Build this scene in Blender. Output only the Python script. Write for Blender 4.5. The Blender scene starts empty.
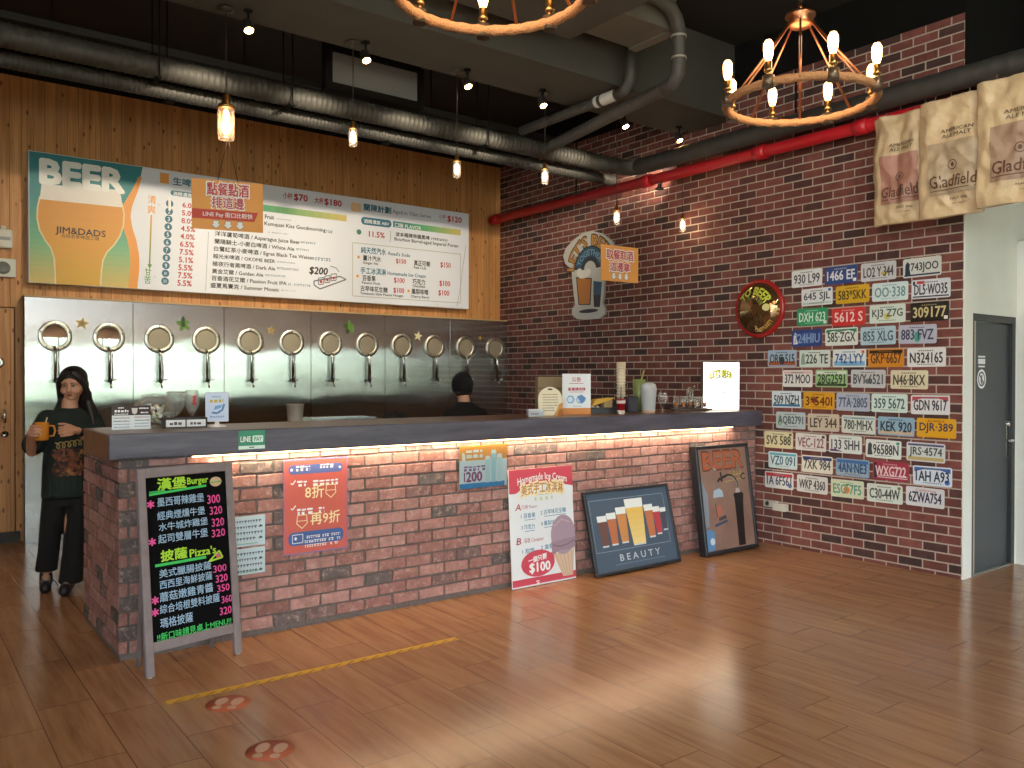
import bpy, bmesh, math, random
from mathutils import Vector, Matrix, noise
from mathutils.bvhtree import BVHTree
random.seed(7)
PI = math.pi
S = bpy.context.scene
COL = S.collection
# ---------------------------------------------------------------- camera
F = 833.2
YAW, PITCH, ROLL = math.radians(52.845), math.radians(-0.493), math.radians(0.107)
CAM = Vector((0, 0, 1.5))
_fw = Vector((math.cos(YAW) * math.cos(PITCH), math.sin(YAW) * math.cos(PITCH), math.sin(PITCH)))
_r0 = Vector((math.sin(YAW), -math.cos(YAW), 0))
_u0 = _r0.cross(_fw)
_rt = _r0 * math.cos(ROLL) + _u0 * math.sin(ROLL)
_up = _u0 * math.cos(ROLL) - _r0 * math.sin(ROLL)
cd = bpy.data.cameras.new('camera')
cam = bpy.data.objects.new('camera', cd)
COL.objects.link(cam)
cam.matrix_world = Matrix(((_rt.x, _up.x, -_fw.x, CAM.x), (_rt.y, _up.y, -_fw.y, CAM.y), (_rt.z, _up.z, -_fw.z, CAM.z), (0, 0, 0, 1)))
cd.sensor_width = 36.0
cd.lens = F / 1024 * 36
cd.clip_start = 0.05
cd.clip_end = 200
S.camera = cam
# ---------------------------------------------------------------- world, exposure
S.view_settings.view_transform = 'Standard'
S.view_settings.look = 'None'
S.view_settings.gamma = 1.0
S.view_settings.use_curve_mapping = False
S.view_settings.exposure = 0.55
S.cycles.use_denoising = True
S.cycles.max_bounces = 8
S.cycles.diffuse_bounces = 5
S.cycles.glossy_bounces = 4
S.cycles.transmission_bounces = 8
S.cycles.transparent_max_bounces = 12
S.cycles.sample_clamp_indirect = 6.0
S.cycles.caustics_reflective = False
S.cycles.caustics_refractive = False
W = bpy.data.worlds.new('sky')
S.world = W
W.use_nodes = True
_nt = W.node_tree
_bg = _nt.nodes['Background']
_bg.inputs['Color'].default_value = (0.88, 0.95, 1.0, 1)
_bg.inputs['Strength'].default_value = 8.0


def lamp(name, kind, loc, energy, color=(1, 1, 1), aim=None, parent=None, **kw):
    l = bpy.data.lights.new(name, kind)
    l.energy = energy
    l.color = color
    for k, v in kw.items():
        setattr(l, k, v)
    o = bpy.data.objects.new(name, l)
    COL.objects.link(o)
    o.location = loc
    if aim is not None:
        o.rotation_euler = (Vector(aim) - Vector(loc)).to_track_quat('-Z', 'Y').to_euler()
    if parent:
        o.parent = parent
    return o


def ray(u, v):
    return _fw + _rt * ((u - 512) / F) + _up * ((384 - v) / F)


def onx(u, v, x):
    d = ray(u, v)
    return CAM + d * (x / d.x)


def ony(u, v, y):
    d = ray(u, v)
    return CAM + d * (y / d.y)


def onz(u, v, z=0.0):
    d = ray(u, v)
    return CAM + d * ((z - CAM.z) / d.z)


# ---------------------------------------------------------------- materials
def lin(h):
    if isinstance(h, str):
        h = h.lstrip('#')
        c = [int(h[i:i + 2], 16) / 255 for i in (0, 2, 4)]
    else:
        c = [x / 255 for x in h]
    return tuple((x / 12.92 if x <= 0.04045 else ((x + 0.055) / 1.055) ** 2.4) for x in c) + (1.0,)


_mats = {}


def M(h, rough=0.6, metal=0.0, emit=0.0, name=None, bump=0.0, bscale=40.0, var=0.0, spec=0.5):
    key = (str(h), rough, metal, emit, bump, bscale, var, spec)
    if key in _mats:
        return _mats[key]
    m = bpy.data.materials.new(name or 'paint')
    m.use_nodes = True
    nt = m.node_tree
    b = nt.nodes['Principled BSDF']
    c = lin(h)
    b.inputs['Base Color'].default_value = c
    b.inputs['Roughness'].default_value = rough
    b.inputs['Metallic'].default_value = metal
    b.inputs['Specular IOR Level'].default_value = spec
    if emit:
        b.inputs['Emission Color'].default_value = c
        b.inputs['Emission Strength'].default_value = emit
    if bump or var:
        tc = nt.nodes.new('ShaderNodeTexCoord')
        n = nt.nodes.new('ShaderNodeTexNoise')
        n.inputs['Scale'].default_value = bscale
        n.inputs['Detail'].default_value = 4
        nt.links.new(tc.outputs['Object'], n.inputs['Vector'])
        if bump:
            bp = nt.nodes.new('ShaderNodeBump')
            bp.inputs['Strength'].default_value = bump
            bp.inputs['Distance'].default_value = 0.01
            nt.links.new(n.outputs['Fac'], bp.inputs['Height'])
            nt.links.new(bp.outputs['Normal'], b.inputs['Normal'])
        if var:
            mr = nt.nodes.new('ShaderNodeMapRange')
            mr.inputs['From Min'].default_value = 0.3
            mr.inputs['From Max'].default_value = 0.7
            mr.inputs['To Min'].default_value = 1 - var
            mr.inputs['To Max'].default_value = 1 + var
            hs = nt.nodes.new('ShaderNodeHueSaturation')
            hs.inputs['Color'].default_value = c
            nt.links.new(n.outputs['Fac'], mr.inputs['Value'])
            nt.links.new(mr.outputs['Result'], hs.inputs['Value'])
            nt.links.new(hs.outputs['Color'], b.inputs['Base Color'])
    _mats[key] = m
    return m


def glass_mat(name, tint=(1, 1, 1), alpha=0.25, rough=0.05):
    if name in _mats:
        return _mats[name]
    m = bpy.data.materials.new(name)
    m.use_nodes = True
    nt = m.node_tree
    nt.nodes.clear()
    out = nt.nodes.new('ShaderNodeOutputMaterial')
    mix = nt.nodes.new('ShaderNodeMixShader')
    tr = nt.nodes.new('ShaderNodeBsdfTransparent')
    tr.inputs['Color'].default_value = tint + (1,)
    gl = nt.nodes.new('ShaderNodeBsdfGlossy')
    gl.inputs['Roughness'].default_value = rough
    lw = nt.nodes.new('ShaderNodeLayerWeight')
    lw.inputs['Blend'].default_value = alpha
    ml = nt.nodes.new('ShaderNodeMath'); ml.operation = 'MULTIPLY'; ml.inputs[1].default_value = 0.8
    nt.links.new(lw.outputs['Fresnel'], ml.inputs[0])
    nt.links.new(ml.outputs[0], mix.inputs['Fac'])
    nt.links.new(tr.outputs[0], mix.inputs[1])
    nt.links.new(gl.outputs[0], mix.inputs[2])
    nt.links.new(mix.outputs[0], out.inputs['Surface'])
    _mats[name] = m
    return m


def glassware_mat():
    m = bpy.data.materials.new('glassware')
    m.use_nodes = True
    nt = m.node_tree
    nt.nodes.clear()
    out = nt.nodes.new('ShaderNodeOutputMaterial')
    tr = nt.nodes.new('ShaderNodeBsdfTransparent')
    tr.inputs['Color'].default_value = (0.985, 0.99, 0.985, 1)
    df = nt.nodes.new('ShaderNodeBsdfDiffuse')
    df.inputs['Color'].default_value = (0.85, 0.85, 0.82, 1)
    gl = nt.nodes.new('ShaderNodeBsdfGlossy')
    gl.inputs['Roughness'].default_value = 0.08
    lw = nt.nodes.new('ShaderNodeLayerWeight')
    lw.inputs['Blend'].default_value = 0.35
    m1 = nt.nodes.new('ShaderNodeMixShader')
    m1.inputs['Fac'].default_value = 0.45
    m2 = nt.nodes.new('ShaderNodeMixShader')
    mr = nt.nodes.new('ShaderNodeMapRange')
    mr.inputs['To Min'].default_value = 0.06
    mr.inputs['To Max'].default_value = 0.55
    nt.links.new(lw.outputs['Facing'], mr.inputs['Value'])
    nt.links.new(df.outputs[0], m1.inputs[1]); nt.links.new(gl.outputs[0], m1.inputs[2])
    nt.links.new(mr.outputs['Result'], m2.inputs['Fac'])
    nt.links.new(tr.outputs[0], m2.inputs[1]); nt.links.new(m1.outputs[0], m2.inputs[2])
    nt.links.new(m2.outputs[0], out.inputs['Surface'])
    return m


def nodemat(name):
    m = bpy.data.materials.new(name)
    m.use_nodes = True
    return m, m.node_tree, m.node_tree.nodes['Principled BSDF']


def N(nt, t, **kw):
    n = nt.nodes.new(t)
    for k, v in kw.items():
        if k.startswith('_'):
            setattr(n, k[1:], v)
        else:
            n.inputs[k.replace('_', ' ')].default_value = v
    return n


def ramp(nt, stops):
    r = nt.nodes.new('ShaderNodeValToRGB')
    e = r.color_ramp.elements
    while len(e) < len(stops):
        e.new(0.5)
    for i, (p, c) in enumerate(stops):
        e[i].position = p
        e[i].color = lin(c)
    return r


def floor_material():
    m, nt, b = nodemat('plank_tile')
    L = nt.links.new
    tc = N(nt, 'ShaderNodeTexCoord')
    sep = N(nt, 'ShaderNodeSeparateXYZ')
    L(tc.outputs['Object'], sep.inputs[0])
    cmb = N(nt, 'ShaderNodeCombineXYZ')
    ax = N(nt, 'ShaderNodeMath', _operation='SUBTRACT')
    ax.inputs[1].default_value = 2.655 - 0.683 * 20
    L(sep.outputs['Y'], ax.inputs[0])
    ay = N(nt, 'ShaderNodeMath', _operation='SUBTRACT')
    ay.inputs[1].default_value = 2.392 - 0.2305 * 40
    L(sep.outputs['X'], ay.inputs[0])
    L(ax.outputs[0], cmb.inputs['X'])
    L(ay.outputs[0], cmb.inputs['Y'])
    br = N(nt, 'ShaderNodeTexBrick', _offset=0.66, _offset_frequency=2, _squash=1.0)
    br.inputs['Scale'].default_value = 1.0
    br.inputs['Mortar Size'].default_value = 0.0022
    br.inputs['Mortar Smooth'].default_value = 0.1
    br.inputs['Brick Width'].default_value = 0.683
    br.inputs['Row Height'].default_value = 0.2305
    br.inputs['Color1'].default_value = (0.0, 0.0, 0.0, 1)
    br.inputs['Color2'].default_value = (1.0, 1.0, 1.0, 1)
    br.inputs['Mortar'].default_value = (0.5, 0.5, 0.5, 1)
    L(cmb.outputs[0], br.inputs['Vector'])
    mp = N(nt, 'ShaderNodeMapping')
    mp.inputs['Scale'].default_value = (14, 1.1, 1)
    L(tc.outputs['Object'], mp.inputs['Vector'])
    addv = N(nt, 'ShaderNodeVectorMath', _operation='ADD')
    sc = N(nt, 'ShaderNodeVectorMath', _operation='SCALE')
    sc.inputs['Scale'].default_value = 9.0
    L(br.outputs['Color'], sc.inputs[0])
    L(mp.outputs[0], addv.inputs[0])
    L(sc.outputs[0], addv.inputs[1])
    n1 = N(nt, 'ShaderNodeTexNoise', Scale=1.6, Detail=6, Roughness=0.6)
    L(addv.outputs[0], n1.inputs['Vector'])
    r1 = ramp(nt, [(0.25, '8f6342'), (0.5, 'ac7c56'), (0.75, 'bc8d64')])
    L(n1.outputs['Fac'], r1.inputs[0])
    hs = N(nt, 'ShaderNodeHueSaturation')
    mr = N(nt, 'ShaderNodeMapRange')
    mr.inputs['To Min'].default_value = 0.94
    mr.inputs['To Max'].default_value = 1.06
    L(br.outputs['Color'], mr.inputs['Value'])
    L(mr.outputs[0], hs.inputs['Value'])
    L(r1.outputs[0], hs.inputs['Color'])
    mx = N(nt, 'ShaderNodeMix', _data_type='RGBA')
    mx.inputs['B'].default_value = lin('6c4932')
    L(br.outputs['Fac'], mx.inputs['Factor'])
    L(hs.outputs[0], mx.inputs['A'])
    L(mx.outputs['Result'], b.inputs['Base Color'])
    rr = N(nt, 'ShaderNodeMapRange')
    rr.inputs['To Min'].default_value = 0.15
    rr.inputs['To Max'].default_value = 0.24
    L(n1.outputs['Fac'], rr.inputs['Value'])
    L(rr.outputs[0], b.inputs['Roughness'])
    b.inputs['Specular IOR Level'].default_value = 0.5
    bp = N(nt, 'ShaderNodeBump', Strength=0.25, Distance=0.002)
    bp.invert = True
    L(br.outputs['Fac'], bp.inputs['Height'])
    L(bp.outputs[0], b.inputs['Normal'])
    return m


def pine_material(name='knotty_pine', w=0.093, axis='X', dark=1.0):
    m, nt, b = nodemat(name)
    L = nt.links.new
    tc = N(nt, 'ShaderNodeTexCoord')
    sep = N(nt, 'ShaderNodeSeparateXYZ')
    L(tc.outputs['Object'], sep.inputs[0])
    dv = N(nt, 'ShaderNodeMath', _operation='DIVIDE')
    dv.inputs[1].default_value = w
    L(sep.outputs[axis], dv.inputs[0])
    fl = N(nt, 'ShaderNodeMath', _operation='FLOOR')
    fr = N(nt, 'ShaderNodeMath', _operation='FRACT')
    L(dv.outputs[0], fl.inputs[0])
    L(dv.outputs[0], fr.inputs[0])
    wn = N(nt, 'ShaderNodeTexWhiteNoise', _noise_dimensions='1D')
    L(fl.outputs[0], wn.inputs['W'])
    # grain
    mp = N(nt, 'ShaderNodeMapping')
    mp.inputs['Scale'].default_value = (22, 22, 1.0)
    L(tc.outputs['Object'], mp.inputs['Vector'])
    ad = N(nt, 'ShaderNodeVectorMath', _operation='ADD')
    sc = N(nt, 'ShaderNodeVectorMath', _operation='SCALE')
    sc.inputs['Scale'].default_value = 30.0
    L(wn.outputs['Color'], sc.inputs[0])
    L(mp.outputs[0], ad.inputs[0])
    L(sc.outputs[0], ad.inputs[1])
    n1 = N(nt, 'ShaderNodeTexNoise', Scale=1.3, Detail=5, Roughness=0.6, Distortion=0.6)
    L(ad.outputs[0], n1.inputs['Vector'])
    r1 = ramp(nt, [(0.28, 'a8713f'), (0.5, 'c48b55'), (0.72, 'd6a06a')])
    L(n1.outputs['Fac'], r1.inputs[0])
    # knots
    mk = N(nt, 'ShaderNodeMapping')
    mk.inputs['Scale'].default_value = (15, 15, 6.5)
    L(tc.outputs['Object'], mk.inputs['Vector'])
    vo = N(nt, 'ShaderNodeTexVoronoi', Scale=1.0, Randomness=1.0)
    L(mk.outputs[0], vo.inputs['Vector'])
    rk = ramp(nt, [(0.09, '000000'), (0.19, 'ffffff')])
    L(vo.outputs['Distance'], rk.inputs[0])
    mx = N(nt, 'ShaderNodeMix', _data_type='RGBA')
    mx.inputs['A'].default_value = lin('74451f')
    L(rk.outputs[0], mx.inputs['Factor'])
    L(r1.outputs[0], mx.inputs['B'])
    # plank joints
    pp = N(nt, 'ShaderNodeMath', _operation='PINGPONG')
    pp.inputs[1].default_value = 0.5
    L(fr.outputs[0], pp.inputs[0])
    rj = ramp(nt, [(0.0, '000000'), (0.045, 'ffffff')])
    L(pp.outputs[0], rj.inputs[0])
    mj = N(nt, 'ShaderNodeMix', _data_type='RGBA')
    mj.inputs['A'].default_value = lin('80572f')
    L(rj.outputs[0], mj.inputs['Factor'])
    hs = N(nt, 'ShaderNodeHueSaturation')
    mr = N(nt, 'ShaderNodeMapRange')
    mr.inputs['To Min'].default_value = 0.90 * dark
    mr.inputs['To Max'].default_value = 1.08 * dark
    L(wn.outputs['Value'], mr.inputs['Value'])
    L(mr.outputs[0], hs.inputs['Value'])
    L(mx.outputs['Result'], hs.inputs['Color'])
    L(hs.outputs[0], mj.inputs['B'])
    L(mj.outputs['Result'], b.inputs['Base Color'])
    b.inputs['Roughness'].default_value = 0.5
    bp = N(nt, 'ShaderNodeBump', Strength=0.5, Distance=0.004)
    L(rj.outputs[0], bp.inputs['Height'])
    L(bp.outputs[0], b.inputs['Normal'])
    return m


def brick_material(name, stops, rough=0.85, wear=None, nscale=9.0, sc=60.0, bump=0.5):
    m, nt, b = nodemat(name)
    L = nt.links.new
    at = N(nt, 'ShaderNodeAttribute', _attribute_name='tint')
    r = ramp(nt, stops)
    r.color_ramp.interpolation = 'LINEAR'
    L(at.outputs['Fac'], r.inputs[0])
    tc = N(nt, 'ShaderNodeTexCoord')
    n = N(nt, 'ShaderNodeTexNoise', Scale=nscale, Detail=6, Roughness=0.65)
    L(tc.outputs['Object'], n.inputs['Vector'])
    hs = N(nt, 'ShaderNodeHueSaturation')
    mr = N(nt, 'ShaderNodeMapRange')
    mr.inputs['From Min'].default_value = 0.3
    mr.inputs['From Max'].default_value = 0.7
    mr.inputs['To Min'].default_value = 0.72
    mr.inputs['To Max'].default_value = 1.28
    L(n.outputs['Fac'], mr.inputs['Value'])
    L(mr.outputs[0], hs.inputs['Value'])
    L(r.outputs[0], hs.inputs['Color'])
    last = hs.outputs[0]
    if wear:
        n2 = N(nt, 'ShaderNodeTexNoise', Scale=30.0, Detail=5, Roughness=0.7)
        L(tc.outputs['Object'], n2.inputs['Vector'])
        rw = ramp(nt, [(0.52, '000000'), (0.72, 'ffffff')])
        L(n2.outputs['Fac'], rw.inputs[0])
        mul = N(nt, 'ShaderNodeMath', _operation='MULTIPLY')
        mul.inputs[1].default_value = 0.8
        L(rw.outputs[0], mul.inputs[0])
        mw = N(nt, 'ShaderNodeMix', _data_type='RGBA')
        mw.inputs['B'].default_value = lin(wear)
        L(mul.outputs[0], mw.inputs['Factor'])
        L(last, mw.inputs['A'])
        last = mw.outputs['Result']
    L(last, b.inputs['Base Color'])
    b.inputs['Roughness'].default_value = rough
    n3 = N(nt, 'ShaderNodeTexNoise', Scale=sc, Detail=5, Roughness=0.7)
    L(tc.outputs['Object'], n3.inputs['Vector'])
    bp = N(nt, 'ShaderNodeBump', Strength=bump, Distance=0.006)
    L(n3.outputs['Fac'], bp.inputs['Height'])
    L(bp.outputs[0], b.inputs['Normal'])
    return m


def steel_material():
    m, nt, b = nodemat('brushed_steel_sheet')
    L = nt.links.new
    b.inputs['Base Color'].default_value = lin('bdbcb8')
    b.inputs['Metallic'].default_value = 1.0
    tc = N(nt, 'ShaderNodeTexCoord')
    mp = N(nt, 'ShaderNodeMapping')
    mp.inputs['Scale'].default_value = (0.9, 1, 1.6)
    L(tc.outputs['Object'], mp.inputs['Vector'])
    n = N(nt, 'ShaderNodeTexNoise', Scale=1.3, Detail=2, Roughness=0.4)
    L(mp.outputs[0], n.inputs['Vector'])
    mp2 = N(nt, 'ShaderNodeMapping')
    mp2.inputs['Scale'].default_value = (260, 1, 2)
    L(tc.outputs['Object'], mp2.inputs['Vector'])
    n2 = N(nt, 'ShaderNodeTexNoise', Scale=1.0, Detail=3)
    L(mp2.outputs[0], n2.inputs['Vector'])
    mr = N(nt, 'ShaderNodeMapRange')
    mr.inputs['To Min'].default_value = 0.12
    mr.inputs['To Max'].default_value = 0.16
    L(n2.outputs['Fac'], mr.inputs['Value'])
    L(mr.outputs[0], b.inputs['Roughness'])
    b.inputs['Anisotropic'].default_value = 1.0
    tg = N(nt, 'ShaderNodeTangent', _direction_type='UV_MAP')
    tg.uv_map = 'brush'
    L(tg.outputs[0], b.inputs['Tangent'])
    bp = N(nt, 'ShaderNodeBump', Strength=0.22, Distance=0.03)
    L(n.outputs['Fac'], bp.inputs['Height'])
    # the vertical brushing: every grain turns the normal a little sideways
    scl = N(nt, 'ShaderNodeVectorMath', _operation='SCALE')
    scl.inputs['Scale'].default_value = 9000.0
    L(tc.outputs['Object'], scl.inputs[0])
    wn = N(nt, 'ShaderNodeTexWhiteNoise', _noise_dimensions='3D')
    L(scl.outputs[0], wn.inputs['Vector'])
    sc2 = N(nt, 'ShaderNodeSeparateColor')
    L(wn.outputs['Color'], sc2.inputs[0])
    sub = N(nt, 'ShaderNodeMath', _operation='SUBTRACT')
    L(sc2.outputs[0], sub.inputs[0])
    L(sc2.outputs[1], sub.inputs[1])
    mu = N(nt, 'ShaderNodeMath', _operation='MULTIPLY')
    mu.inputs[1].default_value = 0.30
    L(sub.outputs[0], mu.inputs[0])
    cx3 = N(nt, 'ShaderNodeCombineXYZ')
    L(mu.outputs[0], cx3.inputs['X'])
    adn = N(nt, 'ShaderNodeVectorMath', _operation='ADD')
    L(bp.outputs[0], adn.inputs[0])
    L(cx3.outputs[0], adn.inputs[1])
    nrm = N(nt, 'ShaderNodeVectorMath', _operation='NORMALIZE')
    L(adn.outputs[0], nrm.inputs[0])
    L(nrm.outputs[0], b.inputs['Normal'])
    return m


# ---------------------------------------------------------------- mesh builder
class B:
    def __init__(s):
        s.bm = bmesh.new()
        s.mats = []
        s.tint = None

    def mi(s, m):
        if m not in s.mats:
            s.mats.append(m)
        return s.mats.index(m)

    def face(s, vs, m, smooth=False):
        try:
            f = s.bm.faces.new(vs)
        except ValueError:
            return None
        f.material_index = s.mi(m)
        f.smooth = smooth
        return f

    def poly(s, pts, m, smooth=False):
        return s.face([s.bm.verts.new(p) for p in pts], m, smooth)

    def box(s, a, b, m, bev=0.0, seg=2, mat=None):
        x0, y0, z0 = a
        x1, y1, z1 = b
        if x0 > x1: x0, x1 = x1, x0
        if y0 > y1: y0, y1 = y1, y0
        if z0 > z1: z0, z1 = z1, z0
        t = bmesh.new()
        vs = [t.verts.new(p) for p in ((x0, y0, z0), (x1, y0, z0), (x1, y1, z0), (x0, y1, z0), (x0, y0, z1), (x1, y0, z1), (x1, y1, z1), (x0, y1, z1))]
        for q in ((0, 3, 2, 1), (4, 5, 6, 7), (0, 1, 5, 4), (1, 2, 6, 5), (2, 3, 7, 6), (3, 0, 4, 7)):
            t.faces.new([vs[i] for i in q])
        if bev > 0:
            bmesh.ops.bevel(t, geom=list(t.edges), offset=bev, segments=seg, affect='EDGES', profile=0.7)
        s.absorb(t, m, mat, smooth=False)
        t.free()

    def absorb(s, t, m, mat=None, smooth=None):
        t.verts.ensure_lookup_table()
        mp = {}
        for v in t.verts:
            mp[v] = s.bm.verts.new(mat @ v.co if mat else v.co)
        for f in t.faces:
            nf = s.face([mp[v] for v in f.verts], m)
            if nf and smooth is not None:
                nf.smooth = smooth

    def rings(s, rs, m, cap=True, smooth=True, closed=False):
        R = [[s.bm.verts.new(p) for p in r] for r in rs]
        n = len(R[0])
        k = len(R)
        for i in range(k if closed else k - 1):
            a, b = R[i], R[(i + 1) % k]
            for j in range(n):
                s.face([a[j], a[(j + 1) % n], b[(j + 1) % n], b[j]], m, smooth)
        if cap and not closed:
            s.face(list(reversed(R[0])), m)
            s.face(R[-1], m)

    def tube(s, pts, r, m, seg=10, cap=True, closed=False):
        pts = [Vector(p) for p in pts]
        n = len(pts)
        rs = r if isinstance(r, (list, tuple)) else [r] * n
        rings = []
        up = None
        for i, p in enumerate(pts):
            if closed:
                d = pts[(i + 1) % n] - pts[i - 1]
            else:
                d = pts[min(i + 1, n - 1)] - pts[max(i - 1, 0)]
            d.normalize()
            if up is None:
                up = Vector((0, 0, 1)) if abs(d.z) < 0.9 else Vector((1, 0, 0))
            a = d.cross(up).normalized()
            b = a.cross(d).normalized()
            up = b
            rings.append([p + (a * math.cos(2 * PI * j / seg) + b * math.sin(2 * PI * j / seg)) * rs[i] for j in range(seg)])
        s.rings(rings, m, cap, True, closed)

    def lathe(s, prof, m, c=(0, 0, 0), axis='Z', seg=20, cap=True):
        c = Vector(c)
        rs = []
        for r, z in prof:
            ring = []
            for j in range(seg):
                a = 2 * PI * j / seg
                x, y = r * math.cos(a), r * math.sin(a)
                p = Vector((x, y, z))
                if axis == 'Y':
                    p = Vector((x, -z, y))      # profile runs towards -Y
                elif axis == 'X':
                    p = Vector((-z, x, y))
                ring.append(c + p)
            rs.append(ring)
        s.rings(rs, m, cap)

    def ell(s, c, r, m, seg=16, rng=10, rot=None):
        c = Vector(c)
        rs = []
        for i in range(1, rng):
            t = PI * i / rng
            ring = []
            for j in range(seg):
                a = 2 * PI * j / seg
                p = Vector((r[0] * math.sin(t) * math.cos(a), r[1] * math.sin(t) * math.sin(a), -r[2] * math.cos(t)))
                if rot is not None:
                    p = rot @ p
                ring.append(c + p)
            rs.append(ring)
        R = [[s.bm.verts.new(p) for p in q] for q in rs]
        pb = Vector((0, 0, -r[2])); pt = Vector((0, 0, r[2]))
        if rot is not None:
            pb, pt = rot @ pb, rot @ pt
        vb, vt = s.bm.verts.new(c + pb), s.bm.verts.new(c + pt)
        for j in range(seg):
            k = (j + 1) % seg
            s.face([vb, R[0][k], R[0][j]], m, True)
            s.face([vt, R[-1][j], R[-1][k]], m, True)
            for i in range(len(R) - 1):
                s.face([R[i][j], R[i][k], R[i + 1][k], R[i + 1][j]], m, True)

    def prism(s, pts, y0, y1, m, side=None):
        """outline in the x-z plane extruded from y0 (front, -Y side) to y1"""
        if y0 > y1:
            y0, y1 = y1, y0
        n = len(pts)
        f = [s.bm.verts.new((x, y0, z)) for x, z in pts]
        k = [s.bm.verts.new((x, y1, z)) for x, z in pts]
        s.face(f, m)
        s.face(list(reversed(k)), side or m)
        for i in range(n):
            s.face([f[i], k[i], k[(i + 1) % n], f[(i + 1) % n]], side or m)

    def build(s, name, parent=None, loc=None, rot=None, recalc=True, subsurf=0):
        if recalc:
            bmesh.ops.recalc_face_normals(s.bm, faces=list(s.bm.faces))
        me = bpy.data.meshes.new(name)
        s.bm.to_mesh(me)
        s.bm.free()
        for m in s.mats:
            me.materials.append(m)
        o = bpy.data.objects.new(name, me)
        COL.objects.link(o)
        if parent:
            o.parent = parent
        if loc is not None:
            o.location = loc
        if rot is not None:
            o.rotation_euler = rot
        if subsurf:
            md = o.modifiers.new('smooth', 'SUBSURF')
            md.levels = md.render_levels = subsurf
        return o


def tag(o, label=None, cat=None, group=None, kind=None):
    if label: o['label'] = label
    if cat: o['category'] = cat
    if group: o['group'] = group
    if kind: o['kind'] = kind
    return o


def struct(o):
    o['kind'] = 'structure'
    return o


def thing(name, label, cat, loc=(0, 0, 0), rot=(0, 0, 0), group=None):
    o = bpy.data.objects.new(name, None)
    COL.objects.link(o)
    o.empty_display_size = 0.05
    o.location = loc
    o.rotation_euler = rot
    return tag(o, label, cat, group)


def dup(root, loc, rot=None, label=None):
    r = root.copy()
    COL.objects.link(r)
    r.location = loc
    if rot is not None:
        r.rotation_euler = rot
    if label:
        r['label'] = label
    for ch in list(root.children):
        c = ch.copy()
        COL.objects.link(c)
        c.parent = r
        for g in list(ch.children):
            d = g.copy()
            COL.objects.link(d)
            d.parent = c
    return r


# ---------------------------------------------------------------- lettering and flat printed artwork
_txt = {}


def glyphs(s, bold=0.0):
    k = (s, bold)
    if k in _txt:
        return _txt[k]
    cu = bpy.data.curves.new('t', 'FONT')
    cu.body = s
    cu.size = 1.0
    cu.resolution_u = 2
    cu.offset = bold
    cu.fill_mode = 'FRONT'
    o = bpy.data.objects.new('t', cu)
    COL.objects.link(o)
    dg = bpy.context.evaluated_depsgraph_get()
    dg.update()
    me = bpy.data.meshes.new_from_object(o.evaluated_get(dg))
    vs = [(v.co.x, v.co.y) for v in me.vertices]
    fs = [tuple(p.vertices) for p in me.polygons]
    bpy.data.objects.remove(o)
    bpy.data.curves.remove(cu)
    bpy.data.meshes.remove(me)
    if vs:
        xs = [p[0] for p in vs]; ys = [p[1] for p in vs]
        bb = (min(xs), min(ys), max(xs), max(ys))
    else:
        bb = (0, 0, 1, 1)
    _txt[k] = (vs, fs, bb)
    return _txt[k]


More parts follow.
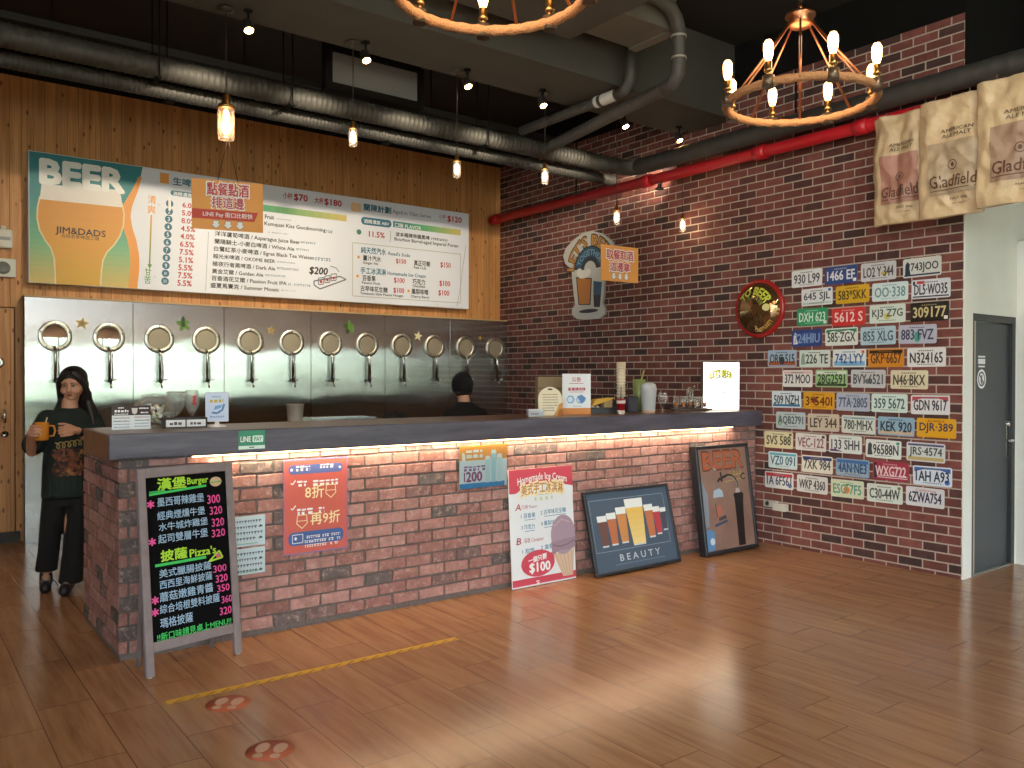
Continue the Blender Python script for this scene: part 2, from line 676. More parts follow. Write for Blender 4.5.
class Art:
    """flat print on a surface whose face is the local x-z plane, looking to -Y"""
    def __init__(s, surf=None, y=0.0, step=0.0006, disp=None):
        s.b = B()
        s.surf, s.y, s.step, s.disp = surf, y, step, disp

    def P(s, p):
        return s.surf(*p) if s.surf else p

    def v(s, x, z, k):
        y = s.y - s.step * (k + 1)
        if s.disp:
            y += s.disp(x, z)
        return (x, y, z)

    def poly(s, pts, m, k=0, raw=False):
        q = pts if raw else [s.P(p) for p in pts]
        s.n = getattr(s, 'n', 0) + 1          # ink over ink: each shape a hair above the one before
        e = 0.000022 * (s.n % 22)
        w = [s.v(x, z, k) for x, z in q]
        s.b.poly([(x, y - e, z) for x, y, z in w], m)

    def rect(s, a, c, m, k=0, n=1):
        """a = top left, c = bottom right"""
        (x0, z1), (x1, z0) = s.P(a), s.P(c)
        s.rectl(x0, z0, x1, z1, m, k, n)

    def rectl(s, x0, z0, x1, z1, m, k=0, n=1):
        for i in range(n):
            for j in range(n):
                xa, xb = x0 + (x1 - x0) * i / n, x0 + (x1 - x0) * (i + 1) / n
                za, zb = z0 + (z1 - z0) * j / n, z0 + (z1 - z0) * (j + 1) / n
                s.b.poly([s.v(xa, za, k), s.v(xb, za, k), s.v(xb, zb, k), s.v(xa, zb, k)], m)

    def round(s, a, c, m, k=0, rad=1.0):
        (x0, z1), (x1, z0) = s.P(a), s.P(c)
        s.roundl(x0, z0, x1, z1, m, k, rad)

    def roundl(s, x0, z0, x1, z1, m, k=0, rad=1.0):
        r = min(abs(x1 - x0), abs(z1 - z0)) / 2 * rad
        pts = []
        for cx, cz, a0 in ((x1 - r, z1 - r, 0), (x0 + r, z1 - r, 90), (x0 + r, z0 + r, 180), (x1 - r, z0 + r, 270)):
            for t in range(0, 91, 18):
                a = math.radians(a0 + t)
                pts.append((cx + r * math.cos(a), cz + r * math.sin(a)))
        s.poly(pts, m, k, True)

    def disc(s, c, rx, rz, m, k=0, n=24, local=False):
        x, z = c if local else s.P(c)
        s.poly([(x + rx * math.cos(2 * PI * i / n), z + rz * math.sin(2 * PI * i / n)) for i in range(n)], m, k, True)

    def ringl(s, x, z, r0, r1, m, k=0, n=28, a0=0, a1=360, sx=1.0):
        for i in range(n):
            a, b = math.radians(a0 + (a1 - a0) * i / n), math.radians(a0 + (a1 - a0) * (i + 1) / n)
            s.poly([(x + sx * r0 * math.cos(a), z + r0 * math.sin(a)), (x + sx * r1 * math.cos(a), z + r1 * math.sin(a)),
                    (x + sx * r1 * math.cos(b), z + r1 * math.sin(b)), (x + sx * r0 * math.cos(b), z + r0 * math.sin(b))], m, k, True)

    def line(s, pts, w, m, k=0, local=False):
        q = [Vector(p if local else s.P(p)) for p in pts]
        for a, b in zip(q, q[1:]):
            d = (b - a)
            if d.length < 1e-6:
                continue
            n = Vector((-d.y, d.x)).normalized() * w / 2
            s.poly([tuple(a - n), tuple(b - n), tuple(b + n), tuple(a + n)], m, k, True)

    def text(s, t, a, c, m, k=1, bold=0.0, tilt=0.0):
        (x0, z1), (x1, z0) = s.P(a), s.P(c)
        bb = glyphs(t)[2]
        nat = (x1 - x0) * (bb[3] - bb[1]) / max(bb[2] - bb[0], 1e-6)
        hh = min(max(z1 - z0, 0.92 * nat), 1.35 * nat)
        zc = (z1 + z0) / 2
        z0, z1 = zc - hh / 2, zc + hh / 2
        s.textl(t, x0, z0, x1, z1, m, k, bold, tilt)

    def texth(s, t, u0, v0, v1, u1, m, k=1, bold=0.0, vr=None):
        """line of writing: v0, v1 are its top and bottom at its left end"""
        x0, z1 = s.P((u0, v0))
        z0 = s.P((u0, v1))[1]
        x1 = s.P((u1, (v0 + v1) / 2))[0]
        s.textl(t, x0, z0, x1, z1, m, k, bold)

    def textl(s, t, x0, z0, x1, z1, m, k=1, bold=0.0, tilt=0.0, fn=None):
        vs, fs, bb = glyphs(t)
        if not vs:
            return
        sx = (x1 - x0) / max(bb[2] - bb[0], 1e-6)
        sz = (z1 - z0) / max(bb[3] - bb[1], 1e-6)
        e = bold * 0.6 * sz
        offs = [(0, 0)] if bold < 0.012 else ([(-e, 0), (e, 0), (0, e), (0, -e)] if bold < 0.07 else [(0, 0)] + [(e * math.cos(j * PI / 4), e * math.sin(j * PI / 4)) for j in range(8)])
        for ci, (ox, oz) in enumerate(offs):
            q = []
            for x, y in vs:
                X, Z = (x - bb[0]) * sx, (y - bb[1]) * sz
                X, Z = x0 + X + tilt * Z + ox, z0 + Z + oz
                if fn:
                    X, Z = fn(X, Z)
                vx, vy, vz = s.v(X, Z, k)
                q.append(s.b.bm.verts.new((vx, vy - 0.00006 * ci, vz)))
            for f in fs:
                s.b.face([q[i] for i in f], m)

    def bars(s, a, c, n, m, k=1, gap=0.5, seed=1, dens=0.75):
        """n rows of small unreadable writing"""
        (x0, z1), (x1, z0) = s.P(a), s.P(c)
        rnd = random.Random(seed)
        h = (z1 - z0) / (n + (n - 1) * gap)
        for i in range(n):
            zt = z1 - i * h * (1 + gap)
            x = x0
            end = x1 if i < n - 1 else x0 + (x1 - x0) * rnd.uniform(0.6, 1)
            while x < end:
                w = h * rnd.uniform(0.5, 1.0)
                if rnd.random() < 0.88:
                    zc = zt - h * rnd.uniform(0.0, 0.15)
                    s.rectl(x, zt - h * 0.35, min(x + w, end), zc, m, k)
                    s.rectl(x + w * rnd.uniform(0, 0.3), zt - h, min(x + w * rnd.uniform(0.6, 1), end), zt - h * rnd.uniform(0.5, 0.6), m, k)
                x += w + h * 0.18

    def build(s, name, parent, label=None):
        o = s.b.build(name, parent, recalc=False)
        # every printed face looks to -Y
        me = o.data
        me.calc_loop_triangles()
        flip = [p.index for p in me.polygons if p.normal.y > 0]
        if flip:
            bm = bmesh.new()
            bm.from_mesh(me)
            bm.faces.ensure_lookup_table()
            bmesh.ops.reverse_faces(bm, faces=[bm.faces[i] for i in flip])
            bm.to_mesh(me)
            bm.free()
        if label:
            o['label'] = label
        return o


class Surf:
    """photo pixel -> local (x, z) on the plane local y = y0 of a placed thing"""
    def __init__(s, o, y0=0.0):
        mw = Matrix.LocRotScale(o.location, o.rotation_euler, o.scale)
        s.inv = mw.inverted()
        s.y0 = y0

    def __call__(s, u, v):
        c = s.inv @ CAM
        d = s.inv.to_3x3() @ ray(u, v)
        t = (s.y0 - c.y) / d.y
        p = c + d * t
        return (p.x, p.z)
# ================================================================ the setting
BLACK = M('131212', 0.85, spec=0.15)
GLASSW = glassware_mat()
BLACKC = M('211f1e', 0.85, name='black_ceiling_paint')
SOFF = M('44433f', 0.8, name='grey_soffit_paint', var=0.08, bscale=3)
WHITEW = M('e9eae3', 0.75, name='white_wall_paint', var=0.03, bscale=4)
PINE = pine_material()
WALLBRICK = brick_material('red_wall_brick', [(0.0, '43302f'), (0.18, '523533'), (0.26, '633a36'), (0.6, '74433d'), (1.0, '804d46')])
MORTAR = M('b8aa9c', 0.9, name='wall_mortar', bump=0.3, bscale=80, var=0.12)
BARBRICK = brick_material('worn_bar_brick', [(0.0, '5a5352'), (0.07, '6b605f'), (0.10, '8f645d'), (0.5, 'a1746d'), (1.0, 'b28882')], wear='c4a8a0', nscale=14, sc=38, bump=1.0)
BARMORTAR = M('6d6461', 0.95, name='grey_bar_mortar', bump=0.6, bscale=60, var=0.15)
GLASS = glass_mat('clear_glass', (0.95, 0.97, 0.96), 0.25, 0.03)
STEEL = steel_material()
CHROME = M('c9c9c6', 0.2, 1.0, name='chrome')
BRASS = M('b08d57', 0.3, 1.0, name='brass')
COPPER = M('a8704e', 0.35, 1.0, name='aged_copper')
DUCT = M('454441', 0.6, 0.25, name='painted_duct', var=0.15, bscale=12)
WHITE = M('eef0f2', 0.5)
PAPER = M('e8eef5', 0.6)
INK = M('22201f', 0.6)
RED = M('c4202c', 0.4, name='red_pipe_paint')

CZ = 4.6      # ceiling
TOPZ = 4.2    # top of brick and wood

b = B(); b.box((-4.2, -5.4, -0.1), (9.2, 9.0, 0), floor_material()); struct(b.build('floor'))
b = B(); b.box((-4.2, -5.4, CZ), (9.2, 9.0, CZ + 0.1), BLACKC); struct(b.build('ceiling'))


def brick_field(b, ax, plane, n, a0, a1, z0, z1, course, length, joint, off_even, off_odd, zc, depth, brick, rnd, gap=0.010, jit=0.0, dark=0.12, quoin=False):
    """bricks standing `depth` proud of plane (along n) ; ax 0: run along x, 1: run along y"""
    tl = b.bm.loops.layers.float_color.get('tint') or b.bm.loops.layers.float_color.new('tint')
    c0 = math.floor((z0 - zc) / course)
    c1 = math.ceil((z1 - zc) / course)
    for c in range(c0, c1):
        za, zb = max(z0, zc + c * course + gap / 2), min(z1, zc + (c + 1) * course - gap / 2)
        if zb - za < 0.006:
            continue
        o = off_odd if c % 2 else off_even
        k0 = math.floor((a0 - o) / length)
        k1 = math.ceil((a1 - o) / length)
        for k in range(k0, k1):
            p0, p1 = max(a0, o + k * length + gap / 2), min(a1, o + (k + 1) * length - gap / 2)
            if p1 - p0 < 0.012:
                continue
            d = depth + rnd.uniform(-jit, jit)
            j = lambda: rnd.uniform(-jit, jit)
            ch = 0.003
            t = rnd.random() * dark if rnd.random() < dark else dark + rnd.random() * (1 - dark)
            if quoin and p0 - a0 < 0.07:
                t = 0.04 if c % 2 else 0.4
            q = [(p0 + j(), za + j()), (p1 + j(), za + j()), (p1 + j(), zb + j()), (p0 + j(), zb + j())]
            inn = [(p0 + ch, za + ch), (p1 - ch, za + ch), (p1 - ch, zb - ch), (p0 + ch, zb - ch)]
            inn = [(i[0] + (a[0] - e[0]), i[1] + (a[1] - e[1])) for i, a, e in zip(inn, q, [(p0, za), (p1, za), (p1, zb), (p0, zb)])]
            def mk(pt, dd):
                v = [0, 0, pt[1]]
                v[ax] = pt[0]
                v[1 - ax] = plane + n * dd
                return b.bm.verts.new(v)
            V0 = [mk(x, 0) for x in q]
            V1 = [mk(x, d - ch) for x in q]
            V2 = [mk(x, d) for x in inn]
            fs = [b.face(V2, brick)]
            for i in range(4):
                fs.append(b.face([V0[i], V0[(i + 1) % 4], V1[(i + 1) % 4], V1[i]], brick))
                fs.append(b.face([V1[i], V1[(i + 1) % 4], V2[(i + 1) % 4], V2[i]], brick))
            for f in fs:
                if f:
                    for l in f.loops:
                        l[tl] = (t, t, t, 1)


rnd = random.Random(3)
b = B()
b.box((6.4, 2.905, 0), (6.6, 8.9, CZ), MORTAR)
brick_field(b, 1, 6.4, -1, 2.905, 8.7, 0.0, TOPZ, 0.0708, 0.1935, 0, 4.3587, 4.262, 0.031, 0.005, WALLBRICK, rnd, gap=0.011, jit=0.0006, dark=0.18)
b.box((6.385, 2.905, TOPZ), (6.4, 8.7, CZ), BLACK)
struct(b.build('wall_right', recalc=True))
b = B()
b.box((0.97, 8.7, 0), (6.4, 8.9, TOPZ), PINE)
b.box((-4.0, 8.7, 2.12), (0.97, 8.9, TOPZ), PINE)
b.box((-4.0, 8.7, 0), (0.06, 8.9, 2.12), PINE)
b.box((-4.0, 8.69, TOPZ), (6.4, 8.9, CZ), BLACK)
b.box((-4.0, 8.9, 0), (6.6, 8.95, CZ), BLACK)
struct(b.build('wall_back'))
# pine service door flush with the wood wall
b = B(); b.box((0.07, 8.705, 0.01), (0.96, 8.75, 2.11), PINE); d = struct(b.build('door_1'))
b = B(); b.lathe([(0.0, 0.0), (0.055, 0.0), (0.055, 0.012), (0.045, 0.02), (0.03, 0.018), (0.0, 0.018)], CHROME, (0.83, 8.705, 1.62), 'Y', 20); b.build('lock_plate', d)
b = B(); b.lathe([(0.0, 0.0), (0.022, 0.0), (0.022, 0.03), (0.03, 0.04), (0.03, 0.06), (0.0, 0.065)], CHROME, (0.88, 8.705, 0.98), 'Y', 14); b.tube([(0.88, 8.66, 1.2), (0.88, 8.64, 1.18), (0.88, 8.64, 1.08)], 0.012, CHROME); b.build('door_handle', d)
b = B(); b.box((-4.0, 8.66, 0), (1.0, 8.7, 0.10), M('2b211b', 0.5)); struct(b.build('baseboard_back'))
# white end wall with the dark door
FY = 2.895
DX0, DX1, DZ = 6.53, 7.28, 1.985
b = B()
b.box((6.392, FY, 0), (DX0, FY + 0.009, 3.40), WHITEW); b.box((6.602, FY + 0.009, 2.2), (7.2, 3.15, 3.40), WHITEW)
b.box((DX0, FY, DZ), (DX1, FY + 0.2, 3.40), WHITEW)
b.box((DX1, FY, 0), (9.0, FY + 0.2, 3.40), WHITEW)
b.box((6.392, FY, 3.40), (9.0, FY + 0.009, CZ), BLACK)
struct(b.build('wall_front'))
b = B(); b.box((DX1 + 0.01, 1.9, 0), (7.45, FY, 2.60), WHITEW); struct(b.build('wall_side'))
DOORM = M('43484c', 0.45, name='charcoal_door', var=0.05)
DFR = M('2f3334', 0.5)
b = B()
b.box((DX0, FY + 0.003, 0), (DX0 + 0.03, FY + 0.10, DZ), DFR); b.box((DX1 - 0.06, FY + 0.003, 0), (DX1, FY + 0.10, DZ), DFR); b.box((DX0 + 0.03, FY + 0.003, DZ - 0.055), (DX1 - 0.06, FY + 0.10, DZ), DFR)
dj = struct(b.build('door_2'))
LY = FY + 0.03
b = B(); b.box((DX0 + 0.034, LY, 0.012), (DX1 - 0.064, LY + 0.04, DZ - 0.06), DOORM, 0.003); dl = b.build('door_leaf', dj)
hp_ = ony(1007, 440, LY)
b = B(); b.box((hp_.x - 0.03, LY - 0.006, hp_.z - 0.13), (hp_.x + 0.03, LY, hp_.z + 0.16), CHROME, 0.003)
b.tube([(hp_.x, LY, hp_.z), (hp_.x, LY - 0.045, hp_.z), (hp_.x - 0.08, LY - 0.055, hp_.z)], 0.011, CHROME); b.lathe([(0, 0), (0.022, 0), (0.022, 0.02), (0.0, 0.024)], CHROME, (hp_.x, LY, hp_.z + 0.13), 'Y', 14)
b.build('door_handle', dl)
a = Art(None, LY)
n_ = ony(981.5, 379, LY); x, z = n_.x, n_.z
a.rectl(x - 0.06, z + 0.165, x + 0.06, z + 0.178, WHITE); a.rectl(x - 0.06, z + 0.115, x + 0.06, z + 0.155, WHITE); a.rectl(x - 0.055, z + 0.09, x + 0.055, z + 0.102, WHITE)
a.ringl(x, z, 0.057, 0.075, WHITE, 0, 24)
a.disc((x, z), 0.045, 0.045, WHITE, 0, local=True)
a.line([(x + 0.005, z + 0.03), (x - 0.01, z - 0.01), (x + 0.01, z - 0.04)], 0.018, DOORM, 1, True)
a.line([(x - 0.045, z + 0.04), (x + 0.045, z - 0.04)], 0.012, DOORM, 1, True)
a.build('door_notice', dl)
b = B(); b.box((DX0 + 0.03, FY + 0.004, 0), (DX1 - 0.06, FY + 0.10, 0.012), M('b9bcb8', 0.3, 0.8)); struct(b.build('trim_1'))
# soffits under the ceiling
b = B(); b.box((-4.0, 4.98, 3.91), (6.38, 5.62, CZ), SOFF); struct(b.build('beam_back'))
b = B(); b.box((-4.0, 3.75, 4.0), (4.08, 4.68, CZ), SOFF); struct(b.build('beam_front'))
# left wall and the glazed front of the room
b = B(); b.box((-4.2, 0.25, 0), (-4.0, 8.9, CZ), pine_material('side_pine', 0.093, 'Y', 0.8)); struct(b.build('wall_left'))
b = B(); b.box((9.0, -5.2, 0), (9.2, 2.895, CZ), WHITEW); struct(b.build('added_block_wall'))  # unseen wall added to keep daylight off the right-hand floor
FRD = M('3a3734', 0.5)
GZ0, GZ1, SPL = 0.95, 2.25, -0.6
b = B()
b.box((SPL, -5.4, 0), (9.2, -5.2, GZ0 - 0.25), M('c29a78', 0.6)); b.box((SPL, -5.4, GZ1), (9.2, -5.2, CZ), M('b8937a', 0.7))
b.box((-4.2, -5.4, 4.35), (SPL, -5.2, CZ), M('7d6a59', 0.7))
struct(b.build('wall_street'))
b = B()
b.box((SPL, -5.42, GZ0 - 0.25), (9.0, -5.15, GZ0), FRD)
x = SPL
while x < 9.0:
    b.box((x - 0.06, -5.4, GZ0), (x + 0.06, -5.25, GZ1), FRD); x += 2.15
wf = struct(b.build('window_1'))
b = B(); b.box((SPL, -5.33, GZ0), (9.0, -5.322, GZ1), GLASS); b.build('pane', wf)
b = B()
for x in (-4.0, -2.3, SPL): b.box((x - 0.05, -5.38, 0), (x + 0.05, -5.26, 4.35), FRD)
for z in (0.05, 2.4, 4.3): b.box((-4.0, -5.38, z - 0.04), (SPL, -5.26, z + 0.04), FRD)
wf = struct(b.build('added_window_2'))  # unseen tall glazing, added to let in more daylight
b = B(); b.box((-4.0, -5.33, 0.05), (SPL, -5.322, 4.3), GLASS); b.build('pane', wf)
b = B()
for y in (-5.2, -3.4, -1.6, 0.2): b.box((-4.15, y - 0.05, 0), (-4.03, y + 0.05, 4.35), FRD)
for z in (0.05, 2.4, 4.3): b.box((-4.15, -5.2, z - 0.04), (-4.03, 0.2, z + 0.04), FRD)
wf = struct(b.build('added_window_3'))  # unseen side glazing behind the camera, added for extra daylight
b = B(); b.box((-4.1, -5.2, 0.05), (-4.092, 0.2, 4.3), GLASS); b.build('pane', wf)
# outdoors, seen in the steel
b = B(); b.box((-40, -45, -0.25), (60, -5.45, -0.12), M('a6b09a', 0.9, name='lawn')); struct(b.build('ground'))
b = B(); b.box((9.25, -5.4, -0.25), (60, 40, -0.12), M('9a9a90', 0.9)); struct(b.build('ground_side'))
GR = M('b9c2b4', 0.9, name='hedge_leaves', var=0.35, bscale=3)
r2 = random.Random(5)
b = B()
for i in range(60):
    cx = -30 + i * 1.4
    b.ell((cx, -26 + r2.uniform(-1, 1), 1.2), (1.3, 1.2, r2.uniform(1.6, 2.6)), GR, 10, 7)
hd = b.build('hedge')
tag(hd, 'clipped green hedge along the lawn outside the front windows', 'hedge')
# ================================================================ bar counter
rb = random.Random(11)
b = B()
b.box((1.0, 4.73, 0), (6.385, 5.66, 1.06), BARMORTAR)
brick_field(b, 0, 4.73, -1, 0.992, 6.37, 0.025, 1.055, 0.0755, 0.197, 0, 1.04, 1.1385, 0.03, 0.009, BARBRICK, rb, gap=0.012, jit=0.003, dark=0.10, quoin=True)
brick_field(b, 1, 1.0, -1, 4.722, 5.66, 0.025, 1.055, 0.0755, 0.197, 0, 4.722, 4.82, 0.03, 0.009, BARBRICK, rb, gap=0.010, jit=0.0025, dark=0.10)
bar = b.build('bar_counter')
tag(bar, 'long bar counter clad in worn red brick', 'counter')
SLAB = M('3b3a44', 0.33, name='dark_stained_worktop', var=0.25, bscale=5, bump=0.15)
m, nt, bs = nodemat('sky_tinted_worktop')
tc = N(nt, 'ShaderNodeTexCoord'); mp = N(nt, 'ShaderNodeMapping'); mp.inputs['Scale'].default_value = (1.2, 9, 9)
nt.links.new(tc.outputs['Object'], mp.inputs['Vector'])
n1 = N(nt, 'ShaderNodeTexNoise', Scale=2.0, Detail=6, Roughness=0.6)
nt.links.new(mp.outputs[0], n1.inputs['Vector'])
rr = ramp(nt, [(0.25, '3c3a45'), (0.55, '565361'), (0.8, '6b6672')])  # blue of the reflected sky put into the wood colour
nt.links.new(n1.outputs['Fac'], rr.inputs[0]); nt.links.new(rr.outputs[0], bs.inputs['Base Color'])
bs.inputs['Roughness'].default_value = 0.28
bp = N(nt, 'ShaderNodeBump', Strength=0.3, Distance=0.004); nt.links.new(n1.outputs['Fac'], bp.inputs['Height']); nt.links.new(bp.outputs[0], bs.inputs['Normal'])
SLAB = m
b = B(); b.box((0.93, 4.655, 1.064), (6.385, 5.32, 1.20), SLAB, 0.014, 3)
BROWNW = SLAB.copy(); BROWNW.name = 'brown_stained_planks'
for nd in BROWNW.node_tree.nodes:
    if nd.type == 'VALTORGB':
        for e_, c_ in zip(nd.color_ramp.elements, ('4a3022', '6e4a36', '8a6146')): e_.color = lin(c_)
for f in b.bm.faces:
    f.normal_update()
    if f.normal.z > 0.8 or f.normal.x < -0.8: f.material_index = b.mi(BROWNW)  # same wood: front keeps the sky tint, end's brown imitates the reflected interior
top = tag(b.build('countertop'), 'thick dark stained wooden worktop running along the brick bar', 'worktop')
LED = M('ffd9a0', 0.5, 0, 8.0, name='warm_led')
b = B(); b.box((1.36, 4.683, 1.0625), (6.0, 4.70, 1.0645), M('d8d4c8', 0.5)); b.box((1.36, 4.684, 1.0565), (6.0, 4.698, 1.0625), LED)
led = tag(b.build('led_strip'), 'glowing warm light strip fixed under the front edge of the worktop', 'light strip')
for i in range(4):
    lamp('led_glow', 'AREA', (2.02 + i * 1.14, 4.69, 1.05), 2.6, (1.0, 0.76, 0.50), parent=led, shape='RECTANGLE', size=1.14, size_y=0.02)

# ================================================================ steel tap wall
st = thing('steel_tap_wall', 'brushed stainless steel wall behind the bar, holding the taps', 'cladding', (0, 8.53, 0))
seams = [1.02, 1.923, 2.787, 3.725, 4.629, 5.517, 6.385]
for i in range(6):
    b = B(); b.box((seams[i] + 0.002, 0, 0.0), (seams[i + 1] - 0.002, 0.02, 2.205), STEEL, 0.0015, 1)
    so = b.build('steel_sheet', st)
    uv = so.data.uv_layers.new(name='brush')
    for lp in so.data.loops:
        co = so.data.vertices[lp.vertex_index].co
        uv.data[lp.index].uv = (co.x, co.z)
b = B(); b.box((1.03, 0.021, 0), (6.384, 0.169, 2.20), M('6f6a62', 0.5, 0.7)); b.box((1.02, 0.0, 2.206), (6.385, 0.169, 2.222), M('b59a72', 0.5)); b.build('backing_frame', st)

FLANGE = M('d5d2c8', 0.32, 1.0, name='satin_flange')
MIRROR = M('a59c8a', 0.35, 0.35, name='porthole_plate')
DKNOB = M('25211f', 0.35)
tap_words = ['at the left end above the woman', 'second from the left', 'third from the left', 'fourth from the left', 'fifth from the left', 'sixth from the left',
             'sixth from the right', 'fifth from the right', 'fourth from the right', 'third from the right', 'second from the right, above the capped worker', 'at the right end beside the brick wall']


def make_tap():
    t = thing('beer_tap', 'x', 'beer tap', (0, 8.53, 1.862), group='beer taps on the steel wall')
    b = B()
    b.lathe([(0.098, 0.0), (0.14, 0.0), (0.14, 0.010), (0.134, 0.016), (0.106, 0.016), (0.098, 0.012), (0.098, 0.0)], FLANGE, (0, 0, 0), 'Y', 40, cap=False)
    fl = b.build('porthole_flange', t)
    for k in range(5):
        a = PI / 2 + k * 2 * PI / 5
        b = B(); b.lathe([(0.0, 0.0), (0.007, 0.0), (0.007, 0.004), (0.004, 0.006), (0.0, 0.006)], M('6b675f', 0.3, 1.0), (0.12 * math.cos(a), -0.016, 0.12 * math.sin(a)), 'Y', 8); b.build('bolt', fl)
    b = B(); b.lathe([(0.0985, 0.006), (0.08, 0.0068), (0.05, 0.0075), (0.02, 0.008), (0.0, 0.008)], MIRROR, (0, 0, 0), 'Y', 32, cap=False); b.build('porthole_plate', t)
    b = B()
    b.tube([(-0.006, -0.02, -0.10), (-0.006, -0.05, -0.12), (-0.006, -0.06, -0.16), (-0.006, -0.06, -0.40)], 0.013, CHROME, 12)
    b.tube([(0.024, -0.02, -0.11), (0.024, -0.04, -0.13), (0.024, -0.045, -0.40)], 0.006, CHROME, 8)
    b.build('beer_line', t)
    b = B(); b.ell((-0.002, -0.065, -0.405), (0.022, 0.024, 0.024), DKNOB, 12, 8); b.tube([(-0.002, -0.065, -0.41), (0.0, -0.09, -0.43), (0.0, -0.10, -0.475)], [0.012, 0.011, 0.009], CHROME, 10); b.build('faucet', t)
    b = B(); b.tube([(0.0, -0.075, -0.40), (0.03, -0.085, -0.398), (0.05, -0.09, -0.392)], [0.006, 0.007, 0.010], M('e8e6df', 0.4), 8); b.build('tap_handle', t)
    return t


t0 = make_tap()
for i in range(12):
    x = 1.262 + 0.4483 * i
    lab = 'round porthole beer tap on the steel wall, ' + tap_words[i]
    if i == 0:
        t0.location = (x, 8.53, 1.862); t0['label'] = lab
    else:
        if i == 2:
            t0.location = (x, 8.53, 1.862); t0['label'] = lab
        else:
            dup(t0, (x, 8.53, 1.862), label=lab)
    if i == 1:      # the first two panes are clean mirrors
        CLEAN = M('b4b4ae', 0.04, 1.0, name='clean_porthole_glass')
        for r_ in [q for q in COL.objects if q.name.startswith('beer_tap')]:
            for c_ in r_.children:
                if c_.name.startswith('porthole_plate'):
                    c_.data = c_.data.copy(); c_.data.materials[0] = CLEAN
        t0 = make_tap(); t0.location = (0, 8.53, 1.862); proto = t0


# wall decals between the portholes
def star_pts(x, z, r0, r1, n=5, a0=90):
    return [(x + (r0 if i % 2 == 0 else r1) * math.cos(math.radians(a0 + i * 180 / n)), z + (r0 if i % 2 == 0 else r1) * math.sin(math.radians(a0 + i * 180 / n))) for i in range(2 * n)]


GOLD = M('c7a24a', 0.4, 0.3); HOP = M('5d8a35', 0.6); HOPD = M('2f4f22', 0.6); CREAMS = M('e4d9b4', 0.5)
for i, (x, z, kind, lab) in enumerate([(1.484, 1.985, 's', 'tan star decal between the first two portholes'), (2.384, 2.01, 'h', 'left one of the two green hop leaf decals on the steel wall'),
                                       (3.279, 1.985, 's', 'small gold star decal after the fifth porthole'), (4.176, 2.045, 'h', 'right one of the two green hop leaf decals on the steel wall'),
                                       (5.068, 1.98, 'c', 'cream star decal between the ninth and tenth portholes'), (5.962, 1.984, 'g', 'tiny gold star decal before the last porthole')]):
    b = B()
    if kind == 'h':
        for k, (dx, dz, a) in enumerate(((-0.03, 0.012, 150), (0.03, 0.02, 30), (0.0, 0.045, 90), (-0.012, -0.03, 250), (0.032, -0.025, 320), (0.0, 0.0, 90))):
            c, s_ = math.cos(math.radians(a)), math.sin(math.radians(a))
            pts = [(x + dx + c * p - s_ * q, z + dz + s_ * p + c * q) for p, q in ((-0.028, 0), (-0.013, 0.019), (0.013, 0.019), (0.04, 0), (0.013, -0.019), (-0.013, -0.019))]
            b.prism(pts, 8.53 - 0.002 - 0.001 * k, 8.53, HOP if (k + i) % 3 else HOPD)
    else:
        r = {'s': 0.06 if i == 0 else 0.05, 'c': 0.06, 'g': 0.03}[kind]
        col = {'s': GOLD, 'c': CREAMS, 'g': GOLD}[kind]
        b.prism(star_pts(x, z, r, r * 0.45, 5, 80), 8.526, 8.53, col)
        if kind == 's':
            b.prism(star_pts(x, z, r * 0.6, r * 0.25, 5, 80), 8.524, 8.53, M('8a7d62', 0.5))
    tag(b.build('hop_decal' if kind == 'h' else 'star_decal'), lab, 'decal', 'decals on the steel wall')
# ================================================================ menu board on the wood wall
def mixc(a, b_, t):
    a = a.lstrip('#'); b_ = b_.lstrip('#')
    return ''.join('%02x' % round(int(a[i:i + 2], 16) * (1 - t) + int(b_[i:i + 2], 16) * t) for i in (0, 2, 4))


def grad(stops, t):
    for (p0, c0), (p1, c1) in zip(stops, stops[1:]):
        if t <= p1:
            return mixc(c0, c1, (t - p0) / max(p1 - p0, 1e-6))
    return stops[-1][1]


TEAL = M('2f6f8c', 0.5); TEALG = M('1f8a86', 0.5); REDT = M('b5303c', 0.5); NAVY = M('2a3f56', 0.5); ORANGE = M('e8a04c', 0.5)
b = B(); b.box((0, 0, 0), (4.77, 0.11, 1.187), M('c9ccd2', 0.5), 0.004, 1)
b.box((0.004, -0.0015, 0.004), (4.766, 0.0, 1.183), M('e3e8f6', 0.45))
menu = tag(b.build('menu_board', loc=(1.06, 8.585, 2.338)), 'long white menu board with a big beer glass on teal, above the steel tap wall', 'menu board')
sf = Surf(menu, -0.0015)
a = Art(sf, -0.0015)
edge = [(143, 166), (141, 175), (137, 190), (131, 205), (129, 215), (131, 228), (135, 240), (138, 256), (138, 270), (136, 287)]
EL = [sf(*p) for p in edge]
def edge_x(z):
    for (x0, z0), (x1, z1) in zip(EL, EL[1:]):
        if z <= z0 and z >= z1:
            return x0 + (x1 - x0) * (z0 - z) / (z0 - z1)
    return EL[0][0] if z > EL[0][1] else EL[-1][0]
GS = [(0, '1f7f8c'), (0.3, '2f8f94'), (0.65, '6fb48a'), (0.85, 'b4b877'), (1, 'd6b86a')]
nst = 24
for i in range(nst):
    z1 = 1.18 - 1.175 * i / nst; z0 = 1.18 - 1.175 * (i + 1) / nst
    a.poly([(0.008, z0), (edge_x(z0), z0), (edge_x(z1), z1), (0.008, z1)], M(grad(GS, i / nst), 0.45), 0, True)
    w0, w1 = 0.07 * min(1, i / 8), 0.07 * min(1, (i + 1) / 8)
    if i > 1:
        a.poly([(edge_x(z0) - w1, z0), (edge_x(z0) + 0.012, z0), (edge_x(z1) + 0.012, z1), (edge_x(z1) - w0, z1)], M('e79a45', 0.45), 1, True)
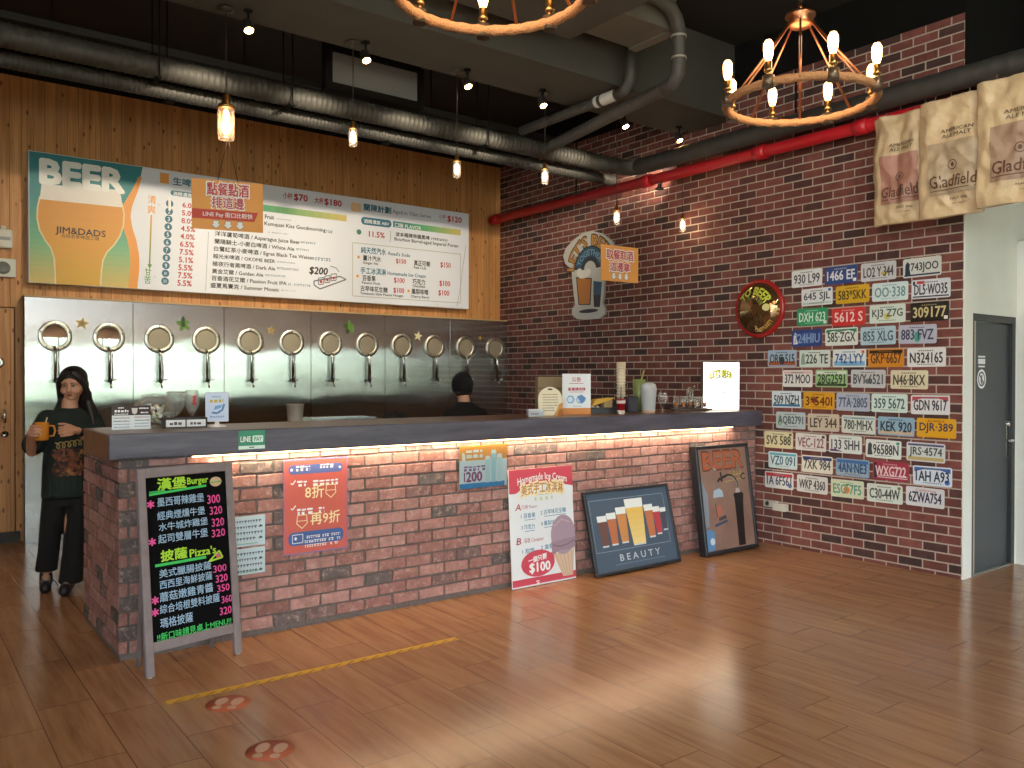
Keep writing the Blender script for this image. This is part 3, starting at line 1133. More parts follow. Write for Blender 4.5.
left = [(40, 196), (37.5, 207), (37, 218), (39.5, 230), (45, 240), (51, 248), (54, 258), (55, 270), (55.5, 284)]
right = [(122, 203), (124, 214), (123.5, 225), (120, 236), (114, 245), (107, 252), (103, 260), (101.5, 270), (100.5, 286)]
for i in range(8):
    a.poly([left[i], left[i + 1], right[i + 1], right[i]], M(grad([(0, 'd9922f'), (0.5, 'dc9c34'), (1, 'd2a83c')], i / 8), 0.45), 2)
a.poly([(41.5, 184), (40, 196.5), (122, 203.5), (121, 196), (119, 190)], M('ebe6e4', 0.45), 2); a.poly([(40, 196), (39, 199), (122.5, 207.5), (122, 203)], M('ebe6e4', 0.45), 3)
a.line(left, 0.012, M('e8d9b4', 0.5), 3); a.line(right, 0.012, M('e8d9b4', 0.5), 3)
a.text('BEER', (41, 159.5), (123.5, 192.5), M('f2f4f4', 0.45), 4, 0.09)
a.text('JIM&DADS', (55.5, 226.5), (105.5, 239), M('2d2018', 0.5), 4, 0.035)
a.text('吉姆老爹啤酒工場', (61, 233.5), (99, 241), M('3a2a1c', 0.5), 4, 0.01)
a.rect((160, 172.5), (169, 184), ORANGE, 1)
a.text('生啤酒', (173, 177), (200, 188.5), TEAL, 1, 0.04)
a.round((170.5, 190), (200, 199), TEAL, 1)
a.text('酒精濃度', (173, 192), (192, 197), WHITE, 2, 0.02)
a.text('清', (148, 195), (156, 204), ORANGE, 1, 0.02); a.text('爽', (147.5, 205), (155.5, 214), ORANGE, 1, 0.02)
a.text('甘', (145, 268), (151, 276), M('5f9a4a', 0.5), 1, 0.02); a.text('苦', (144.5, 276), (150.5, 284), M('5f9a4a', 0.5), 1, 0.02)
for q in range(8):
    p0, p1 = 215 + 51 * q / 8, 215 + 51 * (q + 1) / 8
    a.line([(151.3 - 1.8 * q / 8, p0), (151.3 - 1.8 * (q + 1) / 8, p1)], 0.014, M(grad([(0, 'e0a050'), (1, '4f8f4a')], q / 8), 0.5), 1)
a.poly([(147.5, 264), (152, 264.5), (149.6, 269)], M('4f8f4a', 0.5), 1)
a.text('Light', (158, 198), (160.5, 212), M('c98d4c', 0.5), 1); a.text('Bitter', (154, 270), (156.5, 284), M('6d8f5a', 0.5), 1)
pct = ['6.0%', '5.0%', '8.0%', '4.5%', '4.0%', '6.5%', '7.5%', '5.1%', '5.5%', '7.5%', '5.5%']
for i in range(11):
    u, v = 169.6 - 0.46 * i, 203.6 + 7.75 * i
    a.disc((u, v), 0.036, 0.036, TEAL, 1, 16)
    a.text(str(i + 1), (u - 1.1, v - 2.0), (u + 1.1, v + 2.2), WHITE, 2, 0.02)
    a.text(pct[i], (182.5 - 0.5 * i, v - 1.2), (196.5 - 0.5 * i, v + 5.4), REDT, 1, 0.045)
a.line([(208.5, 232), (205.5, 291)], 0.006, M('aab2bd', 0.5), 1)
K = M('33353c', 0.5)
for t_, p, q in [('Fruit', (265, 214.5), (274, 219.6)), ('Kumquat Kiss Goodmorning', (264.5, 221.5), (325.5, 233)), ('洋洋蘆筍啤酒 / Asparagus Juice Beer', (215, 231.5), (300, 244.5)),
                 ('蘭陽騎士-小麥白啤酒 / White Ale', (214.5, 239.3), (294, 250.5)), ('白鷺紅茶小麥啤酒 / Egret Black Tea Weizen', (214, 246.8), (314, 260)), ('越光米啤酒 / OKOME BEER', (213, 254), (275, 263)),
                 ('極夜行者黑啤酒 / Dark Ale', (212.5, 261.4), (275, 270.6)), ('黃金艾爾 / Golden Ale', (212, 268.6), (263, 277)), ('百香酒花艾爾 / Passion Fruit IPA', (211.5, 275.5), (286.5, 285.6)), ('盛夏馬賽克 / Summer Mosaic', (210.5, 282.6), (279, 292))]:
    a.text(t_, p, q, K, 1, 0.04)
for p, q in (((276, 218), (296, 221.5)), ((326, 230), (338, 234)), ((268, 231.5), (290, 235)), ((301, 241), (320, 245)), ((296, 248), (316, 252)), ((315, 257), (335, 262)), ((277, 261), (297, 264)), ((277, 267), (300, 271)), ((265, 274), (287, 277.5)), ((288, 283), (311, 287)), ((281, 289.5), (306, 292.5))):
    a.bars(p, q, 1, M('6f88a3', 0.5), 1, seed=int(p[0]))
a.text('小杯', (283, 192), (292.5, 199.6), REDT, 1, 0.03); a.text('$70', (294, 194), (307.5, 202.2), REDT, 1, 0.06)
a.text('大杯', (314.5, 197), (323.5, 204.4), REDT, 1, 0.03); a.text('$180', (324.5, 198.5), (341.5, 207.6), REDT, 1, 0.06)
def gbar(u0, v0, u1, v1, stops, n=16):
    (x0, z1), (x1, z0) = sf(u0, v0), sf(u1, v1)
    for i in range(n):
        a.rectl(x0 + (x1 - x0) * i / n, z0, x0 + (x1 - x0) * (i + 1) / n, z1, M(grad(stops, i / n), 0.5), 1)
GB = [(0, '2f7a86'), (0.4, '5ba878'), (1, 'd9bd6c')]
gbar(205, 197, 346.5, 221.5, GB)
gbar(393, 221, 460.5, 235.5, GB)
a.round((361, 216.5), (391.5, 228), TEAL, 1)
a.text('酒精濃度 ABV', (364, 219), (389, 226), WHITE, 2, 0.02); a.text('口味 FLAVOR', (395, 222.5), (421, 230.5), WHITE, 2, 0.02)
a.text('$200', (309, 266.5), (327, 276), INK, 1, 0.05, 0.15)
LN = M('6a6d75', 0.5)
a.line([(314, 281), (340, 276.5), (346, 279.5), (320, 289), (314, 285), (314, 281)], 0.014, LN, 1)
for k in range(3):
    u, v = 321 + 6.3 * k, 281.5 - 1.9 * k
    a.line([(u - 2.6, v - 3.4), (u - 2.4, v + 3.2), (u + 2.4, v + 2.6), (u + 2.6, v - 4), (u - 2.6, v - 3.4)], 0.010, LN, 2)
    a.disc((u, v + 0.3), 0.016, 0.016, REDT, 2, 10)
a.line([(330, 266), (336, 268), (339, 272)], 0.008, LN, 1)
a.round((351, 202), (361, 212.5), M('f0c9a0', 0.5), 1, 0.5)
a.text('蘭陳計劃', (363.5, 203.8), (391, 213.6), TEAL, 1, 0.05); a.text('Aged in Yilan Series', (392.5, 210), (431, 219), M('4a6379', 0.5), 1, 0.01)
a.text('小杯', (439, 213.8), (446, 220), REDT, 1, 0.01); a.text('$120', (447.5, 216), (461.5, 223.6), REDT, 1, 0.06)
a.disc((359, 232), 0.03, 0.03, M('3f7f78', 0.5), 1, 14)
a.text('11.5%', (369, 231), (384.5, 238.3), REDT, 1, 0.045); a.line([(390.6, 231), (390.2, 242)], 0.006, M('7a8f86', 0.5), 1)
a.text('波本桶陳帝國黑啤', (395.5, 232), (429.5, 240), INK, 1, 0.04); a.bars((431, 237.5), (455, 242.5), 1, K, 1, seed=3)
a.text('Bourbon Barrel-aged Imperial Porter', (394.5, 237.6), (458.5, 248.2), K, 1, 0.03)
LB = M('b9b6b2', 0.5)
(x0, z1), (x1, z0) = sf(352.5, 242.5), sf(460.5, 303)
for p, q in (((x0, z0), (x1, z0)), ((x0, z1), (x1, z1)), ((x0, z0), (x0, z1)), ((x1, z0), (x1, z1))):
    a.line([p, q], 0.008, LB, 1, True)
for t_, p, q, m_ in [('純天然汽水', (361, 246.5), (386, 255.5), TEAL), ("Reed's Soda", (388.5, 251.8), (410, 257), TEAL), ('薑汁汽水', (363, 255), (381, 262), K), ('$150', (396, 258.6), (406, 264.6), REDT), ('Ginger Ale', (363, 261.5), (378, 265.5), K),
                     ('真正可樂', (414, 260), (430, 267), K), ('Real Cola', (414, 266), (426, 269.6), K), ('$150', (440.5, 262), (450.5, 268.8), REDT), ('手工冰淇淋', (360.5, 267), (386, 275.6), TEAL), ('Homemade Ice Cream', (387.5, 271.2), (425.5, 278), TEAL),
                     ('百香果', (362.5, 275), (375.5, 281.6), K), ('$100', (394, 277.5), (404.5, 284), REDT), ('Passion Fruit', (362, 281.3), (380, 285), K), ('巧克力', (412.5, 278.5), (425, 285.2), K), ('Chocolate', (412.5, 284.4), (425, 288), K), ('$100', (439.5, 280.5), (450, 287.2), REDT),
                     ('古早味花生糖', (360.5, 285.5), (387.5, 292.8), K), ('Taiwanese Style Peanut Nougat', (360, 292), (403, 297.6), K), ('$100', (393.5, 287.5), (404, 294), REDT), ('鳳梨味噌', (411.5, 288.5), (428, 295), K), ('$100', (438.5, 290), (449, 296.6), REDT), ('Cherry Berry', (411, 295.5), (429, 299), K)]:
    a.text(t_, p, q, m_, 1, 0.035)
for p in ((358.5, 257), (357.5, 276), (408.5, 291)):
    a.disc(p, 0.018, 0.018, ORANGE, 1, 10)
a.line([(466, 245), (463, 265), (460, 290), (457, 306)], 0.006, M('8f9aa5', 0.5), 1)
a.build('printed_menu', menu)

# ================================================================ hanging queue signs
OSIGN = M('eaa355', 0.55)


def arrow(a, x, z, w, h, m1, m2, k):
    def pts(g):
        W_, H_ = w + g, h + g
        return [(x - W_ * 0.28, z + H_ / 2), (x + W_ * 0.28, z + H_ / 2), (x + W_ * 0.28, z), (x + W_ / 2, z), (x, z - H_ / 2), (x - W_ / 2, z), (x - W_ * 0.28, z)]
    a.poly(pts(0.008), m2, k, True)
    a.poly(pts(0), m1, k + 1, True)


def outlined(a, t, x0, z0, x1, z1, m, o, k, bold=0.03, ob=0.09):
    g = (z1 - z0) * 0.06
    a.textl(t, x0 - g, z0 - g, x1 + g, z1 + g, o, k, ob)
    a.textl(t, x0, z0, x1, z1, m, k + 1, bold)


RC = M('c23a4a', 0.5)
pA = ony(190, 178, 5.5); pB = ony(264, 232, 5.5)
hs1 = thing('hanging_sign', 'orange hanging sign with a red banner, hung in front of the menu board', 'sign')
hs1.location = ((pA.x + pB.x) / 2 , 5.5, (pA.z + pB.z) / 2)
hs1.rotation_euler = (0, 0, math.radians(-14))
w, h = 0.445, 0.325
b = B(); b.box((-w / 2, 0, -h / 2), (w / 2, 0.006, h / 2), OSIGN, 0.001, 1); b.build('sign_panel', hs1)
a = Art(None, 0.0)
outlined(a, '點餐點酒', -0.13, 0.062, 0.13, 0.145, RC, WHITE, 0)
outlined(a, '排這邊', -0.10, -0.02, 0.10, 0.055, RC, WHITE, 0)
a.poly([(-w / 2, -0.095), (0.165, -0.095), (0.19, -0.033), (-w / 2, -0.033)], M('c8402f', 0.5), 0, True)
a.textl('LINE Pay 街口比較快', -0.155, -0.084, 0.155, -0.045, WHITE, 1, 0.02)
for k in range(3):
    arrow(a, -0.075 + 0.075 * k, -0.128, 0.058, 0.05, WHITE, M('5f5a4a', 0.5), 0)
a.build('printed_notice', hs1)
for q in (-1, 1):
    b = B(); b.tube([(0.065 * q, 0.003, h / 2 - 0.01), (0.004 * q, 0.0, h / 2 + 0.26)], 0.003, M('5a4632', 0.8), 6); b.build('hanging_string', hs1)

pA = ony(598, 243, 5.5); pB = ony(641, 284, 5.5)
hs2 = thing('hanging_sign', 'orange hanging sign without a banner, hung in front of the brick wall', 'sign')
hs2.location = ((pA.x + pB.x) / 2, 5.5, (pA.z + pB.z) / 2)
hs2.rotation_euler = (0, 0, math.radians(-4))
b = B(); b.box((-w / 2, 0, -h / 2), (w / 2, 0.006, h / 2), OSIGN, 0.001, 1); b.build('sign_panel', hs2)
a = Art(None, 0.0)
outlined(a, '取餐取酒', -0.16, 0.035, 0.16, 0.125, RC, WHITE, 0)
outlined(a, '這邊拿', -0.12, -0.07, 0.12, 0.015, RC, WHITE, 0)
for k in range(3):
    arrow(a, -0.075 + 0.075 * k, -0.118, 0.058, 0.06, WHITE, M('5f5a4a', 0.5), 0)
a.build('printed_notice', hs2)
for q in (-1, 1):
    b = B(); b.tube([(0.06 * q, 0.003, h / 2 - 0.01), (-0.02 + 0.003 * q, 0.0, h / 2 + 0.235)], 0.002, INK, 6); b.build('hanging_string', hs2)

# ================================================================ notices on the bar front
def flat(name, label, cat, x0, z0, x1, z1, m, y=4.7165, t=0.003, group=None):
    b = B(); b.box((0, 0, 0), (x1 - x0, t, z1 - z0), m, min(0.0008, t / 3), 1)
    return tag(b.build(name, loc=(x0, y - t, z0)), label, cat, group)


o = flat('discount_poster', 'coral red discount poster with cream lettering taped to the brick bar front', 'poster', 1.886, 0.443, 2.297, 1.005, M('cc6256', 0.5))
sf = Surf(o); a = Art(sf, 0.0)
PUR = M('5a6aa8', 0.5); CREAM = M('f2e3b0', 0.5); LIL = M('7a78b0', 0.5)
W_, H_ = 0.411, 0.562
for p, q in (((0, 0.002), (W_, 0.002)), ((0, H_ - 0.002), (W_, H_ - 0.002)), ((0.002, 0), (0.002, H_)), ((W_ - 0.002, 0), (W_ - 0.002, H_))):
    a.line([p, q], 0.006, LIL, 0, True)
a.roundl(0.03, 0.475, 0.38, 0.53, PUR, 0); a.bars((296, 466), (316, 470), 1, WHITE, 1, seed=4); a.bars((320, 464), (337, 467), 1, WHITE, 1, seed=9)
a.poly(star_pts(0.05, 0.502, 0.012, 0.005), WHITE, 1, True); a.poly(star_pts(0.36, 0.502, 0.012, 0.005), WHITE, 1, True)
a.line([(0.045, 0.425), (0.055, 0.415), (0.075, 0.44)], 0.007, WHITE, 1, True); a.line([(0.045, 0.275), (0.055, 0.265), (0.075, 0.29)], 0.007, WHITE, 1, True)
a.bars((297, 481), (307, 486), 1, WHITE, 1, seed=2); a.bars((313, 480), (340, 484), 1, WHITE, 1, seed=6); a.bars((297, 509), (334, 511.5), 1, WHITE, 1, seed=7)
a.textl('8折', 0.135, 0.325, 0.255, 0.405, CREAM, 1, 0.02); a.textl('再9折', 0.17, 0.165, 0.36, 0.24, CREAM, 1, 0.02)
for cx, cz in ((0.30, 0.365), (0.115, 0.195)):
    a.line([(cx - 0.028, cz + 0.035), (cx + 0.028, cz + 0.035), (cx + 0.033, cz - 0.015), (cx, cz - 0.045), (cx - 0.033, cz - 0.015), (cx - 0.028, cz + 0.035)], 0.005, CREAM, 1, True)
    a.line([(cx - 0.03, cz), (cx + 0.03, cz)], 0.004, CREAM, 1, True)
a.roundl(0.03, 0.05, 0.385, 0.13, M('3f62a0', 0.5), 0, 0.8)
a.line([(0.055, 0.065), (0.12, 0.065), (0.12, 0.115), (0.055, 0.115), (0.055, 0.065)], 0.004, WHITE, 1, True); a.disc((0.075, 0.092), 0.008, 0.01, WHITE, 1, 10, True)
a.bars((304.5, 536), (340, 543), 3, WHITE, 1, 0.6, 8)
a.build('printed_text', o)
for k, (z0, z1, lab, sd) in enumerate(((0.526, 0.70, 'upper of two pale blue paper notices behind the chalkboard edge', 3), (0.365, 0.515, 'lower of two pale blue paper notices behind the chalkboard edge', 5))):
    o = flat('paper_notice', lab, 'notice', 1.565, z0, 1.776, z1, M('c3dae4', 0.6), t=0.0015, group='paper notices on the bar front')
    a = Art(Surf(o), 0.0)
    W_, H_ = 0.211, z1 - z0
    rn = random.Random(sd)
    for r in range(4):
        zt = H_ - 0.025 - r * 0.033
        x = 0.03
        while x < (0.19 if r % 2 == 0 else 0.15):
            g = rn.uniform(0.008, 0.016)
            a.rectl(x, zt - 0.008, x + g, zt, M(('51627a', '5a5a8a', '476d6a')[rn.randrange(3)], 0.6), 0)
            a.rectl(x + g * 0.3, zt - 0.016, x + g * 0.6, zt - 0.006, M('51627a', 0.6), 0)
            x += g + 0.005
        if r % 2:
            a.poly([(0.17, zt - 0.01), (0.185, zt + 0.004), (0.198, zt - 0.008), (0.185, zt - 0.012)], M('3a4a4a', 0.6), 0, True)
    a.rectl(0.02, 0.012, 0.17, 0.017, M('79b59a', 0.6), 0)
    a.build('printed_text', o)
o = flat('drink_flyer', 'blue and orange flyer priced 200, taped just left of the ice cream board', 'flyer', 3.127, 0.736, 3.528, 1.027, M('d6e6f2', 0.3), t=0.002)
a = Art(Surf(o), 0.0)
W_, H_ = 0.401, 0.291
a.rectl(0.0, 0.19, W_, H_, M('e9a14a', 0.3), 0)
a.poly([(0.02, 0.19), (0.05, 0.19), (0.045, 0.235), (0.02, 0.25)], WHITE, 1, True)
a.bars((466, 450), (490, 457), 1, WHITE, 2, seed=21)
a.rectl(0.06, 0.205, 0.20, 0.222, M('e3c7a0', 0.4), 1)
a.bars((464, 466.5), (491, 469.5), 1, M('8a4f96', 0.5), 1, seed=12)
a.textl('200', 0.055, 0.045, 0.185, 0.112, M('86386e', 0.5), 1, 0.06)
a.rectl(0.035, 0.045, 0.045, 0.11, M('86386e', 0.5), 1)
a.rectl(0.0, 0.0, W_ * 0.95, 0.034, M('2f86c9', 0.35), 1)
for k, (x, hh) in enumerate(((0.235, 0.16), (0.285, 0.20), (0.335, 0.17))):
    a.poly([(x - 0.018, 0.03), (x + 0.018, 0.03), (x + 0.024, 0.03 + hh), (x - 0.024, 0.03 + hh)], M(('bcdce8', 'a9d6e6', 'c4e2ee')[k], 0.3), 2, True)
    a.poly([(x - 0.024, 0.03 + hh), (x + 0.024, 0.03 + hh), (x + 0.018, 0.055 + hh), (x - 0.018, 0.055 + hh)], WHITE, 2, True)
a.build('printed_text', o)
b = B(); b.box((-0.02, -0.0035, -0.01), (W_ + 0.012, -0.0028, H_ + 0.02), GLASS); b.build('clear_sleeve', o)
o = flat('payment_sticker', 'green and white mobile payment sticker on the edge of the worktop', 'sticker', 1.60, 1.088, 1.752, 1.193, M('2f8f6f', 0.4), y=4.6545, t=0.0015)
a = Art(None, 0.0)
a.rectl(0.0, 0.0, 0.152, 0.02, M('d6ece2', 0.4), 0); a.textl('LINE', 0.012, 0.042, 0.07, 0.072, WHITE, 0, 0.03)
a.roundl(0.08, 0.038, 0.142, 0.076, M('d6ece2', 0.4), 0, 0.4); a.textl('PAY', 0.09, 0.045, 0.133, 0.069, M('2f8f6f', 0.4), 1, 0.03); a.rectl(0.06, 0.006, 0.09, 0.014, M('7a9a8c', 0.5), 1)
a.build('printed_text', o)

# ================================================================ boards leaning on the bar
def leaning(name, label, cat, x0, x1, y0, ztop, ytop, yaw=0.0):
    """Empty at the middle of the foot, tipped back until the top edge touches the bar"""
    th_ = math.atan2(ytop - y0, ztop)
    o = thing(name, label, cat, ((x0 + x1) / 2, y0, 0.0), (-th_, 0, yaw))
    return o, x1 - x0, math.hypot(ztop, ytop - y0), th_


o, w, h, th_ = leaning('ice_cream_sign', 'white and red ice cream price board leaning on the bar', 'sign board', 3.53, 4.124, 4.645, 0.835, 4.70)
o.location.z = 0.004
b = B(); b.box((-w / 2, 0, 0), (w / 2, 0.012, h), M('e3eaf0', 0.5), 0.002, 1); b.build('board', o)
sf = Surf(o); a = Art(sf, 0.0)
PK = M('c9485c', 0.5); PKD = M('a83a4c', 0.5); CRM = M('eee6c4', 0.5)
a.rectl(-w / 2, h - 0.17, w / 2, h, PK, 0)
a.poly([(-w / 2, h - 0.22), (w / 2, h - 0.22), (w / 2, h - 0.15), (0.2, h - 0.13), (0, h - 0.12), (-0.18, h - 0.14), (-w / 2, h - 0.2)], M('e3eaf0', 0.5), 1, True)
def arcfn(cx, z0, bend):
    return lambda X, Z: (X, Z - bend * ((X - cx) ** 2))
a.textl('Homemade Ice Cream', -0.22, h - 0.085, 0.24, h - 0.035, WHITE, 2, 0.02, fn=arcfn(0, 0, 0.6))
a.textl('美式手工冰淇淋', -0.2, h - 0.19, 0.21, h - 0.09, M('f0e2bc', 0.5), 2, 0.12, fn=arcfn(0, 0, 0.4))
a.textl('美式手工冰淇淋', -0.19, h - 0.18, 0.20, h - 0.10, M('b98a4a', 0.5), 3, 0.03, fn=arcfn(0, 0, 0.4))
a.bars((534, 493), (564, 497.5), 1, M('cfd2a8', 0.5), 2, seed=31)
a.textl('A', -0.25, h - 0.29, -0.20, h - 0.245, PKD, 1, 0.03, 0.2); a.textl('口味 Flavor', -0.19, h - 0.285, -0.05, h - 0.255, PKD, 1, 0.01)
BL = M('4f87a8', 0.5)
for t_, x0, z1, wd in (('1 百香果', -0.2, 0.315, 0.13), ('2 古早味花生糖', -0.02, 0.305, 0.24), ('3 巧克力', -0.2, 0.395, 0.12), ('4 鳳梨味噌', -0.02, 0.385, 0.16)):
    a.textl(t_, x0, h - z1 - 0.035, x0 + wd, h - z1, BL, 1, 0.02); a.line([(x0 + 0.03, h - z1 - 0.048), (x0 + wd, h - z1 - 0.048)], 0.004, BL, 1, True)
a.textl('B', -0.25, h - 0.53, -0.21, h - 0.485, PKD, 1, 0.03, 0.2); a.textl('容器 Container', -0.18, h - 0.525, 0.0, h - 0.49, PKD, 1, 0.01)
a.textl('1 甜筒', -0.2, h - 0.6, -0.09, h - 0.565, BL, 1, 0.02); a.textl('2 盒裝', -0.03, h - 0.59, 0.09, h - 0.555, BL, 1, 0.02)
a.disc((-0.06, h - 0.68 ), 0.155, 0.095, PK, 1, 28, True); a.poly([(0.06, h - 0.62), (0.135, h - 0.60), (0.09, h - 0.66)], PK, 1, True)
a.textl('一個只要', -0.15, h - 0.665, 0.02, h - 0.625, WHITE, 2, 0.05, 0.0, fn=lambda X, Z: (X, Z + 0.12 * (X + 0.06)))
a.textl('$100', -0.14, h - 0.75, 0.05, h - 0.675, WHITE, 2, 0.06)
a.rectl(-w / 2, 0.012, w / 2, 0.06, PK, 1); a.bars((536, 580), (547, 583), 1, WHITE, 2, seed=5)
# a cone without a face
a.poly([(0.085, 0.20), (0.29, 0.235), (0.265, 0.03), (0.17, 0.03)], M('d2b9a0', 0.5), 2, True)
for k in range(5):
    a.line([(0.10 + 0.04 * k, 0.21), (0.18 + 0.02 * k, 0.035)], 0.004, M('b8957a', 0.5), 3, True)
a.disc((0.185, 0.335), 0.118, 0.145, M('a893a4', 0.5), 2, 28, True); a.poly([(0.065, 0.29), (0.30, 0.31), (0.295, 0.235), (0.24, 0.22), (0.16, 0.225), (0.075, 0.20)], M('9a8494', 0.5), 3, True)
a.line([(0.08, 0.27), (0.15, 0.25), (0.22, 0.26), (0.29, 0.285)], 0.01, M('7f6a7c', 0.5), 4, True); a.line([(0.10, 0.40), (0.17, 0.45), (0.25, 0.42)], 0.01, M('bda9b8', 0.5), 4, True)
a.build('printed_text', o)

o, w, h, th_ = leaning('beer_picture', 'blue framed picture of seven beers lettered BEAUTY leaning on the bar', 'picture', 4.223, 5.151, 4.535, 0.615, 4.69)
o.location.z = 0.012
FRM = M('23262c', 0.4); BLU = M('46586c', 0.45)
b = B()
for p, q in (((-w / 2, -0.012, 0), (w / 2, 0.02, 0.022)), ((-w / 2, -0.012, h - 0.022), (w / 2, 0.02, h)), ((-w / 2, -0.012, 0.022), (-w / 2 + 0.022, 0.02, h - 0.022)), ((w / 2 - 0.022, -0.012, 0.022), (w / 2, 0.02, h - 0.022))):
    b.box(p, q, FRM, 0.003, 1)
b.build('frame', o)
b = B(); b.box((-w / 2 + 0.02, 0, 0.02), (w / 2 - 0.02, 0.012, h - 0.02), BLU); pc = b.build('print', o)
a = Art(None, 0.0)
for p, q in (((-0.42, 0.17), (0.39, 0.17)), ((-0.42, 0.56), (0.39, 0.56)), ((-0.42, 0.17), (-0.42, 0.56)), ((0.39, 0.17), (0.39, 0.56))):
    a.line([p, q], 0.005, M('8296a8', 0.4), 0, True)
for x, ww, zb, zt, c1 in ((-0.315, 0.10, 0.215, 0.44, '6a4a44'), (-0.215, 0.10, 0.22, 0.455, 'b8704a'), (-0.105, 0.11, 0.225, 0.49, 'c78a50'), (0.20, 0.10, 0.235, 0.485, 'bd7450'), (0.285, 0.08, 0.25, 0.46, 'b8404a'), (0.36, 0.07, 0.275, 0.445, '4a4a55'), (0.045, 0.20, 0.195, 0.545, 'd9b45a')):
    k = 1 if ww < 0.15 else 3
    hh = zt - zb
    for s_ in range(6):
        f0, f1 = s_ / 6 * 0.8, (s_ + 1) / 6 * 0.8
        w0, w1 = ww / 2 * (0.68 + 0.32 * f0), ww / 2 * (0.68 + 0.32 * f1)
        a.poly([(x - w0, zb + hh * f0), (x + w0, zb + hh * f0), (x + w1, zb + hh * f1), (x - w1, zb + hh * f1)], M(mixc(c1, 'e8d08a' if ww > 0.15 else c1, 1 - s_ / 6), 0.35), k, True)
    a.poly([(x - ww * 0.47, zb + hh * 0.8), (x + ww * 0.47, zb + hh * 0.8), (x + ww * 0.5, zt), (x - ww * 0.5, zt)], M('dfe8ea', 0.4), k, True)
    a.rectl(x - ww * 0.33, zb - 0.012, x + ww * 0.33, zb, M('cfd9de', 0.4), k)
a.textl('B E A U T Y', -0.19, 0.085, 0.25, 0.135, M('c3ccd6', 0.4), 1, 0.02)
a.line([(-0.25, 0.062), (0.3, 0.062)], 0.003, M('8296a8', 0.4), 1, True)
a.build('artwork', pc)

o, w, h, th_ = leaning('beer_sign', 'tall dark framed brown picture lettered BEER in the corner', 'picture', 5.445, 6.147, 4.575, 0.905, 4.70)
o.location.z = 0.004
b = B()
for p, q in (((-w / 2, -0.065, 0), (w / 2, 0.012, 0.03)), ((-w / 2, -0.065, h - 0.03), (w / 2, 0.012, h)), ((-w / 2, -0.065, 0.03), (-w / 2 + 0.03, 0.012, h - 0.03)), ((w / 2 - 0.03, -0.065, 0.03), (w / 2, 0.012, h - 0.03))):
    b.box(p, q, FRM, 0.004, 1)
b.build('frame', o)
b = B(); b.box((-w / 2 + 0.028, -0.05, 0.028), (w / 2 - 0.028, 0.0, h - 0.028), M('96786c', 0.35, 0.2, var=0.12, bscale=6)); pc = b.build('print', o)
a = Art(None, -0.05)
a.textl('BEER', -0.27, h - 0.21, 0.27, h - 0.05, M('6a3a2c', 0.4), 0, 0.06); a.textl('BEER', -0.262, h - 0.20, 0.262, h - 0.06, M('b5603c', 0.4), 1, 0.03)
a.line([(0.02, h - 0.28), (0.27, h - 0.26)], 0.006, M('c9b04a', 0.4), 0, True); a.textl('C O L D', 0.06, h - 0.265, 0.24, h - 0.235, M('c9b04a', 0.4), 0, 0.0); a.line([(0.0, h - 0.32), (0.27, h - 0.30)], 0.006, M('c9b04a', 0.4), 0, True)
DK = M('1f1d1e', 0.35); LT = M('a8bccf', 0.35)
a.poly([(0.10, 0.04), (0.19, 0.04), (0.205, 0.30), (0.215, 0.40), (0.225, 0.46), (0.10, 0.46), (0.105, 0.38)], DK, 0, True); a.disc((0.16, 0.47), 0.068, 0.03, DK, 1, 20, True)
a.poly([(0.12, 0.49), (0.19, 0.49), (0.175, 0.53), (0.135, 0.53)], M('b9b2ac', 0.3), 1, True)
a.line([(0.155, 0.53), (0.15, 0.59), (0.11, 0.635), (0.04, 0.65), (-0.04, 0.63)], 0.024, DK, 0, True); a.line([(0.153, 0.53), (0.145, 0.585), (0.108, 0.625), (0.05, 0.637)], 0.007, M('b9b2ac', 0.3), 1, True)
a.line([(-0.10, 0.60), (-0.06, 0.63), (-0.04, 0.60), (-0.05, 0.68)], 0.022, DK, 0, True); a.line([(-0.12, 0.70), (-0.11, 0.76)], 0.03, LT, 0, True)
a.poly([(-0.18, 0.47), (-0.04, 0.47), (-0.05, 0.52), (-0.09, 0.545), (-0.16, 0.53)], LT, 0, True); a.line([(-0.12, 0.54), (-0.11, 0.60)], 0.03, M('8a7a78', 0.4), 0, True)
a.line([(-0.12, 0.29), (-0.11, 0.40)], 0.07, M('b5705a', 0.4), 0, True); a.line([(-0.15, 0.30), (-0.155, 0.42)], 0.012, M('6a4a44', 0.4), 1, True)
a.line([(-0.19, 0.235), (-0.02, 0.265)], 0.022, M('39516e', 0.4), 1, True); a.line([(-0.13, 0.285), (-0.03, 0.30)], 0.03, M('4a4a52', 0.4), 1, True)
a.poly([(-w / 2 + 0.03, 0.035), (-0.21, 0.035), (-0.20, 0.18), (-0.26, 0.22), (-w / 2 + 0.03, 0.20)], M('5f8fbf', 0.35), 0, True); a.disc((-0.24, 0.11), 0.03, 0.03, M('cfd9e2', 0.4), 1, 14, True)
a.poly([(-w / 2 + 0.03, 0.22), (-0.26, 0.24), (-0.24, 0.5), (-w / 2 + 0.03, 0.65)], M('8a93a0', 0.35), 0, True)
a.textl('C', 0.215, 0.60, 0.275, 0.655, DK, 0, 0.06)
a.build('artwork', pc)

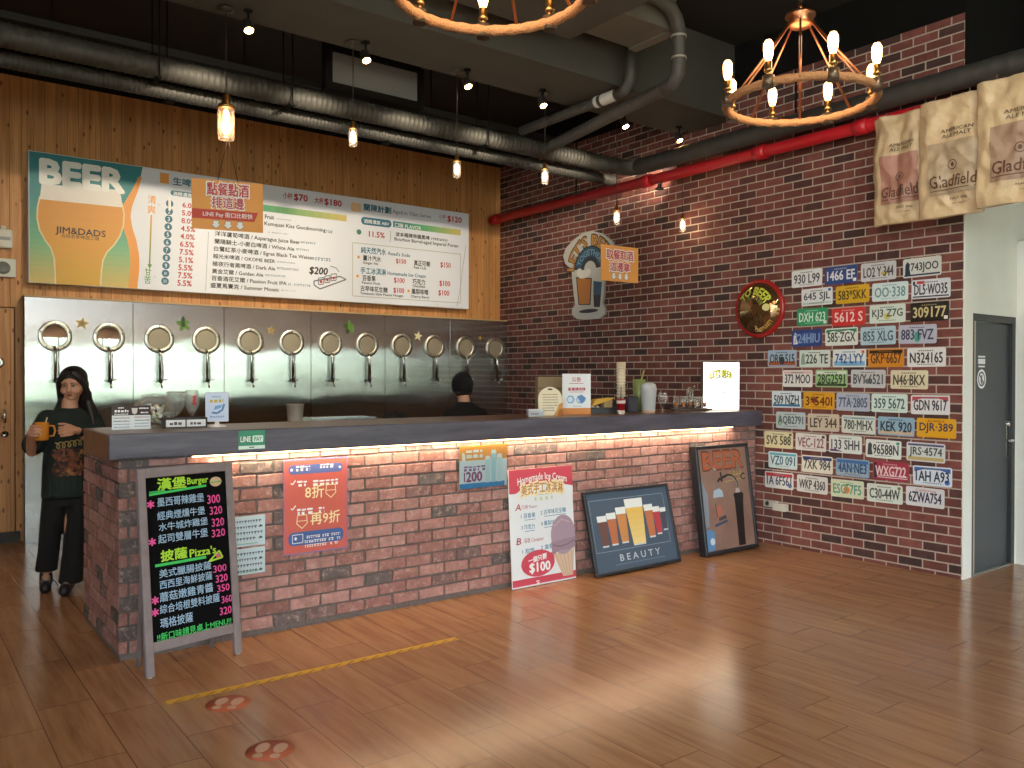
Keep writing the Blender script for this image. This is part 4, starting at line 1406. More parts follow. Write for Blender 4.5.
# ---- chalk menu board
yaw = math.atan2(4.463 - 4.361, 1.542 - 1.058)
o = thing('chalkboard_stand', 'standing chalkboard menu in a grey wooden frame at the left end of the bar', 'chalkboard', (1.30, 4.41, 0.0), (-0.10, 0, yaw))
o.location.z = 0.005
w = math.hypot(0.484, 0.102) + 0.03; h = 1.035
WD = M('857a7c', 0.6, name='grey_painted_wood', var=0.12, bscale=15)
for s_ in (-1, 1):
    b = B(); b.box((s_ * (w / 2 - 0.042), 0, 0), (s_ * w / 2, 0.03, h), WD, 0.004, 1); rl = b.build('side_rail', o)
    b = B(); b.tube([(s_ * (w / 2 - 0.02), 0.015, -0.004), (s_ * (w / 2 - 0.02), 0.015, 0.008)], 0.012, M('d0d0cc', 0.4), 10); b.build('foot_cap', rl)
    b = B(); b.tube([(s_ * (w / 2 - 0.06), 0.045, h - 0.03), (s_ * (w / 2 - 0.06), 0.215, 0.020)], 0.014, WD, 8); b.build('rear_leg', o)
b = B(); b.tube([(-w / 2 + 0.06, 0.15, 0.40), (w / 2 - 0.06, 0.15, 0.40)], 0.011, WD, 8); b.build('rear_brace', o)
b = B(); b.box((-w / 2 + 0.042, 0.002, h - 0.05), (w / 2 - 0.042, 0.028, h), WD, 0.003, 1); b.build('top_rail', o)
b = B(); b.box((-w / 2 + 0.042, 0.002, 0.115), (w / 2 - 0.042, 0.028, 0.165), WD, 0.003, 1); b.build('bottom_rail', o)
b = B(); b.box((-w / 2 + 0.042, 0.008, 0.165), (w / 2 - 0.042, 0.02, h - 0.05), M('0b0c0e', 0.9, spec=0.1)); pc = b.build('chalkboard', o)
sf = Surf(o, 0.008); a = Art(sf, 0.008)
LG = M('a6d83a', 0.8); GN = M('3fc463', 0.8); CH = M('9fc0dc', 0.8); PN = M('e0559c', 0.8)
a.texth('漢堡', 157, 479, 490.5, 186, LG, 1, 0.06); a.texth('Burger', 187, 478, 486.5, 208, LG, 1, 0.04)
a.line([(149, 495), (206, 485.5)], 0.012, GN, 1); a.line([(149, 492.5), (165, 490.5)], 0.006, GN, 1)
a.disc((215.5, 481.5), 0.034, 0.026, M('c9a98a', 0.6), 1, 18); a.line([(209.5, 482.5), (221.5, 481)], 0.008, M('6fae5a', 0.6), 2)
for t_, u0, v0, v1, u1 in (('墨西哥辣雞堡', 157, 498, 507, 204), ('經典煙燻牛堡', 157, 512, 520.5, 205), ('水牛城炸雞堡', 158.5, 523.5, 531.5, 208), ('起司雙層牛堡', 158, 535, 544, 208),
                           ('美式臘腸披薩', 159, 570, 578.5, 211.5), ('西西里海鮮披薩', 159.5, 581, 589.5, 212.5), ('蘑菇嫩雞青醬', 159.5, 593, 602.5, 213.5), ('綜合培根雙料披薩', 159.5, 605.5, 614.5, 220), ('瑪格披薩', 160, 619, 629, 193)):
    a.texth(t_, u0, v0, v1, u1, CH, 1, 0.015)
for t_, u0, v0, v1, u1 in (('300', 207, 495.5, 504, 220), ('320', 209.5, 507, 515, 222), ('320', 211.5, 519, 527, 224), ('320', 211.5, 530, 537.5, 225), ('300', 213, 566, 573, 226.5), ('320', 215.5, 575.5, 583, 227.5), ('350', 217, 585.5, 592.5, 229.5), ('360', 221.5, 596.5, 603.5, 232), ('320', 219.5, 608, 615.5, 231.5)):
    a.texth(t_, u0, v0, v1, u1, PN, 1, 0.02)
for p in ((150.5, 504.5), (152, 542), (155, 600.5), (155, 612.5)):
    for k in range(3):
        c, s_ = math.cos(k * PI / 3 + 0.5), math.sin(k * PI / 3 + 0.5)
        x, z = sf(*p)
        a.line([(x - 0.02 * c, z - 0.02 * s_), (x + 0.02 * c, z + 0.02 * s_)], 0.009, PN, 1, True)
a.texth('披薩', 160.5, 551, 562, 187, LG, 1, 0.06); a.texth("Pizza's", 189.5, 549.5, 557.5, 216, LG, 1, 0.04)
a.line([(155, 566), (206, 557)], 0.014, GN, 1); a.line([(209, 561.5), (219, 550.5), (222.5, 557), (209, 561.5)], 0.009, LG, 1)
a.disc((218, 555.5), 0.014, 0.014, M('c9607a', 0.6), 2, 10)
a.texth('!!新口味請見桌上MENU!!', 157, 634, 642, 232, GN, 1, 0.03)
a.build('chalk_lettering', pc)
# ================================================================ on the brick wall
WX = 6.394
RZ = -PI / 2
PW, PH = 0.297, 0.147
# text, zoom centre (A: +750,+240  B: +750,+380, /4.6545), ground, ink, extras, what the label says
A_, B_ = (750, 240), (750, 380)
PL = [
 ('930 L99', A_, 265, 178, 'e3e6ea', '4a4f58', [], 'white plate 930 L99'),
 ('1466 EF', A_, 424, 162, '2c4a86', 'dfe3e8', [('dot', 'e8e8e8')], 'dark blue plate 1466 EF'),
 ('LO2 Y 344', A_, 598, 146, 'c9ccd0', '3f434a', [('blob', 'c9b45a', 0.5, 0.12)], 'grey plate LO2 Y 344'),
 ('743JOO', A_, 801, 126, 'd3d9d6', '2f3a45', [('blobL', '1f3146'), ('bot', '22384f', 0.1)], 'white plate 743JOO with a dark blue figure'),
 ('645 SJL', A_, 312, 264, 'e2e6ea', '39424c', [('dot2', '2f6fae'), ('botc', 'bcd4cf', 0.14)], 'white plate 645 SJL'),
 ('583*SKK', A_, 477, 252, 'd2a92c', '4a3c22', [], 'yellow plate 583 SKK'),
 ('OO·338', A_, 652, 240, 'd2e4e6', '6f95a0', [], 'pale blue plate OO 338'),
 ('DL5·WO35', A_, 842, 226, 'd5dbe2', '3b4048', [('topl', 'b83a44'), ('bot', '2f343c', 0.08)], 'white plate DL5 WO35 with a red mark'),
 ('DXH 623', A_, 290, 357, '2a9a68', 'd9efe2', [('dot', 'e8e8e8')], 'green plate DXH 623'),
 ('5612 S', A_, 459, 356, 'cf3434', 'f0dcd8', [], 'red plate 5612 S'),
 ('KJ3 Z7G', A_, 640, 343, 'd2dfd6', '47565c', [('blob', 'c9c76a', 0.0, 0.3)], 'pale green plate KJ3 Z7G'),
 ('309177', A_, 836, 333, '1f1d1a', 'd3c795', [('dot', 'e0e0dc')], 'black plate 309177'),
 ('724HIU', A_, 265, 456, '24407e', '8ea6d0', [('blobL', 'dfe4ec'), ('mid', '3b5a9a')], 'dark blue plate with a pale left edge'),
 ('585·ZGX', A_, 426, 450, 'e0e6e0', '3c4a48', [('topw', '2f8a5c')], 'white plate 585 ZGX with green hills'),
 ('855 XLG', A_, 596, 445, 'aecbd6', '4a5f74', [], 'sky blue plate 855 XLG'),
 ('883 FVZ', A_, 779, 438, 'b4b9cc', '3a3f5a', [('blob', '4aa08c', 0.02, 0.6)], 'lilac plate 883 FVZ with a green shape'),
 ('ORG 515', A_, 150, 551, '9fb9d0', '3b3a3c', [('botc', 'a8562f', 0.3), ('blob', '23262c', 0.0, 0.5)], 'blue and brown plate ORG 515'),
 ('226 TE', A_, 302, 552, 'd3dfd8', '39484a', [('blobL', '8aa695')], 'pale plate 226 TE with a grey green shape'),
 ('742·LYY', A_, 463, 550, 'dfe7e4', '2b5aa0', [('botc', '7fb6de', 0.3), ('dot2', 'c9583a')], 'white and blue plate 742 LYY'),
 ('GKP·6657', A_, 633, 549, 'd08a2a', '5a3420', [('top', '241a14', 0.2)], 'orange plate GKP 6657 with a black top'),
 ('N324165', A_, 821, 546, 'e0e2e2', '34383c', [], 'white plate N324165'),
 ('372 MOO', A_, 222, 645, 'e0e0dc', '3c4652', [('topc', 'd9b6b6', 0.16)], 'white plate 372 MOO'),
 ('28G2591', A_, 379, 645, '9cc08a', '2a3d2c', [('bot', '243a26', 0.16), ('top', 'd6dfcf', 0.2)], 'green landscape plate 28G2591'),
 ('BVY 6521', A_, 550, 646, 'c3c7ca', '4a4f55', [('blob', '6a6f75', 0.0, 0.2)], 'grey plate BVY 6521'),
 ('N46·BKX', A_, 741, 650, 'd9d3b4', '3f3d34', [], 'cream plate N46 BKX'),
 ('509 NZH', B_, 170, 90, 'd6e3ea', '37424e', [('bot', '2f6f9c', 0.16)], 'pale plate 509 NZH with a blue lower edge'),
 ('3*540I', B_, 321, 96, 'd8a022', '5a2c1c', [('blobM', '8a2f22')], 'golden plate with a dark red emblem'),
 ('7TA·2805', B_, 480, 103, 'aeb9cc', '4f5c78', [], 'grey blue plate 7TA 2805'),
 ('359 5672', B_, 649, 108, 'd3e6e0', '3f6a68', [], 'mint plate 359 5672'),
 ('GDN 9617', B_, 839, 116, 'e2e4e6', '343c46', [('topw2', 'b8505a')], 'white plate GDN 9617 with red wings'),
 ('AQB2791', B_, 190, 188, 'b6c6ca', '3f5260', [('blobL', '8fb39a')], 'grey green plate AQB2791'),
 ('LEY 344', B_, 342, 198, 'c9c0ac', '4a423c', [], 'tan plate LEY 344'),
 ('780·MHX', B_, 505, 208, 'd6dcd4', '47524c', [('topc', '9fc0c8', 0.15)], 'pale plate 780 MHX'),
 ('KEK 920', B_, 680, 216, '8fb4cc', '23303e', [('botc', 'c9b79a', 0.22)], 'blue plate KEK 920'),
 ('DJR·389', B_, 867, 224, 'e0a81e', '2f3552', [('top', 'e0a81e', 0.1)], 'golden plate DJR 389'),
 ('SVS 588', B_, 134, 279, 'dcd6ae', '3f4238', [('dot2', '5a5a4a')], 'cream plate SVS 588'),
 ('VEC-122', B_, 283, 290, 'dcdcd8', '8a5a60', [('dot2', '3a3a3a')], 'white plate VEC 122 in dull red'),
 ('133 SHH', B_, 444, 300, 'dce4e0', '46505a', [('tri', '5a3f7a')], 'white plate 133 SHH with a purple corner'),
 ('96588N', B_, 621, 322, 'dfe6e2', '39424a', [('blobL', '39424a'), ('dot2', '4aa08c')], 'white plate 96588N'),
 ('JRS·4574', B_, 818, 337, 'd3d9dc', '39503c', [('top', '4a4a7a', 0.12), ('bot', 'c0b070', 0.2)], 'white plate JRS 4574 with a tan lower edge'),
 ('VZ0 091', B_, 153, 374, 'd0e6ea', '3f6a86', [('topc', '62b0c4', 0.16)], 'pale turquoise plate VZ0 091'),
 ('7XK 984', B_, 313, 393, 'e3e3d6', '4a4f52', [('top', '23357a', 0.2)], 'cream plate 7XK 984 with a navy top'),
 ('4AN·NE3', B_, 477, 409, '86a8c2', '274a78', [('topc', '3a6fb0', 0.2), ('botc', 'a3b3bc', 0.2)], 'dull blue plate 4AN NE3'),
 ('WXG722', B_, 655, 424, 'a3324a', 'ead6da', [('edgeL', '2a2a2e'), ('line', 'ead6da', 0.2)], 'crimson plate WXG722'),
 ('1AH A93', B_, 849, 448, 'd9e6f2', '27364a', [('topw2', '3a62a8'), ('dotb', '2f6fc4')], 'white and blue plate 1AH A93'),
 ('1A 6F561', B_, 136, 467, 'dfe2e2', '3a4a6a', [('top', 'c23a3f', 0.24), ('dotb', '5a7fb0')], 'red white and blue plate 1A 6F561'),
 ('WKP 4360', B_, 290, 486, 'd9dcda', '47474c', [], 'white plate WKP 4360'),
 ('ESO 7F5', B_, 453, 507, 'd2dcc0', '5f9a86', [('blobM2', 'd98a3a')], 'pale green plate with an orange fruit'),
 ('C30-44W', B_, 627, 529, 'd6e2d8', '3d4a48', [('dot2', '6a7a4a')], 'pale green plate C30 44W'),
 ('6ZWA754', B_, 815, 546, 'd9dce0', '2c3550', [], 'white plate 6ZWA754'),
]
rp = random.Random(4)
for i, (t_, org, cx, cy, bgc, ink, ex, lab) in enumerate(PL):
    P = onx(org[0] + cx / 4.6545, org[1] + cy / 4.6545, WX)
    b = B()
    pts = []
    r = 0.014
    for qx, qz, a0 in ((PW / 2 - r, PH / 2 - r, 0), (-PW / 2 + r, PH / 2 - r, 90), (-PW / 2 + r, -PH / 2 + r, 180), (PW / 2 - r, -PH / 2 + r, 270)):
        for t in (0, 30, 60, 90):
            pts.append((qx + r * math.cos(math.radians(a0 + t)), qz + r * math.sin(math.radians(a0 + t))))
    mb = M(bgc, 0.42)
    b.prism(pts, -0.0035, 0.0, mb, M('9a9a98', 0.4, 0.6))
    # raised rim
    inn = [(x * 0.965, z * 0.93) for x, z in pts]
    for k in range(len(pts)):
        k2 = (k + 1) % len(pts)
        b.poly([(pts[k][0], -0.0035, pts[k][1]), (pts[k2][0], -0.0035, pts[k2][1]), (inn[k2][0], -0.005, inn[k2][1]), (inn[k][0], -0.005, inn[k][1])], mb)
        b.poly([(inn[k][0], -0.005, inn[k][1]), (inn[k2][0], -0.005, inn[k2][1]), (inn[k2][0] * 0.975, -0.0036, inn[k2][1] * 0.96), (inn[k][0] * 0.975, -0.0036, inn[k][1] * 0.96)], mb)
    o = b.build('licence_plate', loc=(WX, P.y, P.z), rot=(0, rp.uniform(-0.012, 0.012), RZ))
    tag(o, lab + ' on the brick wall', 'licence plate', 'licence plates on the brick wall')
    a = Art(None, -0.0036, 0.0004)
    x0, x1, z0, z1 = -PW / 2 + 0.011, PW / 2 - 0.011, -PH / 2 + 0.011, PH / 2 - 0.011
    for e in ex:
        m_ = M(e[1], 0.45)
        k = e[0]
        if k in ('top', 'topc'): a.rectl(x0, z1 - (z1 - z0) * e[2], x1, z1, m_, 0)
        if k in ('bot', 'botc'): a.rectl(x0, z0, x1, z0 + (z1 - z0) * e[2], m_, 0)
        if k == 'topl': a.rectl(x0 + 0.03, z1 - 0.022, x0 + 0.09, z1, m_, 0); a.rectl(x0, z1 - 0.03, x0 + 0.018, z1, M('2a2f38', 0.5), 0)
        if k == 'topw': a.poly([(x0, z1), (x0, z1 - 0.03), (x0 + 0.06, z1 - 0.012), (x0 + 0.12, z1 - 0.024), (x0 + 0.2, z1 - 0.01), (x1, z1 - 0.03), (x1, z1)], m_, 0, True)
        if k == 'topw2': a.poly([(x0, z1), (x0, z1 - 0.035), (x0 + 0.08, z1 - 0.012), (x1 - 0.08, z1 - 0.012), (x1, z1 - 0.035), (x1, z1)], m_, 0, True)
        if k == 'blob': a.disc((e[2] * 0.1, -0.02), 0.028, 0.05 * e[3] + 0.012, m_, 0, 12, True)
        if k == 'blobL': a.poly([(x0 + 0.005, z0 + 0.01), (x0 + 0.05, z0 + 0.012), (x0 + 0.04, 0.0), (x0 + 0.045, 0.03), (x0 + 0.025, z1 - 0.01), (x0 + 0.01, 0.03)], m_, 0, True)
        if k == 'blobM': a.poly(star_pts(-0.045, 0.0, 0.042, 0.02, 6), m_, 0, True)
        if k == 'blobM2': a.disc((-0.005, -0.01), 0.03, 0.03, m_, 0, 14, True); a.poly([(0.0, 0.02), (0.03, 0.045), (-0.02, 0.04)], M('4a8a4a', 0.5), 0, True)
        if k == 'mid': a.rectl(-0.05, z0 + 0.01, 0.06, z1 - 0.015, m_, 0)
        if k == 'tri': a.poly([(x0, z0), (x0 + 0.12, z0), (x0 + 0.05, z0 + 0.02), (x0, z0 + 0.018)], m_, 0, True)
        if k == 'dot': a.rectl(x1 - 0.028, z0, x1, z0 + 0.026, m_, 0)
        if k == 'dot2': a.rectl(x1 - 0.03, z1 - 0.022, x1 - 0.004, z1, m_, 0)
        if k == 'dotb': a.disc((x1 - 0.025, z0 + 0.022), 0.02, 0.02, m_, 0, 12, True)
        if k == 'edgeL': a.rectl(x0, z0, x0 + 0.022, z1, m_, 0)
        if k == 'line': a.rectl(x0 + 0.03, z0 + 0.006, x1, z0 + 0.012, m_, 0); a.rectl(x0 + 0.03, z0 + 0.02, x1, z0 + 0.025, m_, 0)
    tw = 0.125 if len(t_) >= 6 else 0.11
    if 'A' and t_ in ('743JOO', '96588N', '226 TE'): a.textl(t_, -0.085, -0.042, 0.125, 0.037, M(ink, 0.5), 1, 0.03)
    else: a.textl(t_, -tw, -0.042, tw, 0.037, M(ink, 0.5), 1, 0.03)
    if t_ == 'DJR·389': a.textl('ALASKA', -0.065, 0.044, 0.065, 0.061, M('8a3a22', 0.5), 1, 0.02)
    elif t_ == '6ZWA754': a.textl('California', -0.075, 0.042, 0.085, 0.062, M('b0525a', 0.5), 1, 0.0, 0.2)
    elif t_ not in ('743JOO', '724HIU'):
        for k in range(7):
            a.rectl(-0.06 + 0.017 * k, 0.047, -0.048 + 0.017 * k, 0.056, M(mixc(ink, bgc, 0.35), 0.5), 1)
        if i % 2 == 0:
            for k in range(9):
                a.rectl(-0.07 + 0.016 * k, -0.057, -0.059 + 0.016 * k, -0.05, M(mixc(ink, bgc, 0.4), 0.5), 1)
    a.build('plate_lettering', o)

# ---- round domed sign
o = thing('round_sign', 'glossy domed round sign with a red rim, left of the licence plates', 'sign', (WX, 4.69, 2.125), (0, 0, RZ))
b = B(); b.lathe([(0.262, 0.0), (0.268, 0.015), (0.26, 0.03), (0.235, 0.038), (0.228, 0.03)], M('a32222', 0.25), (0, 0, 0), 'Y', 44, cap=False); b.build('rim', o)
DOME = M('8a6a48', 0.07, 0.75, name='glossy_dome')
def dome_h(r): return 0.03 + 0.10 * max(0.0, 1 - (r / 0.236) ** 2) ** 0.75
b = B(); b.lathe([(0.236, 0.03)] + [(r, dome_h(r)) for r in (0.228, 0.21, 0.185, 0.155, 0.12, 0.08, 0.04, 0.008)], DOME, (0, 0, 0), 'Y', 44, cap=False); dm = b.build('dome', o)
a = Art(None, 0.0, 0.0006, disp=lambda x, z: -dome_h(math.hypot(x, z)) - 0.001)
LGN = M('c5cf4a', 0.4); GLD = M('c9a65a', 0.4)
def onarc(r0, c0, wd):
    return lambda X, Z: ((r0 + Z) * math.cos(c0 - X / r0), (r0 + Z) * math.sin(c0 - X / r0))
a.textl('TO BEER', -0.17, -0.03, 0.17, 0.04, LGN, 1, 0.06, fn=onarc(0.15, PI / 2 - 0.1, 1))
a.textl('CRAFTER', -0.11, -0.015, 0.11, 0.02, M('7a8a4a', 0.4), 1, 0.02, fn=onarc(0.095, PI / 2 - 0.2, 1))
a.disc((0.135, 0.0), 0.032, 0.032, M('d3cd8a', 0.4), 1, 16, True)
a.textl('COMMUNITY', 0.0, -0.014, 0.2, 0.014, GLD, 1, 0.03, fn=lambda X, Z: ((0.20 - Z) * math.cos(-1.6 + X / 0.2), (0.20 - Z) * math.sin(-1.6 + X / 0.2)))
a.build('sign_lettering', dm)

# ---- cut-out beer sign
o = thing('cutout_sign', 'white edged cut-out sign with arched lettering, half hidden behind a hanging sign', 'sign', (WX, 6.98, 2.62), (0, 0, RZ))
sf = Surf(o, -0.03)
out = [(563, 256), (566, 248), (573, 240), (582, 233.5), (592, 231), (602, 233.5), (612, 241), (617, 252), (614, 264), (607, 268), (604.5, 280), (603.5, 296), (602.5, 303), (605, 309), (605, 314), (600, 318.5), (588, 319.5), (577, 319), (572, 315), (572, 309), (575, 305), (573.5, 292), (572, 278), (571.5, 269), (565, 264)]
P0 = [sf(*q) for q in out]
b = B(); b.prism(P0, -0.03, -0.002, M('c6c6c2', 0.5), M('8f8f8c', 0.6)); bd = b.build('board', o)
a = Art(sf, -0.03)
cx, cz = sf(590, 268)
DKB = M('2b2f36', 0.5)
a.ringl(cx, cz - 0.02, 0.10, 0.27, DKB, 0, 24, 5, 175)
BLU2 = M('2f5570', 0.5); OR = M('c58a3a', 0.5)
a.ringl(cx, cz - 0.02, 0.15, 0.255, BLU2, 1, 24, 12, 168)
def arc2(r, c0): return lambda X, Z: (cx + (r + Z) * math.cos(c0 - X / r), cz - 0.02 + (r + Z) * math.sin(c0 - X / r))
a.textl("LET'S BEER", -0.40, -0.005, 0.40, 0.125, DKB, 1, 0.10, fn=arc2(0.275, PI / 2 + 0.05))
a.textl("LET'S BEER", -0.40, 0.0, 0.40, 0.118, OR, 2, 0.03, fn=arc2(0.275, PI / 2 + 0.05))
a.textl('TOGETHER', -0.22, -0.02, 0.22, 0.045, M('7fa3b8', 0.5), 2, 0.02, fn=arc2(0.185, PI / 2 + 0.05))
# a plain glass of beer stands where the sign's figures are
a.poly([(576, 277), (592, 278), (590.5, 305), (578.5, 305)], DKB, 0)
a.poly([(577, 278), (591, 279), (589.5, 304), (579.5, 304)], M('b9773a', 0.5), 1)
a.disc((583.5, 274.5), 0.10, 0.045, M('e2e0da', 0.5), 1, 18); a.disc((579.5, 272), 0.05, 0.04, M('e2e0da', 0.5), 2, 14); a.disc((588, 272), 0.05, 0.04, M('e2e0da', 0.5), 3, 14)
a.poly([(593.5, 281), (602, 282), (601, 295), (593.5, 295)], BLU2, 1); a.poly([(593.5, 295), (601, 295), (600, 307), (594, 307)], DKB, 1)
a.disc((588.5, 311), 0.16, 0.022, DKB, 0, 24)
a.build('printed_sign', bd)

# ---- socket boxes low on the brick
b = B(); b.box((-0.075, -0.035, -0.03), (0.06, 0, 0.03), M('c9c7be', 0.45), 0.004, 2)
b.lathe([(0.0, 0.0), (0.022, 0.0), (0.024, -0.012), (0.0, -0.012)], INK, (-0.035, -0.035, 0.0), 'Y', 14)
b.box((0.04, -0.06, -0.05), (0.165, 0, 0.012), M('d9d7cc', 0.45), 0.005, 2)
tag(b.build('socket_box', loc=(WX, 4.55, 0.365), rot=(0, 0, RZ)), 'white socket box with a black plug low on the brick wall beside the corner picture', 'socket')

# ---- red sprinkler pipe
PIPEX, PIPEZ, PR = 6.20, 3.485, 0.052
pp = thing('sprinkler_pipe', 'red painted sprinkler main running along the top of the brick wall', 'pipe', (PIPEX, 0, PIPEZ))
b = B(); b.tube([(0, 8.62, 0), (0, -1.0, 0)], PR, RED, 20); b.build('pipe_run', pp)
for y in (8.5, 5.92, 4.55, 3.6, 2.2, 0.8):
    b = B(); b.tube([(0, y - 0.06, 0), (0, y + 0.06, 0)], PR * 1.22, RED, 20); b.build('coupling', pp)
for y in (5.75, 2.35):
    b = B(); b.tube([(0.0, y, 0.0), (0.0, y, -0.10)], 0.022, M('3a3433', 0.5), 10); b.tube([(0, y, -0.10), (0, y, -0.115)], 0.045, M('3a3433', 0.5), 14); b.build('sprinkler_head', pp)
for y in (7.0, 4.2, 1.6):
    b = B(); b.tube([(0.0, y, 0.05), (0.0, y, 1.1)], 0.008, BLACK, 8); b.build('hanger_rod', pp)

# ---- malt sacks hung on the pipe
def sack(y0, y1, ztop, zbot, x, label, panel, pcol, seed, lettering):
    w, h = y0 - y1, ztop - zbot
    o = thing('malt_sack', label, 'sack', (x, (y0 + y1) / 2, zbot), (0, 0, RZ), 'malt sacks on the red pipe')
    nx, nz = 54, 90
    off = Vector((seed * 7.3, seed * 3.1, 0))
    def dsp(X, Z):
        fx, fz = X / w + 0.5, Z / h
        puff = -0.035 * (max(0, 1 - (2 * fx - 1) ** 4)) * (0.35 + 0.65 * math.sin(min(1, max(0, fz)) * PI))
        wr = noise.noise(Vector((X * 7, 0, Z * 5)) + off) * 0.030 + noise.noise(Vector((X * 18, 0, Z * 12)) + off) * 0.014 + abs(noise.noise(Vector((X * 9 + Z * 6, 3, Z * 5)) + off)) * 0.022
        pleat = 0.020 * math.sin(X * 26 + seed + 1.8 * noise.noise(Vector((X * 3, 0, Z * 2)) + off)) * max(0, fz - 0.45) ** 1.3
        return puff + wr + pleat - 0.03
    b = B()
    SK = M(pcol, 0.45, name='woven_sack', bump=0.25, bscale=140, var=0.10)
    for back in (False, True):
        g = []
        for j in range(nz + 1):
            row = []
            for i in range(nx + 1):
                X = -w / 2 + w * i / nx
                Z = h * j / nz
                sx = 1 + 0.02 * noise.noise(Vector((seed, Z * 3, 5)))
                y = dsp(X, Z) if not back else 0.008
                zz = Z + 0.014 * noise.noise(Vector((X * 5, seed, 2))) * (1 if j in (0, nz) else 0)
                row.append(b.bm.verts.new((X * sx, y, zz)))
            g.append(row)
        for j in range(nz):
            for i in range(nx):
                q = [g[j][i], g[j][i + 1], g[j + 1][i + 1], g[j + 1][i]]
                b.face(q if not back else q[::-1], SK, True)
        if not back:
            front = g
    for i in range(nx):
        b.face([front[0][i + 1], front[0][i], g[0][i], g[0][i + 1]], SK); b.face([front[nz][i], front[nz][i + 1], g[nz][i + 1], g[nz][i]], SK)
    for j in range(nz):
        b.face([front[j][0], front[j + 1][0], g[j + 1][0], g[j][0]], SK); b.face([front[j + 1][nx], front[j][nx], g[j][nx], g[j + 1][nx]], SK)
    body = b.build('sack_body', o, recalc=False)
    a = Art(None, -0.007, 0.002, disp=dsp)
    PC = M(panel, 0.5, var=0.15, bscale=9); DK2 = M('54463a', 0.5)
    a.rectl(-w * 0.30, h * 0.18, w * 0.44, h * 0.62, PC, 0, 24)
    a.textl('AMERICAN', -w * 0.12, h * 0.70, w * 0.38, h * 0.73, DK2, 1, 0.02); a.textl('ALE MALT', -w * 0.10, h * 0.655, w * 0.36, h * 0.685, DK2, 1, 0.02)
    a.textl('Gladfield', -w * 0.27, h * 0.24, w * 0.43, h * 0.34, M('57392c', 0.5), 2, 0.015)
    a.ringl(w * 0.08, h * 0.42, 0.028, 0.034, M('57392c', 0.5), 2, 18); a.disc((w * 0.08, h * 0.42), 0.012, 0.016, M('57392c', 0.5), 2, 10, True)
    a.rectl(-w * 0.28, h * 0.215, w * 0.42, h * 0.222, M('57392c', 0.5), 2, 6)
    a.textl('MALT 25kg', w * 0.02, h * 0.125, w * 0.3, h * 0.15, DK2, 1, 0.03); a.textl('net weight', w * 0.06, h * 0.09, w * 0.28, h * 0.108, DK2, 1, 0.0)
    a.build('sack_print', body)
    b = B(); b.tube([(-w * 0.3, -0.03, h - 0.08), (-w * 0.27, 0.0, h + 0.01), (-w * 0.26, 0.0, h + 0.04)], 0.004, M('7a5a44', 0.7), 6); b.build('tie', o); b = B(); b.tube([(w * 0.3, -0.03, h - 0.06), (w * 0.28, 0.0, h + 0.01), (w * 0.27, 0.0, h + 0.04)], 0.004, M('7a5a44', 0.7), 6); b.build('tie', o)
    return o


sack(3.445, 3.064, 3.48, 2.66, 6.13, 'tan malt sack with a reddish brown panel, leftmost of the three on the red pipe', 'a5786a', 'c6b08e', 1, 1)
sack(3.06, 2.62, 3.485, 2.645, 6.065, 'tan malt sack with a faded grey panel, middle of the three on the red pipe', 'aa987f', 'ccb592', 2, 1)
sack(2.63, 2.14, 3.50, 2.655, 6.0, 'tan malt sack with a mottled brown panel, nearest of the three on the red pipe', '9c8370', 'c8b28e', 3, 1)

# ---- small alarm units at the left end of the wood wall
P = ony(5, 237, 8.66)
b = B(); b.box((-0.10, -0.06, -0.10), (0.06, 0, 0.07), M('d9d9d2', 0.5), 0.025, 3); b.box((-0.08, -0.062, -0.03), (0.04, -0.06, 0.0), M('9fa0a0', 0.5)); b.box((-0.03, -0.04, 0.07), (0.01, -0.01, 0.1), M('c9c9c2', 0.5), 0.004)
tag(b.build('alarm_light', loc=(P.x, 8.70, P.z)), 'small white rounded emergency unit at the left end of the pine wall', 'emergency light')
P = ony(5, 268, 8.66)
b = B(); b.box((-0.11, -0.05, -0.08), (0.085, 0, 0.085), M('d3d5ce', 0.5), 0.012, 2); b.lathe([(0.0, 0.0), (0.05, 0.0), (0.056, -0.004), (0.056, 0.004), (0, 0.004)], M('7f827f', 0.5), (-0.015, -0.051, 0.0), 'Y', 24)
tag(b.build('wall_speaker', loc=(P.x, 8.70, P.z)), 'square white box with a round grey grille, under the emergency unit on the pine wall', 'speaker')

